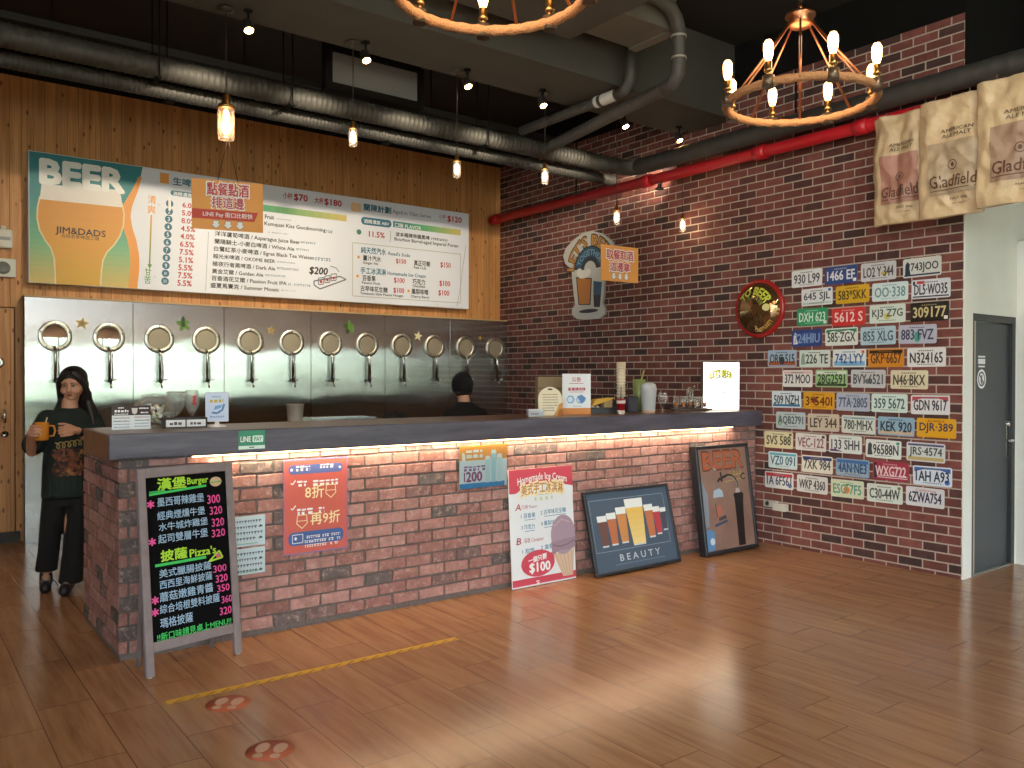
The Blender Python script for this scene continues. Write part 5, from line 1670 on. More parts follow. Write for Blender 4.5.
# ---- floor markings
YEL = M('dda92c', 0.45); BLK = M('2c2620', 0.5)
p0, p1 = onz(166, 703), onz(457, 638.5)
b = B()
L_ = (p1 - p0).length
HWT = 0.026
b.poly([(0, -HWT, 0), (L_, -HWT, 0), (L_, HWT, 0), (0, HWT, 0)], YEL)
n = 22
for i in range(n):
    xa = L_ * (i + 0.3) / n; wd = L_ / n * 0.16
    b.poly([(xa, -HWT, 0.0004), (xa + wd, -HWT, 0.0004), (xa + wd + 0.05, HWT * 0.2, 0.0004), (xa + 0.05, HWT * 0.2, 0.0004)], BLK)
o = b.build('floor_tape', loc=(p0.x, p0.y, 0.0012), rot=(0, 0, math.atan2(p1.y - p0.y, p1.x - p0.x)))
tag(o, 'worn yellow and black queue tape stuck along the floor in front of the bar', 'tape')
OC = M('a85537', 0.65)
for i, (u, v, r_, lab) in enumerate(((228, 703.5, 0.098, 'round orange footprint sticker on the floor close to the tape'), (270, 750.5, 0.096, 'round orange footprint sticker on the floor nearest the viewer'))):
    p = onz(u, v)
    b = B(); b.lathe([(0.0, 0.0), (r_, 0.0), (r_, 0.0008), (0.0, 0.0009)], OC, (0, 0, 0), 'Z', 40)
    o = tag(b.build('floor_sticker', loc=(p.x, p.y, 0.0008)), lab, 'sticker', 'footprint stickers on the floor')
    o.rotation_euler = (0, 0, -0.65)
    b = B()
    FPM = M('c9a188', 0.65)
    for s_ in (-1, 1):
        pts = [(0.036 * s_ + 0.027 * math.cos(t) * (1 + 0.1 * math.sin(t)), 0.02 + 0.046 * math.sin(t), 0.0014) for t in [2 * PI * k / 18 for k in range(18)]]
        b.poly(pts, FPM)
        pts = [(0.034 * s_ + 0.021 * math.cos(t), -0.05 + 0.021 * math.sin(t), 0.0014) for t in [2 * PI * k / 14 for k in range(14)]]
        b.poly(pts, FPM)
    b.build('footprints', o)
# ================================================================ ceiling: ducts, pipes, unit
def ribbed(b, p0, p1, r, m, pitch=0.03, rib=0.006, seg=16):
    p0, p1 = Vector(p0), Vector(p1)
    n = max(2, int((p1 - p0).length / pitch))
    pts, rs = [], []
    for i in range(n):
        for f, rr in ((0.0, r), (0.35, r), (0.5, r + rib), (0.65, r + rib), (0.8, r)):
            pts.append(p0.lerp(p1, (i + f) / n)); rs.append(rr)
    pts.append(p1); rs.append(r)
    b.tube(pts, rs, m, seg)


DX = 6.1
du = thing('spiral_duct', 'upper grey ribbed air duct running along the pine wall and round onto the brick wall', 'duct', (0, 6.4, 3.74))
b = B(); ribbed(b, (-4.0, 0, 0), (5.85, 0, 0), 0.080, DUCT, 0.045, 0.005); b.build('duct_run', du)
b = B()
pts = [(5.85, 0, 0), (5.98, -0.04, -0.02), (6.06, -0.13, -0.05), (6.1, -0.28, -0.09), (6.1, -0.45, -0.12)]
b.tube(pts, 0.082, DUCT, 16); b.build('duct_bend', du)
b = B(); ribbed(b, (6.1, -0.45, -0.12), (6.1, -7.2, -0.12), 0.08, M('3f3e3c', 0.6, 0.2), 0.11, 0.003); b.build('duct_run', du)
for x in (1.6, 2.6, 4.5):
    b = B(); b.box((x - 0.02, -0.10, -0.10), (x + 0.02, 0.10, -0.088), BLACK); b.tube([(x, -0.095, -0.09), (x, -0.095, 0.86)], 0.006, BLACK, 6); b.tube([(x, 0.095, -0.09), (x, 0.095, 0.86)], 0.006, BLACK, 6); b.build('duct_hanger', du)
du2 = thing('spiral_duct', 'lower darker ribbed air duct under the upper one along the pine wall', 'duct', (0, 6.60, 3.645))
b = B(); ribbed(b, (-4.0, 0, 0), (6.385, 0, 0), 0.055, M('3f3e3c', 0.6, 0.2), 0.032, 0.004); b.build('duct_run', du2)
for x in (1.75, 3.6):
    b = B(); b.box((x - 0.03, -0.075, -0.075), (x + 0.03, 0.075, -0.06), BLACK); b.tube([(x, 0.07, -0.07), (x, 0.07, 0.9)], 0.006, BLACK, 6); b.build('duct_hanger', du2)
ct = thing('cable_tray', 'black cable tray on the ceiling above the ducts', 'cable tray', (0, 6.75, 3.98))
b = B(); b.box((-4.0, -0.01, 0), (5.9, 0.18, 0.012), BLACK); b.box((-4.0, -0.015, 0), (5.9, -0.005, 0.05), M('2a2928', 0.5)); b.box((-4.0, 0.175, 0), (5.9, 0.185, 0.05), M('2a2928', 0.5)); b.build('tray', ct)
for x in (-1.0, 1.0, 2.4, 4.2):
    b = B(); b.tube([(x, 0.08, 0.0), (x, 0.08, 0.62)], 0.006, BLACK, 6); b.build('hanger_rod', ct)
# insulated refrigerant pipes from the duct line up to the hanging unit
INS = M('454442', 0.6, name='pipe_insulation', bump=0.2, bscale=60)
pa = thing('insulated_pipe', 'dark insulated pipe with a white taped joint, bending up to the ceiling unit', 'pipe', (4.87, 4.9, 3.84))
b = B(); ribbed(b, (0, 1.38, 0), (0, 0.06, 0), 0.043, INS, 0.05, 0.003, 14); b.tube([(0, 0.08, 0), (0, 0.0, 0.012), (0, -0.05, 0.06), (0, -0.06, 0.12), (0, -0.06, 0.34)], 0.047, INS, 14); b.build('pipe_run', pa)
for q0, q1 in ((0.34, 0.30), (0.26, 0.10)):
    b = B(); b.tube([(0, q0, 0), (0, q1, 0)], 0.0495, M('c9cbc8', 0.4), 16, cap=False); b.build('white_tape', pa)
pb = thing('insulated_pipe', 'thicker dark insulated pipe to the right, looping past the ceiling unit', 'pipe', (4.73, 4.21, 3.69))
b = B(); ribbed(b, (0.37, 2.0, 0), (0.02, 0.14, 0), 0.05, INS, 0.05, 0.003, 14); b.build('pipe_run', pb)
b = B(); b.tube([(0.022, 0.15, 0), (0.008, 0.06, 0.01), (0, 0.0, 0.06), (0, -0.01, 0.13), (0, -0.01, 0.38), (-0.03, -0.01, 0.46), (-0.10, -0.015, 0.52), (-0.22, -0.02, 0.55), (-0.55, -0.03, 0.55)], 0.053, INS, 14); b.build('pipe_bend', pb)
for z in (0.17, 0.33):
    b = B(); b.tube([(0, -0.01, z), (0, -0.01, z + 0.015)], 0.058, M('9a9a96', 0.4), 14); b.build('clamp', pb)
un = thing('ceiling_unit', 'grey box air handling unit hung under the ceiling beside the insulated pipes', 'air conditioner', (4.78, 4.5, 4.10))
b = B(); b.box((-1.35, -0.22, 0), (0.02, 0.21, 0.42), M('5f5d58', 0.6, var=0.06, bscale=3), 0.006, 1); b.build('housing', un)
for x0, x1 in ((-0.06, 0.03), (-1.36, -1.30)):
    b = B(); b.box((x0, -0.225, -0.012), (x1, 0.215, 0.02), M('6a6862', 0.6)); b.build('flange', un)
for x in (-1.2, -0.1):
    for y in (-0.2, 0.19):
        b = B(); b.tube([(x, y, 0.42), (x, y, 0.5)], 0.008, BLACK, 6); b.build('hanger_rod', un)
# cassette outlet above the ducts
ac = thing('air_outlet', 'grey rectangular air outlet panel in a black frame, up behind the second pendant', 'air outlet', (3.33, 6.3, 4.0))
b = B(); b.box((-0.46, -0.02, -0.17), (0.46, 0.03, -0.11), BLACK); b.box((-0.46, -0.02, 0.14), (0.46, 0.03, 0.18), BLACK); b.box((-0.46, -0.02, -0.11), (-0.40, 0.03, 0.14), BLACK); b.box((0.40, -0.02, -0.11), (0.46, 0.03, 0.14), BLACK); b.box((-0.46, 0.03, -0.17), (0.46, 0.06, 0.6), BLACK); b.build('frame', ac)
b = B(); b.box((-0.40, -0.005, -0.11), (0.40, 0.025, 0.14), M('74777b', 0.6)); b.build('grille_panel', ac)
c0, c1 = onz(688, 78, 4.3), onz(770, 122, 4.3)
b = B(); b.tube([c0 + (c0 - c1) * 0.3, c1 + (c1 - c0) * 0.5], 0.02, M('3f3d3b', 0.5), 10)
tag(b.build('ceiling_conduit'), 'thin grey conduit crossing the black ceiling between the pipes and the chandelier', 'conduit')

# ================================================================ lamps
BULB = M('ffbe74', 0.4, 0, 9.0, name='glowing_bulb')
FIL = M('ffb066', 0.4, 0, 20.0, name='glowing_filament')
SPOTE = M('ffc078', 0.4, 0, 40.0, name='spot_lens')
JAR = GLASSW
ROPE = M('a97a52', 0.85, name='jute_rope', bump=1.0, bscale=120, var=0.2)
CORD = M('2c2724', 0.7)


def chandelier(loc, label, rot):
    R = 0.385
    o = thing('chandelier', label, 'chandelier', loc, (0, 0, rot), 'rope ring chandeliers')
    b = B()
    n = 96
    b.tube([(R * math.cos(2 * PI * i / n), R * math.sin(2 * PI * i / n), 0) for i in range(n)], [0.022 + 0.0022 * math.sin(i * 2.1) for i in range(n)], ROPE, 12, closed=True)
    b.build('rope_ring', o)
    b = B(); b.lathe([(0.0, 0.47), (0.075, 0.47), (0.08, 0.455), (0.06, 0.435), (0.07, 0.42), (0.055, 0.40), (0.0, 0.395)], COPPER, (0, 0, 0), 'Z', 28); b.tube([(0, 0, 0.47), (0, 0, 0.53)], 0.012, COPPER, 10); b.build('hub', o)
    b = B(); b.tube([(0, 0, 0.52), (0.004, 0, 0.8), (0, 0, CZ - loc[2])], 0.007, CORD, 8); b.lathe([(0.0, -0.04), (0.05, -0.035), (0.06, 0.0), (0.0, 0.0)], COPPER, (0, 0, CZ - loc[2]), 'Z', 20); b.build('chain', o)
    for k in range(8):
        a = 2 * PI * (k + 0.5) / 8
        c, s_ = math.cos(a), math.sin(a)
        b = B(); b.tube([(0.055 * c, 0.055 * s_, 0.43), ((R - 0.01) * c, (R - 0.01) * s_, 0.015)], 0.0065, COPPER, 8); b.build('rod', o)
        a = 2 * PI * k / 8
        c, s_ = math.cos(a), math.sin(a)
        x, y = (R + 0.012) * c, (R + 0.012) * s_
        b = B()
        b.tube([(x, y, -0.03), (x, y, 0.03)], 0.030, M('6a5a4a', 0.4, 0.8), 12); b.tube([(x, y, 0.03), (x, y, 0.05)], 0.010, BRASS, 10)
        b.lathe([(0.0, 0.05), (0.02, 0.05), (0.022, 0.06), (0.018, 0.065), (0.018, 0.10), (0.0, 0.10)], BRASS, (x, y, 0), 'Z', 14)
        so = b.build('lamp_socket', o)
        b = B(); b.lathe([(0.0, 0.10), (0.012, 0.10), (0.016, 0.112), (0.023, 0.135), (0.0255, 0.165), (0.024, 0.19), (0.014, 0.208), (0.0, 0.213)], BULB, (x, y, 0), 'Z', 14); b.build('bulb', so)
    lamp('chandelier_glow', 'POINT', (0, 0, 0.2), 20, (1.0, 0.72, 0.45), parent=o, shadow_soft_size=0.3)
    return o


chandelier((3.95, 2.65, 2.985), 'round rope chandelier with eight glowing bulbs, fully in view at upper right', 0.2)
chandelier((1.93, 2.69, 3.03), 'round rope chandelier cut off by the top edge, near the middle', 0.25)

PXS = [1.812, 2.724, 3.62, 4.515, 5.364, 6.259]
PZT = [3.335, 3.33, 3.236, 3.31, 3.06, 3.09]
PLAB = ['first pendant lamp from the left, a bigger clear jar with a signboard tied below', 'second pendant lamp from the left, small clear tube shade before the ducts', 'third pendant lamp from the left, small clear tube above the menu\'s right end', 'fourth pendant lamp from the left, small clear tube before the upper brick corner',
        'fifth pendant lamp from the left, small clear tube above the small orange sign', 'sixth pendant lamp, small clear tube hanging before bare brick at the right end']
SX = [1.938, 2.795, 3.677, 4.438, 5.403, 6.13]
for i in range(6):
    big = i == 0
    zt = PZT[i]
    o = thing('pendant_lamp', PLAB[i], 'pendant lamp', (PXS[i], 5.5, zt), group='pendant lamps over the bar')
    b = B(); b.lathe([(0.0, 0.0), (0.052, 0.0), (0.055, -0.012), (0.02, -0.028), (0.0, -0.03)], M('4a4744', 0.4, 0.6), (0, 0, 3.91 - zt), 'Z', 20); b.tube([(0, 0, 3.885 - zt), (0, 0, 0.0)], 0.0035, CORD, 6); b.build('cord', o)
    k = 1.45 if big else 0.85
    b = B(); b.lathe([(0.0, 0.01), (0.014 * k, 0.01), (0.018 * k, 0.0), (0.018 * k, -0.03 * k), (0.036 * k, -0.042 * k), (0.036 * k, -0.055 * k), (0.0, -0.055 * k)], BRASS, (0, 0, 0), 'Z', 18); b.build('lamp_socket', o)
    b = B(); b.lathe([(0.034 * k, -0.055 * k), (0.036 * k, -0.07 * k), (0.036 * k, -0.185 * k), (0.033 * k, -0.195 * k), (0.031 * k, -0.185 * k), (0.032 * k, -0.06 * k)], JAR, (0, 0, 0), 'Z', 20, cap=False); b.build('glass_shade', o)
    b = B(); fr = 0.013 if big else 0.024
    b.lathe([(0.0, -0.055 * k), (0.010 * k, -0.065 * k), (fr * k, -0.085 * k), (fr * k, -0.155 * k), (fr * 0.55 * k, -0.172 * k), (0.0, -0.175 * k)], FIL if big else M('ffcfb4', 0.4, 0, 2.2), (0, 0, 0), 'Z', 12); b.build('filament_bulb', o)
    lamp('pendant_glow', 'POINT', (0, 0, -0.12 * k), 3.0, (1.0, 0.7, 0.42), parent=o, shadow_soft_size=0.05)
    # small ceiling spot beside it
    s_ = thing('ceiling_spot', 'small lit ceiling spotlight, ' + ('leftmost', 'second from the left', 'third from the left', 'fourth from the left', 'fifth from the left', 'rightmost')[i] + ' of the row beside the pendants', 'spotlight', (SX[i], 5.44, 3.80), group='ceiling spots over the bar')
    aim = Vector((PXS[i] + (0.0 if i < 4 else 0.6), 8.4, 2.6)) - Vector((SX[i], 5.44, 3.80))
    b = B(); b.tube([(0, 0, 0.02), (0, 0, 0.11)], 0.008, BLACK, 8); b.lathe([(0, 0.11), (0.03, 0.11), (0.03, 0.10), (0, 0.095)], BLACK, (0, 0, 0), 'Z', 14); b.build('stem', s_)
    b = B(); b.lathe([(0.030, -0.035), (0.034, -0.03), (0.034, 0.045), (0.02, 0.06), (0.0, 0.06)], M('2b2928', 0.45), (0, 0, 0), 'Z', 18, cap=False); hd_ = b.build('lamp_head', s_); hd_.rotation_euler = (math.radians(-28), 0, 0)
    b = B(); b.lathe([(0.0, -0.030), (0.029, -0.030), (0.029, -0.024), (0.0, -0.024)], SPOTE, (0, 0, 0), 'Z', 18); lens = b.build('lens', hd_)
    lamp('spot_beam', 'SPOT', (0, 0.0, -0.06), 120, (1.0, 0.84, 0.60), aim=(aim.x, aim.y, aim.z), parent=s_, spot_size=math.radians(55), spot_blend=0.8, shadow_soft_size=0.03)

# unseen spots added as fill light on bar, person and front wall
for i, (x, y, tx, ty, tz, e) in enumerate([(4.6, 1.2, 6.4, 4.0, 1.6, 60), (3.0, 0.6, 6.4, 5.6, 2.2, 60), (1.2, 1.0, 2.5, 4.7, 0.8, 50), (3.4, 1.0, 4.6, 4.7, 0.6, 50), (-0.4, 3.6, 1.0, 6.5, 1.1, 110), (0.8, -2.6, 1.4, -5.2, 0.9, 260), (3.4, -2.6, 4.0, -5.2, 0.9, 260), (6.2, -2.6, 6.6, -5.2, 0.9, 260)]):
    s_ = thing('added_fill_spot', 'added black ceiling spotlight out of view above the viewer', 'spotlight', (x, y, 4.2), group='added fill spots')
    s_['label'] = 'added unseen black ceiling spotlight above the open floor, aimed at the ' + ('bar' if y > 0 else 'front windows')
    b = B(); b.tube([(0, 0, 0.02), (0, 0, 0.4)], 0.008, BLACK, 8); b.lathe([(0.04, -0.05), (0.045, -0.045), (0.045, 0.05), (0.0, 0.07)], BLACK, (0, 0, 0), 'Z', 16, cap=False); b.build('lamp_head', s_)
    lamp('spot_beam', 'SPOT', (0, 0, -0.07), e, (1.0, 0.85, 0.66), aim=(tx - x, ty - y, tz - 4.2), parent=s_, spot_size=math.radians(60 if y > 0 else 85), spot_blend=0.9, shadow_soft_size=0.05)
# ================================================================ things standing on the worktop
TZ = 1.2005


def cx_(u, y):            # x on the worktop for photo column u at depth y
    return ony(u, 410, y).x


def mpp(u, y):            # metres per photo pixel across the view there
    x = cx_(u, y)
    return (x * _fw.x + y * _fw.y) / F


FACE = math.radians(-22)   # most cards on the bar are turned a little to the room

# --- left end
y = 5.02
o = thing('table_sign', 'white card with a dark brown heading at the left end of the worktop', 'sign', (cx_(131.5, y), y, TZ), (0, 0, math.radians(-4)))
o.scale = (0.80, 0.80, 0.80)
b = B(); b.box((-0.125, 0, 0), (0.125, 0.004, 0.168), M('dfe4ea', 0.4), 0.001, 1); b.box((-0.125, 0.004, 0.0), (0.125, 0.06, 0.004), M('dfe4ea', 0.4)); b.build('card', o)
a = Art(None, 0.0); W2 = 0.125
a.rectl(-W2, 0.10, W2, 0.168, M('3a2524', 0.5), 0)
a.bars((0, 0), (0, 0), 1, WHITE, 1) if False else None
rr_ = random.Random(2)
def scrawl(a, x0, x1, zc, hh, m_, k=1, sd=1):
    rn = random.Random(sd); x = x0
    while x < x1:
        g = rn.uniform(0.6, 1.3) * hh
        a.rectl(x, zc - hh / 2, min(x + g, x1), zc + hh * rn.uniform(0.2, 0.5), m_, k); x += g + hh * 0.3
scrawl(a, -0.108, -0.02, 0.131, 0.018, WHITE, 1, 3); scrawl(a, -0.085, -0.05, 0.154, 0.012, WHITE, 1, 4); scrawl(a, -0.11, -0.02, 0.109, 0.008, WHITE, 1, 8)
a.poly([(0.0, 0.15), (0.04, 0.15), (0.035, 0.115), (0.02, 0.105), (0.005, 0.115)], M('cfcac6', 0.5), 1, True); scrawl(a, 0.05, 0.11, 0.148, 0.010, WHITE, 1, 5); scrawl(a, 0.06, 0.11, 0.118, 0.010, WHITE, 1, 6)
for k, (z, c) in enumerate(((0.082, '9a6a6a'), (0.06, '3a3a44'), (0.038, '8a96b0'), (0.018, '7a8aa8'))):
    scrawl(a, -0.115, -0.01, z, 0.007, M(c, 0.5), 1, 10 + k); scrawl(a, 0.02, 0.115, z + 0.004, 0.007, M(c, 0.5), 1, 20 + k)
a.build('printed_text', o)
y = 5.2
o = thing('candy_jar', 'round clear jar of wrapped sweets behind the white card on the worktop', 'jar', (cx_(154, y), y, TZ))
b = B(); b.lathe([(0.0, 0.002), (0.085, 0.002), (0.105, 0.03), (0.115, 0.085), (0.10, 0.14), (0.07, 0.165), (0.065, 0.18), (0.062, 0.165), (0.094, 0.135), (0.11, 0.085), (0.10, 0.03), (0.08, 0.008), (0.0, 0.008)], GLASSW, (0, 0, 0), 'Z', 26, cap=False); b.build('jar_glass', o)
b = B(); b.lathe([(0.07, 0.18), (0.072, 0.188), (0.03, 0.195), (0.0, 0.197)], GLASSW, (0, 0, 0), 'Z', 22, cap=False); b.build('lid', o)
rc = random.Random(8)
for k in range(40):
    q = rc.uniform(0, 2 * PI); rad = 0.085 * math.sqrt(rc.random()); z = 0.02 + rc.random() * 0.11
    b = B(); b.ell((0, 0, 0), (0.016, 0.011, 0.011), M(('ebe6d6', 'd0dcb8', 'dcb890', 'b0c4d0', 'e6e8e6')[k % 5], 0.35), 8, 6)
    c = b.build('wrapped_sweet', o, (rad * math.cos(q), rad * math.sin(q), z), (rc.random() * 3, rc.random() * 3, 0))
o = thing('glass_box', 'low box with black and white labels holding two beer glasses on the worktop', 'box', (cx_(184.5, 5.02), 5.02, TZ), (0, 0, math.radians(-4)))
b = B(); b.box((-0.115, -0.04, 0), (0.115, 0.05, 0.012), M('2a211d', 0.5)); b.box((-0.115, -0.045, 0), (0.115, -0.04, 0.06), M('2a211d', 0.5)); b.box((-0.115, 0.05, 0), (0.115, 0.055, 0.06), M('2a211d', 0.5)); b.box((-0.118, -0.045, 0), (-0.113, 0.055, 0.06), M('2a211d', 0.5)); b.box((0.113, -0.045, 0), (0.118, 0.055, 0.06), M('2a211d', 0.5)); b.build('tray', o)
a = Art(None, -0.0455)
for x0 in (-0.11, 0.003):
    a.rectl(x0, 0.008, x0 + 0.105, 0.048, M('dfe2e4', 0.5), 0); scrawl(a, x0 + 0.02, x0 + 0.085, 0.028, 0.018, M('55504c', 0.5), 1, int(x0 * 1000) + 500)
a.build('labels', o)


def goblet(name, u, y, label, hgt, r, fill=None, group=None, z=TZ):
    o = thing(name, label, 'glass', (cx_(u, y), y, z), group=group)
    b = B()
    b.lathe([(0.0, 0.0), (r * 0.75, 0.0), (r * 0.72, 0.006), (0.008, 0.014), (0.007, hgt * 0.3), (r * 0.6, hgt * 0.42), (r, hgt * 0.62), (r * 0.98, hgt * 0.8), (r * 0.86, hgt), (r * 0.82, hgt), (r * 0.93, hgt * 0.8), (r * 0.94, hgt * 0.62), (r * 0.5, hgt * 0.44), (0.0, hgt * 0.40)], GLASSW, (0, 0, 0), 'Z', 20, cap=False)
    b.build('glass_body', o)
    if fill:
        b = B(); b.lathe([(0.0, hgt * 0.42), (r * 0.5, hgt * 0.455), (r * 0.92, hgt * 0.62), (r * 0.91, hgt * 0.7), (0.0, hgt * 0.7)], fill, (0, 0, 0), 'Z', 18); b.build('beer', o)
    return o


g = goblet('beer_goblet', 176, 5.03, 'wide clear stemmed beer glass in the labelled box', 0.20, 0.05, z=TZ + 0.0125)
b = B(); b.lathe([(0.0, 0.19), (0.052, 0.19), (0.052, 0.198), (0.0, 0.198)], M('b9b4ae', 0.4), (0, 0, 0), 'Z', 18); b.build('coaster_cap', g)
g = goblet('beer_goblet', 192, 5.03, 'narrow clear stemmed beer glass with a red mark, in the labelled box', 0.205, 0.04, z=TZ + 0.0125)
b = B(); b.box((-0.008, -0.042, 0.12), (0.012, -0.039, 0.175), M('b8383a', 0.4)); b.build('red_mark', g)
y = 5.0
o = thing('stand_sign', 'upright blue leaflet in a clear stand with a white base, beside the labelled glass box', 'sign', (cx_(217, y), y, TZ), (0, 0, math.radians(-12)))
b = B(); b.lathe([(0.0, 0.0), (0.055, 0.0), (0.05, 0.008), (0.015, 0.016), (0.012, 0.035), (0.0, 0.035)], M('e6e2dc', 0.4), (0, 0, 0), 'Z', 22); b.build('base', o)
b = B(); b.box((-0.065, -0.003, 0.03), (0.065, 0.003, 0.205), M('cfd8ec', 0.35), 0.001, 1); b.build('leaflet', o)
a = Art(None, -0.003)
a.rectl(-0.06, 0.035, 0.06, 0.2, M('c6d3ee', 0.4), 0); scrawl(a, -0.04, 0.035, 0.155, 0.022, M('c9b04a', 0.5), 1, 4); scrawl(a, -0.03, 0.02, 0.178, 0.008, M('7fa0c9', 0.5), 1, 5)
a.line([(-0.03, 0.085), (0.0, 0.08), (0.03, 0.10), (0.04, 0.135)], 0.012, M('4f80b8', 0.5), 1, True); a.poly([(-0.02, 0.10), (0.02, 0.11), (0.03, 0.13), (-0.01, 0.125)], M('6fa0d0', 0.5), 1, True); scrawl(a, -0.04, 0.04, 0.06, 0.012, M('8aa6d0', 0.5), 1, 6)
a.build('printed_text', o)

# --- behind the worktop: low back shelf with tubs
b = B(); b.box((1.25, 5.68, 0.0), (6.38, 6.02, 1.10), M('c9a27e', 0.5)); b.box((1.22, 5.664, 1.10), (6.38, 6.06, 1.14), M('8a6a50', 0.3, var=0.2, bscale=6), 0.004, 1)
tag(b.build('back_shelf'), 'low brown service shelf running behind the bar worktop', 'shelf')
y = 5.86
o = thing('ice_bucket', 'frosted grey plastic bucket with a dark foot, standing behind the bar worktop', 'bucket', (cx_(295, y), y, 1.141))
b = B(); b.lathe([(0.052, 0.025), (0.064, 0.15), (0.067, 0.15), (0.067, 0.156), (0.06, 0.156), (0.048, 0.032), (0.0, 0.03)], M('b0a79c', 0.35), (0, 0, 0), 'Z', 26, cap=False); b.build('bucket_body', o)
b = B(); b.lathe([(0.0, 0.0), (0.06, 0.0), (0.06, 0.03), (0.0, 0.03)], INK, (0, 0, 0), 'Z', 24); b.build('foot', o)
o = thing('steel_tray', 'long shallow steel tray on the shelf behind the worktop', 'tray', (cx_(345, y) - 0.05, y, 1.141))
b = B(); b.box((-0.25, -0.12, 0), (0.25, 0.12, 0.006), CHROME); b.box((-0.25, -0.12, 0.006), (0.25, -0.112, 0.05), CHROME); b.box((-0.25, 0.112, 0.006), (0.25, 0.12, 0.05), CHROME); b.box((-0.25, -0.112, 0.006), (-0.242, 0.112, 0.05), CHROME); b.box((0.242, -0.112, 0.006), (0.25, 0.112, 0.05), CHROME); b.build('tray_pan', o)
o = thing('bar_cloth', 'crumpled black cloth lying on the shelf behind the bar', 'cloth', (cx_(390, y) + 0.05, y, 1.1405))
b = B()
rows = []
for j in range(13):
    rows.append([b.bm.verts.new((-0.16 + 0.32 * i / 18, -0.09 + 0.18 * j / 12, max(0.002, (0.055 + 0.075 * noise.noise(Vector((i * 0.35, j * 0.45, 2)))) * math.sin(PI * i / 18) ** 0.5 * math.sin(PI * j / 12) ** 0.5))) for i in range(19)])
for j in range(12):
    for i in range(18):
        b.face([rows[j][i], rows[j][i + 1], rows[j + 1][i + 1], rows[j + 1][i]], M('191719', 0.9), True)
cl = b.build('cloth_fold', o)
md = cl.modifiers.new('thick', 'SOLIDIFY'); md.thickness = 0.004

# --- right end
y = 4.92
o = thing('small_box', 'small low silver grey box left of the arched board on the worktop', 'box', (cx_(535, y), y, TZ), (0, 0, FACE))
b = B(); b.box((-0.06, -0.03, 0), (0.06, 0.03, 0.045), M('b9bcc0', 0.4), 0.004, 2); b.build('body', o)
b = B(); b.box((-0.061, -0.031, 0.045), (0.061, 0.031, 0.056), M('d5d8dc', 0.35), 0.003, 2); b.build('lid', o)
a = Art(None, -0.03); scrawl(a, -0.04, 0.02, 0.022, 0.014, M('6b7178', 0.5), 0, 3); a.build('printed_text', o)
y = 5.2
o = thing('box_file', 'plain olive brown card box standing behind the arched board', 'box', (cx_(550.5, y), y, TZ), (0, 0, FACE))
b = B(); b.box((-0.12, -0.04, 0), (0.12, 0.04, 0.30), M('8a7454', 0.6), 0.004, 1); b.build('carton', o)
b = B(); b.box((-0.12, -0.042, 0.2), (0.12, -0.0405, 0.215), M('74603f', 0.6)); b.build('tape_band', o)
y = 4.95
o = thing('arched_board', 'cream arched tasting board with an amber lower corner on the worktop', 'board', (cx_(551, y), y, TZ), (math.radians(-7), 0, FACE))
pts = [(-0.098, 0.0), (0.098, 0.0)] + [(0.098 * math.cos(math.radians(t)), 0.125 + 0.098 * math.sin(math.radians(t))) for t in range(0, 181, 12)]
b = B(); b.prism(pts, 0.0, 0.012, M('e8dcc0', 0.45)); b.build('board', o)
a = Art(None, 0.0)
a.disc((0.0, 0.205), 0.022, 0.007, M('3a3128', 0.6), 0, 14, True)
a.poly([(0.02, 0.0), (0.098, 0.0), (0.098, 0.10), (0.07, 0.09), (0.05, 0.045)], M('c98a3a', 0.5), 0, True); a.poly([(0.05, 0.0), (0.098, 0.0), (0.098, 0.055), (0.07, 0.05)], M('a5621f', 0.5), 1, True)
for k in range(7): scrawl(a, -0.065, 0.03 if k > 4 else 0.06, 0.165 - 0.021 * k, 0.007, M('8a7a64', 0.5), 1, 40 + k)
a.build('printed_text', o)
y = 4.98
o = thing('notice_card', 'white upright notice card with red headings and an orange foot on the worktop', 'sign', (cx_(576.5, y), y, TZ), (0, 0, FACE))
b = B(); b.box((-0.12, 0, 0), (0.12, 0.006, 0.325), M('e6e9ee', 0.4), 0.001, 1); b.box((-0.12, 0.006, 0), (0.12, 0.09, 0.005), M('e6e9ee', 0.4)); b.build('card', o)
a = Art(None, 0.0)
a.rectl(-0.12, 0.0, 0.12, 0.052, M('d98a45', 0.5), 0); outlined(a, '公告', -0.04, 0.262, 0.035, 0.298, REDT, M('e6e9ee', 0.4), 1)
scrawl(a, -0.06, 0.06, 0.248, 0.006, REDT, 1, 2); a.textl('點餐請排隊', -0.07, 0.19, 0.075, 0.215, REDT, 1, 0.05); scrawl(a, -0.06, 0.06, 0.18, 0.005, REDT, 1, 3)
for dx, dz in ((-0.05, 0.12), (0.03, 0.12)):
    a.disc((dx, dz), 0.036, 0.036, M('8fb4dc', 0.5), 1, 6, True); a.disc((dx - 0.004, dz), 0.022, 0.022, M('d5e4f2', 0.5), 2, 8, True)
a.poly([(0.005, 0.14), (0.04, 0.16), (0.08, 0.13), (0.065, 0.10), (0.04, 0.085)], M('5f8fc9', 0.5), 3, True); scrawl(a, -0.03, 0.04, 0.066, 0.005, M('9aa0a8', 0.5), 1, 5)
a.build('printed_text', o)
y = 5.05
o = thing('condiment_caddy', 'black caddy with a yellow cloth and jars between the notice card and the red cup', 'caddy', (cx_(602.5, y), y, TZ), (0, 0, FACE))
b = B(); b.box((-0.13, -0.06, 0), (0.13, 0.06, 0.012), INK); b.box((-0.13, -0.065, 0), (0.13, -0.06, 0.05), M('262223', 0.4)); b.box((-0.13, 0.06, 0), (0.13, 0.065, 0.05), M('262223', 0.4)); b.box((-0.135, -0.065, 0), (-0.13, 0.065, 0.05), M('262223', 0.4)); b.box((0.13, -0.065, 0), (0.135, 0.065, 0.05), M('262223', 0.4)); b.build('tray', o)
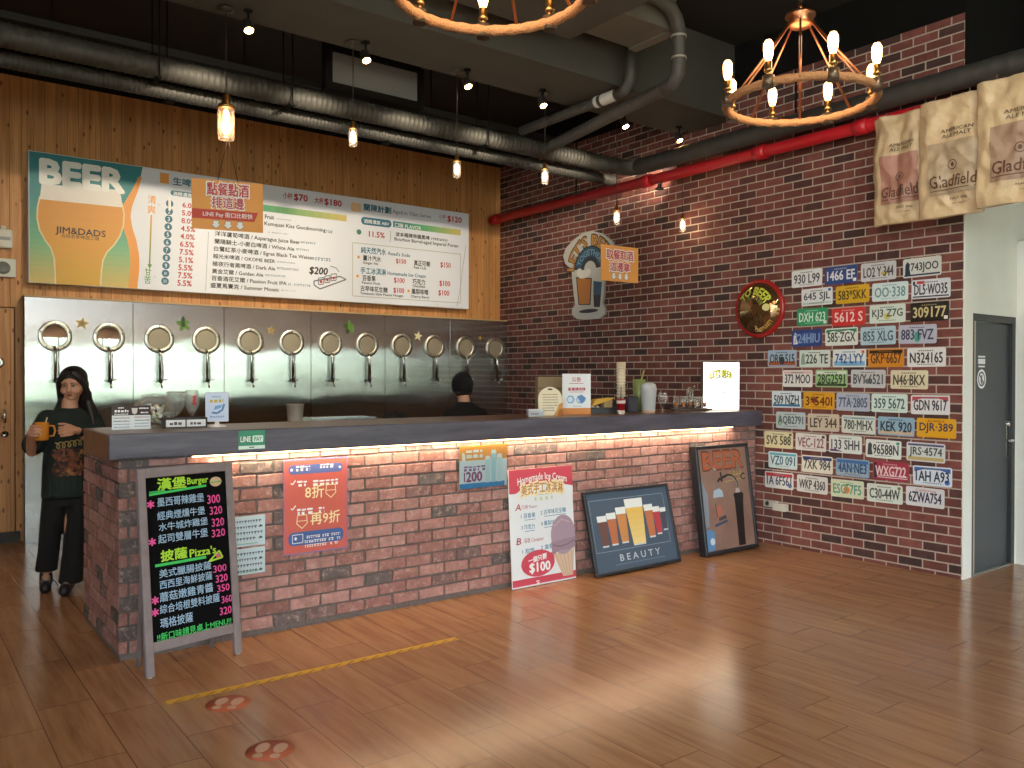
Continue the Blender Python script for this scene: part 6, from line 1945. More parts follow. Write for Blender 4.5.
for k, (x, c) in enumerate(((-0.09, 'd9d6cf'), (-0.05, 'c9c4bb'))):
    b = B(); b.lathe([(0.0, 0.012), (0.018, 0.012), (0.02, 0.05), (0.012, 0.062), (0.0, 0.064)], M(c, 0.35), (x, 0, 0), 'Z', 14); b.build('jar', o)
b = B(); b.box((0.0, -0.03, 0.012), (0.075, 0.03, 0.11), M('a58b62', 0.7), 0.006, 2); b.build('wooden_block', o)
b = B(); b.prism([(-0.12, 0.055), (-0.08, 0.115), (0.06, 0.13), (0.09, 0.125), (0.03, 0.10), (-0.06, 0.075)], -0.05, 0.04, M('d3a544', 0.7)); b.build('yellow_cloth', o)
y = 5.2
o = thing('paper_roll', 'tall stack of white paper cups in a dark holder, behind the red cup', 'cup stack', (cx_(621, y), y, TZ))
b = B(); b.tube([(0, 0, 0.10), (0, 0, 0.43)], [0.034, 0.040], M('d6c7ac', 0.5), 20)
for k in range(11): b.tube([(0, 0, 0.13 + k * 0.027), (0, 0, 0.137 + k * 0.027)], 0.0425, M('e2d5bd', 0.5), 20)
b.build('paper_cups', o)
b = B(); b.box((-0.05, -0.05, 0), (0.05, 0.05, 0.10), M('2a2528', 0.5), 0.004, 1)
for sx in (-0.046, 0.046):
    for sy in (-0.046, 0.046): b.tube([(sx, sy, 0.1), (sx, sy, 0.22)], 0.004, INK, 6)
b.build('holder', o)
y = 5.06
o = thing('dark_box', 'dark purple box behind the red cup on the worktop', 'box', (cx_(631, y), y, TZ), (0, 0, FACE))
b = B(); b.box((-0.045, -0.045, 0), (0.045, 0.045, 0.125), M('2d2433', 0.5), 0.004, 1); b.build('body', o)
b = B(); b.box((-0.048, -0.048, 0.11), (0.048, 0.048, 0.13), M('231c28', 0.5), 0.003, 1); b.build('lid', o)
y = 4.86
o = thing('red_cup', 'small red and white printed paper cup on the worktop', 'cup', (cx_(621, y), y, TZ))
b = B(); b.lathe([(0.0, 0.0), (0.028, 0.0), (0.037, 0.115), (0.040, 0.115), (0.040, 0.121), (0.034, 0.121), (0.026, 0.006), (0.0, 0.006)], M('b3202c', 0.4), (0, 0, 0), 'Z', 22, cap=False); b.build('cup_wall', o)
b = B(); b.lathe([(0.0288, 0.0), (0.0316, 0.03), (0.0311, 0.03), (0.0285, 0.0)], M('dcd0c8', 0.4), (0, 0, 0), 'Z', 22, cap=False); b.lathe([(0.0355, 0.085), (0.0375, 0.11), (0.0372, 0.11), (0.035, 0.085)], M('dcd0c8', 0.4), (0, 0, 0), 'Z', 22, cap=False); b.build('white_band', o)
y = 5.22
o = thing('green_cup', 'tall translucent green cup with a yellow straw behind the clear cup stack', 'cup', (cx_(639, y), y, TZ))
b = B(); b.lathe([(0.0, 0.0), (0.045, 0.0), (0.058, 0.28), (0.054, 0.28), (0.042, 0.006), (0.0, 0.006)], M('7d8a55', 0.35), (0, 0, 0), 'Z', 22, cap=False); b.build('cup_wall', o)
b = B(); b.tube([(-0.02, 0, 0.02), (0.03, 0.0, 0.28), (0.062, 0, 0.36)], 0.008, M('a8a04a', 0.4), 8); b.build('straw', o)
y = 4.93
o = thing('clear_cups', 'stack of clear plastic cups with pale ribs on the worktop', 'cup stack', (cx_(648.5, y), y, TZ))
b = B()
prof = [(0.0, 0.0), (0.052, 0.0)]
for k in range(9): prof += [(0.055 + 0.0014 * k, 0.02 + 0.021 * k), (0.059 + 0.0014 * k, 0.026 + 0.021 * k)]
prof += [(0.066, 0.215), (0.058, 0.24), (0.03, 0.252), (0.0, 0.254)]
b.lathe(prof, M('b7b9bb', 0.25), (0, 0, 0), 'Z', 24); b.build('cup_stack', o)
b = B(); b.lathe([(0.0525, 0.0), (0.056, 0.02), (0.054, 0.02), (0.05, 0.0)], M('c9a58a', 0.4), (0, 0, 0), 'Z', 24, cap=False); b.build('base_band', o)
goblet('stemmed_glass', 662.5, 4.95, 'small clear stemmed glass just right of the clear cup stack', 0.165, 0.042)
y = 4.98
o = thing('tasting_tray', 'dark wooden paddle tray holding a row of small tasting glasses', 'tray', (cx_(690, y), y, TZ), (0, 0, math.radians(-28)))
b = B(); b.box((-0.165, -0.045, 0), (0.165, 0.045, 0.022), M('3d2a1c', 0.45), 0.006, 2); b.build('board', o)
b = B(); b.box((0.165, -0.018, 0.004), (0.205, 0.018, 0.018), M('3d2a1c', 0.45), 0.005, 2); b.build('grip', o)
tw = (math.cos(math.radians(-28)), math.sin(math.radians(-28)))
tx = o.location
amb = [M('b5793a', 0.2), M('a8571f', 0.2), M('8a4a22', 0.2), M('c9a98a', 0.2), M('9a5a2a', 0.2)]
tl_ = ['first', 'second', 'third', 'fourth', 'last']
for k in range(5):
    f = -0.13 + 0.065 * k
    o = thing('tasting_glass', 'small amber tasting glass on the paddle tray, %s from its left' % tl_[k], 'glass', (tx.x + f * tw[0], tx.y + f * tw[1], TZ + 0.0225), group='tasting glasses on the paddle tray')
    b = B(); b.lathe([(0.0, 0.0), (0.021, 0.0), (0.027, 0.06), (0.026, 0.105), (0.0235, 0.105), (0.0245, 0.06), (0.018, 0.012), (0.0, 0.012)], GLASSW, (0, 0, 0), 'Z', 18, cap=False); b.build('glass_wall', o)
    b = B(); b.lathe([(0.0, 0.0125), (0.0178, 0.0125), (0.0235, 0.05), (0.0, 0.05)], amb[k], (0, 0, 0), 'Z', 16); b.build('beer', o)
y = 5.22
o = thing('tall_glass', 'tall clear glass standing behind the tasting glasses', 'glass', (cx_(690, y), y, TZ))
b = B(); b.lathe([(0.0, 0.0), (0.03, 0.0), (0.042, 0.21), (0.039, 0.21), (0.027, 0.01), (0.0, 0.01)], GLASSW, (0, 0, 0), 'Z', 20, cap=False); b.build('glass_wall', o)
b = B(); b.tube([(0.0, 0.0, 0.02), (0.065, 0.0, 0.22)], 0.006, M('c9b99a', 0.5), 8); b.build('stirrer', o)
# light box
o = thing('light_box', 'bright white glowing light box sign at the right end of the worktop', 'light box', (6.13, 4.93, TZ), (0, 0, math.radians(-36)))
LBX = M('fff8e6', 0.5, 0, 1.9, name='lit_panel')
b = B(); b.box((-0.168, -0.03, 0), (0.168, 0.05, 0.44), M('5a4a40', 0.5), 0.003, 1); b.build('case', o)
b = B(); b.box((-0.163, -0.0335, 0.006), (0.163, -0.031, 0.434), LBX); pn = b.build('lit_panel', o)
a = Art(None, -0.035, 0.001)
YG = M('a8a838', 0.5, emit=0.3); GY = M('8a8a80', 0.5, emit=0.2)
a.textl("LET'S BEER", -0.10, 0.29, 0.10, 0.35, YG, 0, 0.10, fn=lambda X, Z: (X, Z - 3.0 * X * X + 0.02))
a.ringl(0.0, 0.20, 0.095, 0.108, M('77758a', 0.5, emit=0.2), 0, 16, 55, 125)
scrawl(a, 0.02, 0.05, 0.165, 0.022, GY, 0, 3); scrawl(a, -0.05, -0.02, 0.225, 0.006, M('c9c98a', 0.5, emit=0.7), 0, 4); scrawl(a, -0.04, 0.06, 0.115, 0.01, M('d6d6c0', 0.5, emit=1.0), 0, 5)
a.build('lit_print', pn)
# ================================================================ people
def capsule(bm, p0, r0, p1, r1, seg=14):
    p0, p1 = Vector(p0), Vector(p1)
    d = p1 - p0
    L = d.length
    d.normalize()
    up = Vector((0, 0, 1)) if abs(d.z) < 0.9 else Vector((1, 0, 0))
    a = d.cross(up).normalized(); b_ = a.cross(d)
    prof = []
    for i in range(0, 6):
        t = PI / 2 * i / 5
        prof.append((r0 * math.sin(t), -r0 * math.cos(t)))
    for i in range(0, 6):
        t = PI / 2 * i / 5
        prof.append((r1 * math.cos(t), L + r1 * math.sin(t)))
    rings = []
    for r, h in prof[1:-1]:
        rings.append([bm.verts.new(p0 + d * h + (a * math.cos(2 * PI * j / seg) + b_ * math.sin(2 * PI * j / seg)) * r) for j in range(seg)])
    e0, e1 = bm.verts.new(p0 - d * r0), bm.verts.new(p1 + d * r1)
    for j in range(seg):
        k = (j + 1) % seg
        bm.faces.new([e0, rings[0][k], rings[0][j]]); bm.faces.new([e1, rings[-1][j], rings[-1][k]])
        for q in range(len(rings) - 1):
            bm.faces.new([rings[q][j], rings[q][k], rings[q + 1][k], rings[q + 1][j]])


def loft(bm, rings, seg=28):
    """rings: (centre, rx, ry) or with a superellipse power, stacked in any order along the limb"""
    R = []
    for rg in rings:
        c, rx, ry = Vector(rg[0]), rg[1], rg[2]
        pw = rg[3] if len(rg) > 3 else 1.0
        R.append([bm.verts.new(c + Vector((rx * abs(math.cos(t)) ** pw * (1 if math.cos(t) >= 0 else -1), ry * abs(math.sin(t)) ** pw * (1 if math.sin(t) >= 0 else -1), 0))) for t in [2 * PI * j / seg for j in range(seg)]])
    for q in range(len(R) - 1):
        for j in range(seg):
            k = (j + 1) % seg
            bm.faces.new([R[q][j], R[q][k], R[q + 1][k], R[q + 1][j]])
    bm.faces.new(R[0][::-1]); bm.faces.new(R[-1])


def ellipsoid(bm, c, r, rot=None, seg=18, rng=12):
    t = B()
    t.ell(c, r, None, seg, rng, rot)
    mp = {v: bm.verts.new(v.co) for v in t.bm.verts}
    for f in t.bm.faces:
        bm.faces.new([mp[v] for v in f.verts])
    t.bm.free()


def fuse(bm, name, mat, voxel=0.008, smooth=6, parent=None, fac=0.5):
    """one continuous skin from overlapping volumes"""
    bmesh.ops.recalc_face_normals(bm, faces=list(bm.faces))
    me = bpy.data.meshes.new('tmp')
    bm.to_mesh(me); bm.free()
    o = bpy.data.objects.new('tmp', me)
    COL.objects.link(o)
    md = o.modifiers.new('r', 'REMESH'); md.mode = 'VOXEL'; md.voxel_size = voxel; md.use_smooth_shade = True
    if smooth:
        sm = o.modifiers.new('s', 'SMOOTH'); sm.iterations = smooth; sm.factor = fac
    dg = bpy.context.evaluated_depsgraph_get(); dg.update()
    m2 = bpy.data.meshes.new_from_object(o.evaluated_get(dg))
    bpy.data.objects.remove(o); bpy.data.meshes.remove(me)
    m2.name = name
    m2.materials.clear(); m2.materials.append(mat)
    for p in m2.polygons:
        p.use_smooth = True; p.material_index = 0
    q = bpy.data.objects.new(name, m2)
    COL.objects.link(q)
    if parent: q.parent = parent
    return q


SKIN = M('c8957a', 0.5, name='skin', var=0.05, bscale=12)
HAIR = M('151110', 0.38, name='black_hair', bump=0.6, bscale=90)
SHIRT = M('16221f', 0.85, name='dark_green_cotton', bump=0.15, bscale=40)
TROUS = M('101012', 0.9, name='black_cloth', bump=0.15, bscale=30)


def hand(bm, wrist, palm, dirs, thumb, r=0.0078):
    """palm slab from wrist to the knuckles, then five bent fingers"""
    wrist, palm = Vector(wrist), Vector(palm)
    capsule(bm, wrist, 0.021, wrist.lerp(palm, 0.5), 0.026)
    for base, mid, tip, rr in dirs:
        capsule(bm, wrist.lerp(Vector(base), 0.35), 0.015, base, 0.0115)
        capsule(bm, base, rr + 0.0016, mid, rr + 0.0004); capsule(bm, mid, rr + 0.0004, tip, rr - 0.001)
    tb, tm, tt = thumb
    capsule(bm, wrist.lerp(Vector(tb), 0.4), 0.017, tb, 0.013); capsule(bm, tb, 0.011, tm, 0.0095); capsule(bm, tm, 0.0095, tt, 0.008)


# ---- woman with the mug (origin on the floor between her feet, looking to -Y)
WP = Vector((1.035, 6.50, 0.0))
wm = thing('person', 'long-haired person in a dark printed T-shirt holding an orange mug, left of the bar', 'person', WP)
# mug axis and radius, in her frame
MUG = Vector((-0.190, -0.245, 1.135)); MR, MH = 0.043, 0.118
HM = Matrix.Translation(Vector((0.036, -0.005, 1.443))) @ Matrix.Rotation(math.radians(-26), 4, 'Z') @ Matrix.Rotation(math.radians(14), 4, 'X')
HR = HM.to_3x3()
def hp(x, y, z): return HM @ Vector((x, y, z))
bm = bmesh.new()
ellipsoid(bm, hp(0, 0.012, 0.020), (0.079, 0.090, 0.090), HR)
ellipsoid(bm, hp(0, -0.022, -0.026), (0.070, 0.064, 0.066), HR)
ellipsoid(bm, hp(0, -0.036, -0.060), (0.052, 0.046, 0.036), HR)
ellipsoid(bm, hp(0, -0.068, -0.084), (0.020, 0.016, 0.014), HR)
for s_ in (-1, 1):
    ellipsoid(bm, hp(0.036 * s_, -0.054, -0.030), (0.032, 0.030, 0.030), HR)
    ellipsoid(bm, hp(0.029 * s_, -0.074, 0.028), (0.028, 0.013, 0.010), HR)
    ellipsoid(bm, hp(0.077 * s_, 0.012, -0.012), (0.010, 0.018, 0.030), HR)
capsule(bm, hp(0, -0.080, 0.012), 0.0075, hp(0, -0.098, -0.022), 0.0115)
for s_ in (-1, 1): capsule(bm, hp(0.006 * s_, -0.090, -0.026), 0.007, hp(0.012 * s_, -0.086, -0.027), 0.006)
capsule(bm, hp(0, 0.03, -0.03), 0.05, (0.02, 0.03, 1.30), 0.047)
capsule(bm, (0.02, 0.03, 1.31), 0.052, (0.02, 0.035, 1.22), 0.07)
# shoulders, trunk, arms (mostly under the shirt)
loft(bm, [((0.0, 0.03, 0.66), 0.12, 0.09), ((0.0, 0.03, 0.80), 0.12, 0.09), ((0.01, 0.03, 0.98), 0.11, 0.085), ((0.02, 0.03, 1.15), 0.13, 0.09), ((0.02, 0.035, 1.20), 0.11, 0.065), ((0.02, 0.035, 1.245), 0.07, 0.05)])
for hip, knee, ank in (((-0.07, 0.04, 0.72), (-0.09, 0.10, 0.40), (-0.105, 0.20, 0.09)), ((0.06, 0.03, 0.72), (0.03, 0.00, 0.40), (0.0, 0.01, 0.09))):
    capsule(bm, hip, 0.075, knee, 0.05); capsule(bm, knee, 0.048, ank, 0.032); 
capsule(bm, (-0.105, 0.20, 0.09), 0.03, (-0.12, 0.08, 0.04), 0.025); capsule(bm, (0.0, 0.01, 0.09), 0.03, (-0.025, -0.11, 0.04), 0.025)
# her right arm (left in the picture) and hand behind and round the mug
E1, W1 = Vector((-0.215, 0.0, 0.985)), Vector((-0.243, -0.170, 1.100))
capsule(bm, (-0.13, 0.03, 1.19), 0.040, E1, 0.037); capsule(bm, E1, 0.037, W1, 0.025)
fing = []
for k, (z, ln) in enumerate(((0.035, 1.0), (0.013, 1.08), (-0.009, 1.02), (-0.030, 0.85))):
    def ring(t, rr=MR + 0.009): return MUG + Vector((rr * math.cos(math.radians(t)), rr * math.sin(math.radians(t)), z))
    fing.append((ring(172, MR + 0.013), ring(172 + 42 * ln), ring(172 + 82 * ln), 0.0082))
def ringz(t, z, rr=MR + 0.010): return MUG + Vector((rr * math.cos(math.radians(t)), rr * math.sin(math.radians(t)), z))
hand(bm, W1, fing[1][0], fing, (ringz(140, 0.03, MR + 0.014), ringz(105, 0.045), ringz(75, 0.05)))
# her left arm (right in the picture): forearm across, fingers on the mug's handle side
E2, W2_ = Vector((0.20, -0.035, 0.99)), Vector((0.028, -0.225, 1.130))
capsule(bm, (0.165, 0.03, 1.19), 0.040, E2, 0.037); capsule(bm, E2, 0.037, W2_, 0.025)
fing = []
for k, (z, ln) in enumerate(((1.164, 1.0), (1.144, 1.05), (1.124, 1.0), (1.105, 0.82))):
    bs_ = Vector((-0.028, -0.248, z)); md_ = Vector((-0.028 - 0.036 * ln, -0.262, z - 0.004)); tp_ = Vector((-0.028 - 0.060 * ln, -0.245, z - 0.008))
    fing.append((bs_, md_, tp_, 0.0082))
hand(bm, W2_, fing[1][0], fing, (Vector((-0.02, -0.215, 1.165)), Vector((-0.055, -0.215, 1.178)), Vector((-0.085, -0.220, 1.178))))
body = fuse(bm, 'body', SKIN, 0.0045, 5, wm)
# face
for s_ in (-1, 1):
    b = B(); b.ell((0, 0, 0), (0.0125, 0.006, 0.0045), M('e6ddd6', 0.3), 12, 8, HR); e_ = b.build('eye', body, hp(0.030 * s_, -0.0805, 0.006))
    b = B(); b.ell((0, 0, 0), (0.0058, 0.003, 0.0042), M('1d1310', 0.2), 10, 8, HR); b.build('iris', e_, HR @ Vector((-0.001, -0.0052, -0.0008)))
    b = B(); b.tube([hp((0.013 + 0.0085 * q) * s_, -0.0868 + 0.0025 * q * q * 0.6, 0.0125 - 0.0012 * (q - 1.5) ** 2) for q in range(4)], [0.0016, 0.0026, 0.0026, 0.0014], M('1a1210', 0.6), 8); b.build('eyelid', body)
    b = B(); b.tube([hp((0.012 + 0.010 * q) * s_, -0.0905 + 0.0028 * q * q * 0.7, 0.031 + 0.0015 * q - 0.0012 * q * q) for q in range(4)], [0.0024, 0.0034, 0.003, 0.0016], HAIR, 8); b.build('eyebrow', body)
b = B(); b.ell(hp(0, -0.0885, -0.0515), (0.0185, 0.0075, 0.0048), M('8f4a46', 0.4), 14, 8, HR); b.ell(hp(0, -0.0868, -0.0595), (0.0155, 0.0078, 0.0058), M('9a5550', 0.4), 14, 8, HR); b.build('lips', body)
# hair: parted, falling over the shoulders
bm = bmesh.new()
ellipsoid(bm, hp(0, 0.026, 0.040), (0.090, 0.098, 0.086), HR)
ellipsoid(bm, hp(0, 0.055, -0.02), (0.088, 0.078, 0.105), HR)
for s_ in (-1, 1):
    capsule(bm, hp(0.024 * s_, -0.052, 0.092), 0.020, hp(0.062 * s_, -0.052, 0.052), 0.019); capsule(bm, hp(0.062 * s_, -0.052, 0.052), 0.019, hp(0.082 * s_, -0.026, 0.0), 0.018)
    capsule(bm, hp(0.082 * s_, -0.026, 0.0), 0.019, hp(0.087 * s_, 0.0, -0.05), 0.023); capsule(bm, hp(0.087 * s_, -0.0, -0.05), 0.024, hp(0.088 * s_, 0.02, -0.12), 0.026)
capsule(bm, hp(0.082, 0.02, -0.10), 0.028, (0.15, 0.0, 1.25), 0.030); capsule(bm, (0.15, 0.0, 1.25), 0.030, (0.165, -0.045, 1.16), 0.012)
capsule(bm, hp(0.075, 0.03, -0.08), 0.035, (0.125, 0.05, 1.24), 0.04); capsule(bm, (0.125, 0.02, 1.35), 0.032, (0.185, 0.01, 1.235), 0.022); capsule(bm, (0.185, 0.01, 1.235), 0.022, (0.195, -0.02, 1.19), 0.010)
capsule(bm, hp(-0.080, 0.03, -0.10), 0.024, (-0.055, 0.02, 1.27), 0.022); capsule(bm, (-0.055, 0.02, 1.27), 0.022, (-0.075, -0.01, 1.225), 0.010)
capsule(bm, hp(0, 0.08, -0.05), 0.06, (0.03, 0.115, 1.22), 0.055); capsule(bm, hp(0, 0.08, -0.05), 0.055, (0.09, 0.10, 1.18), 0.045)
fuse(bm, 'hair', HAIR, 0.006, 4, body)
# T-shirt
bm = bmesh.new()
loft(bm, [((0.0, 0.03, 0.655), 0.158, 0.118, 0.85), ((0.0, 0.03, 0.72), 0.155, 0.116, 0.85), ((0.0, 0.03, 0.88), 0.150, 0.116, 0.85), ((0.01, 0.025, 1.02), 0.150, 0.118, 0.85), ((0.02, 0.025, 1.12), 0.158, 0.118, 0.85), ((0.02, 0.03, 1.20), 0.165, 0.100, 0.9), ((0.02, 0.033, 1.245), 0.130, 0.075), ((0.02, 0.033, 1.278), 0.075, 0.062)])
capsule(bm, (-0.115, 0.033, 1.20), 0.07, (-0.205, 0.01, 1.03), 0.073); capsule(bm, (0.155, 0.033, 1.20), 0.07, (0.215, -0.012, 1.03), 0.073)
for k in range(7):   # soft folds
    capsule(bm, (-0.12 + 0.04 * k, -0.082, 0.68), 0.012, (-0.10 + 0.035 * k, -0.080, 0.86), 0.008)
shirt = fuse(bm, 'shirt', SHIRT, 0.008, 6, body)
# print on the shirt: a patch of its own, lifted off the cloth
m, nt, bs = nodemat('shirt_print')
tc = N(nt, 'ShaderNodeTexCoord')
vo = N(nt, 'ShaderNodeTexVoronoi', Scale=38.0); nt.links.new(tc.outputs['Object'], vo.inputs['Vector'])
nz = N(nt, 'ShaderNodeTexNoise', Scale=16.0, Detail=4); nt.links.new(tc.outputs['Object'], nz.inputs['Vector'])
sp = N(nt, 'ShaderNodeSeparateColor'); nt.links.new(vo.outputs['Color'], sp.inputs[0])
ad = N(nt, 'ShaderNodeMath', _operation='ADD'); nt.links.new(sp.outputs[0], ad.inputs[0]); nt.links.new(nz.outputs['Fac'], ad.inputs[1])
md_ = N(nt, 'ShaderNodeMath', _operation='MULTIPLY'); md_.inputs[1].default_value = 0.55; nt.links.new(ad.outputs[0], md_.inputs[0])
r_ = ramp(nt, [(0.1, '1a1614'), (0.35, '2c1d17'), (0.47, '6a3420'), (0.58, '8a4a2c'), (0.66, '3a2622'), (0.78, '99703c'), (0.95, '4a4a34')])
nt.links.new(md_.outputs[0], r_.inputs[0]); nt.links.new(r_.outputs[0], bs.inputs['Base Color']); bs.inputs['Roughness'].default_value = 0.7
bmx = bmesh.new(); bmx.from_mesh(shirt.data)
def inprint(c):
    dx = (c.x + 0.005) / 0.092
    return 0.815 < c.z < 1.0 and abs(dx) < 1.0 + 0.14 * math.sin(c.z * 60) and c.y < -0.02
bmesh.ops.delete(bmx, geom=[f for f in bmx.faces if not (inprint(f.calc_center_median()) and f.normal.y < -0.2)], context='FACES')
for v in bmx.verts: v.co += Vector((0, -0.003, 0))
mp_ = bpy.data.meshes.new('shirt_print'); bmx.to_mesh(mp_); bmx.free(); mp_.materials.clear(); mp_.materials.append(m)
sp_ = bpy.data.objects.new('shirt_print', mp_); COL.objects.link(sp_); sp_.parent = shirt
bvh = BVHTree.FromPolygons([v.co.copy() for v in shirt.data.vertices], [tuple(p.vertices) for p in shirt.data.polygons])
sq = []
for q in range(46):
    t = q / 45
    x, z = -0.085 + 0.165 * t + 0.016 * math.sin(t * 31), 1.022 + 0.02 * t + 0.020 * math.cos(t * 31)
    h_ = bvh.ray_cast(Vector((x, -1, z)), Vector((0, 1, 0)))
    if h_[0] is not None: sq.append(h_[0] + Vector((0, -0.003, 0)))
b = B(); b.tube(sq, 0.0042, M('b39b5c', 0.7), 6); b.build('shirt_script', shirt)
# trousers
bm = bmesh.new()
loft(bm, [((0.0, 0.035, 0.80), 0.125, 0.10), ((0.0, 0.035, 0.66), 0.145, 0.11), ((0.0, 0.035, 0.60), 0.140, 0.11)])
loft(bm, [((-0.066, 0.04, 0.70), 0.080, 0.10), ((-0.088, 0.06, 0.50), 0.072, 0.09), ((-0.098, 0.12, 0.28), 0.068, 0.085), ((-0.105, 0.185, 0.125), 0.072, 0.088)])
loft(bm, [((0.064, 0.03, 0.70), 0.080, 0.10), ((0.062, 0.01, 0.50), 0.074, 0.095), ((0.040, 0.005, 0.28), 0.070, 0.09), ((0.018, 0.0, 0.06), 0.076, 0.095)])
fuse(bm, 'trousers', TROUS, 0.009, 4, body)
for k, (an, toe) in enumerate((((-0.105, 0.20, 0.042), (-0.135, 0.02, 0.036)), ((0.0, 0.0, 0.044), (-0.045, -0.165, 0.038)))):
    bm = bmesh.new(); capsule(bm, an, 0.042, toe, 0.036); capsule(bm, (an[0], an[1], 0.09), 0.043, (an[0], an[1] - 0.02, 0.05), 0.043)
    sh = fuse(bm, 'shoe', M('17151a', 0.5), 0.006, 2, body)
    d_ = (Vector(toe) - Vector(an)).normalized(); s2 = Vector((-d_.y, d_.x, 0))
    for q in (0.62,):
        c_ = Vector(an).lerp(Vector(toe), q)
        b = B(); b.tube([c_ + s2 * 0.036 + Vector((0, 0, -0.005)), c_ + s2 * 0.024 + Vector((0, 0, 0.026)), c_ + Vector((0, 0, 0.038)), c_ - s2 * 0.024 + Vector((0, 0, 0.026)), c_ - s2 * 0.036 + Vector((0, 0, -0.005))], 0.0045, M('c9c3b8', 0.5), 8); b.build('white_strap', sh)
b = B(); d_ = (E2 - W2_).normalized(); c_ = W2_ + d_ * 0.03
b.tube([c_ - d_ * 0.012, c_ + d_ * 0.012], 0.0305, M('0e0e10', 0.4), 18); b.ell(c_ + Vector((0.0, -0.029, 0.005)), (0.017, 0.006, 0.017), M('18181c', 0.2), 12, 8); b.build('wristwatch', body)
# the mug in her hands
mg = thing('mug', 'orange glass mug held by the person at the left end of the bar', 'mug', WP + MUG - Vector((0, 0, MH / 2)))
b = B(); b.lathe([(0.0, 0.0), (MR - 0.004, 0.0), (MR, 0.006), (MR, MH), (MR - 0.004, MH), (MR - 0.005, 0.01), (0.0, 0.01)], M('c9822a', 0.25), (0, 0, 0), 'Z', 28, cap=False); b.build('mug_wall', mg)
b = B(); b.lathe([(0.0, 0.011), (MR - 0.0055, 0.011), (MR - 0.0055, MH - 0.012), (0.0, MH - 0.012)], M('d9983a', 0.3), (0, 0, 0), 'Z', 24); b.build('drink', mg)
b = B(); b.tube([(MR - 0.002, -0.004, 0.095), (MR + 0.028, -0.006, 0.092), (MR + 0.036, -0.006, 0.06), (MR + 0.028, -0.006, 0.028), (MR - 0.002, -0.004, 0.024)], 0.007, M('c9822a', 0.25), 10); b.build('handle', mg)
b = B(); b.tube([(0.01, 0.0, 0.06), (0.035, 0.01, 0.15)], 0.004, M('c9c3a8', 0.4), 8); b.build('straw', mg)

# ---- worker behind the bar, seen from the back
KP = Vector((4.33, 6.42, 0.0))
wk = thing('person', 'person in black knit cap and black top, seen from behind at the far bar end', 'person', KP)
bm = bmesh.new()
loft(bm, [((0.0, 0.0, 0.85), 0.15, 0.11), ((0.0, 0.0, 1.0), 0.16, 0.11), ((0.0, 0.0, 1.12), 0.18, 0.11), ((0.0, 0.01, 1.20), 0.15, 0.09), ((0.0, 0.02, 1.25), 0.07, 0.06)])
capsule(bm, (0, 0.015, 1.2), 0.06, (0, 0.05, 1.33), 0.052)
ellipsoid(bm, (0, 0.075, 1.42), (0.078, 0.098, 0.105)); ellipsoid(bm, (0, 0.11, 1.36), (0.055, 0.06, 0.06)); capsule(bm, (0, 0.16, 1.42), 0.010, (0, 0.178, 1.39), 0.012)
for s_ in (-1, 1):
    ellipsoid(bm, (0.078 * s_, 0.075, 1.405), (0.010, 0.018, 0.03))
    capsule(bm, (0.17 * s_, 0.01, 1.15), 0.05, (0.225 * s_, 0.10, 0.97), 0.04); capsule(bm, (0.225 * s_, 0.10, 0.97), 0.038, (0.10 * s_, 0.30, 1.0), 0.026)
    w_ = Vector((0.10 * s_, 0.30, 1.0))
    hand(bm, w_, w_ + Vector((-0.03 * s_, 0.06, 0)), [(w_ + Vector((-0.045 * s_ + 0.018 * q, 0.075, 0)), w_ + Vector((-0.05 * s_ + 0.018 * q, 0.105, -0.008)), w_ + Vector((-0.05 * s_ + 0.018 * q, 0.122, -0.026)), 0.008) for q in range(4)], (w_ + Vector((-0.03 * s_, 0.03, -0.01)), w_ + Vector((-0.06 * s_, 0.05, -0.02)), w_ + Vector((-0.07 * s_, 0.07, -0.03))))
    capsule(bm, (0.08 * s_, 0.0, 0.86), 0.09, (0.09 * s_, 0.03, 0.48), 0.06); capsule(bm, (0.09 * s_, 0.03, 0.48), 0.055, (0.09 * s_, 0.0, 0.09), 0.036); capsule(bm, (0.09 * s_, 0.0, 0.07), 0.036, (0.10 * s_, 0.13, 0.045), 0.034)
body = fuse(bm, 'body', SKIN, 0.007, 4, wk)
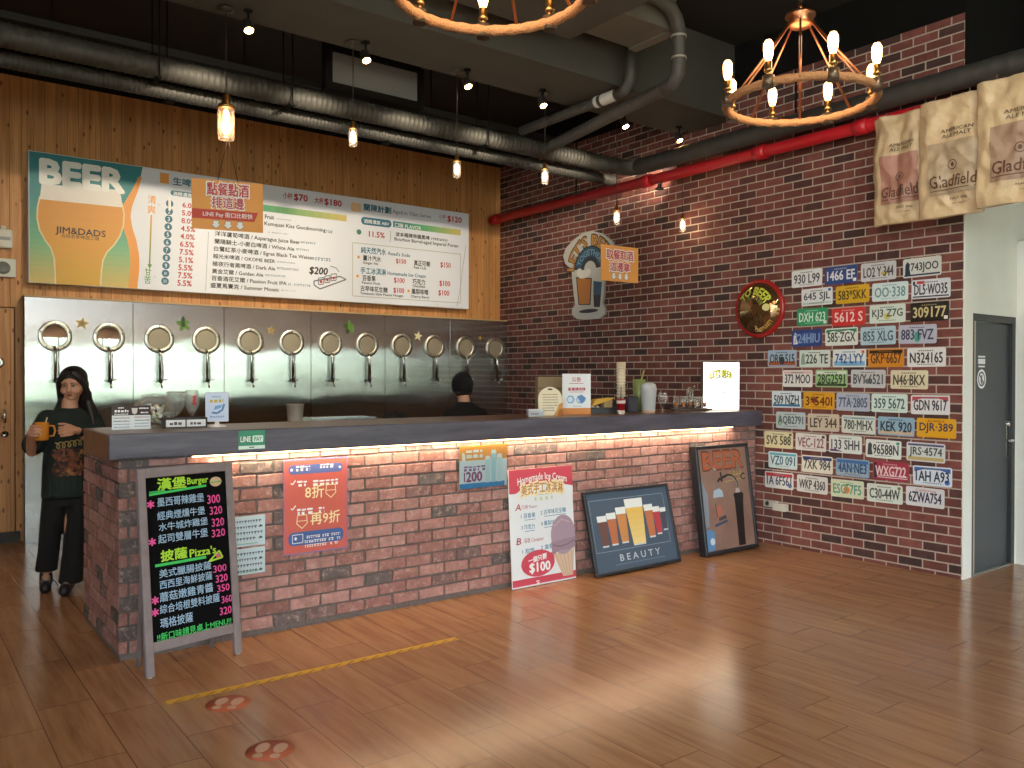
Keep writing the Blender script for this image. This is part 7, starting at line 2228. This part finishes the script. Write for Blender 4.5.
for s_ in (-1, 1):
    b = B(); b.ell((0.03 * s_, 0.166, 1.425), (0.013, 0.007, 0.006), M('e6ddd6', 0.3), 10, 8); e_ = b.build('eye', body)
b = B(); b.ell((0, 0.168, 1.362), (0.02, 0.008, 0.007), M('8f4a46', 0.4), 12, 8); b.build('lips', body)
bm = bmesh.new()
ellipsoid(bm, (0, 0.06, 1.40), (0.088, 0.090, 0.10)); 
for s_ in (-1, 1): capsule(bm, (0.075 * s_, 0.05, 1.42), 0.022, (0.068 * s_, 0.03, 1.345), 0.016)
fuse(bm, 'hair', HAIR, 0.007, 3, body)
bm = bmesh.new()
ellipsoid(bm, (0, 0.062, 1.435), (0.099, 0.112, 0.112))
loft(bm, [((0, 0.062, 1.36), 0.088, 0.095), ((0, 0.062, 1.42), 0.099, 0.112), ((0, 0.062, 1.45), 0.099, 0.112)])
fuse(bm, 'knit_cap', M('0d0d0f', 0.9), 0.006, 3, body)
bm = bmesh.new()
loft(bm, [((0, 0.0, 0.80), 0.175, 0.13), ((0, 0.0, 1.0), 0.182, 0.13), ((0, 0.0, 1.12), 0.205, 0.13), ((0, 0.01, 1.19), 0.185, 0.105), ((0, 0.02, 1.245), 0.10, 0.075), ((0, 0.025, 1.268), 0.07, 0.062)])
for s_ in (-1, 1): capsule(bm, (0.165 * s_, 0.01, 1.135), 0.07, (0.225 * s_, 0.09, 0.98), 0.065)
fuse(bm, 'shirt', M('0c0c0e', 0.9), 0.009, 5, body)
bm = bmesh.new()
loft(bm, [((0, 0.0, 0.88), 0.155, 0.12), ((0, 0.0, 0.76), 0.165, 0.12)])
for s_ in (-1, 1): loft(bm, [((0.08 * s_, 0.0, 0.82), 0.09, 0.11), ((0.09 * s_, 0.025, 0.48), 0.075, 0.085), ((0.09 * s_, 0.0, 0.06), 0.06, 0.07)])
fuse(bm, 'trousers', TROUS, 0.01, 4, body)
for s_ in (-1, 1):
    bm = bmesh.new(); capsule(bm, (0.09 * s_, -0.01, 0.045), 0.044, (0.10 * s_, 0.14, 0.04), 0.038); fuse(bm, 'shoe', M('17151a', 0.5), 0.008, 2, body)
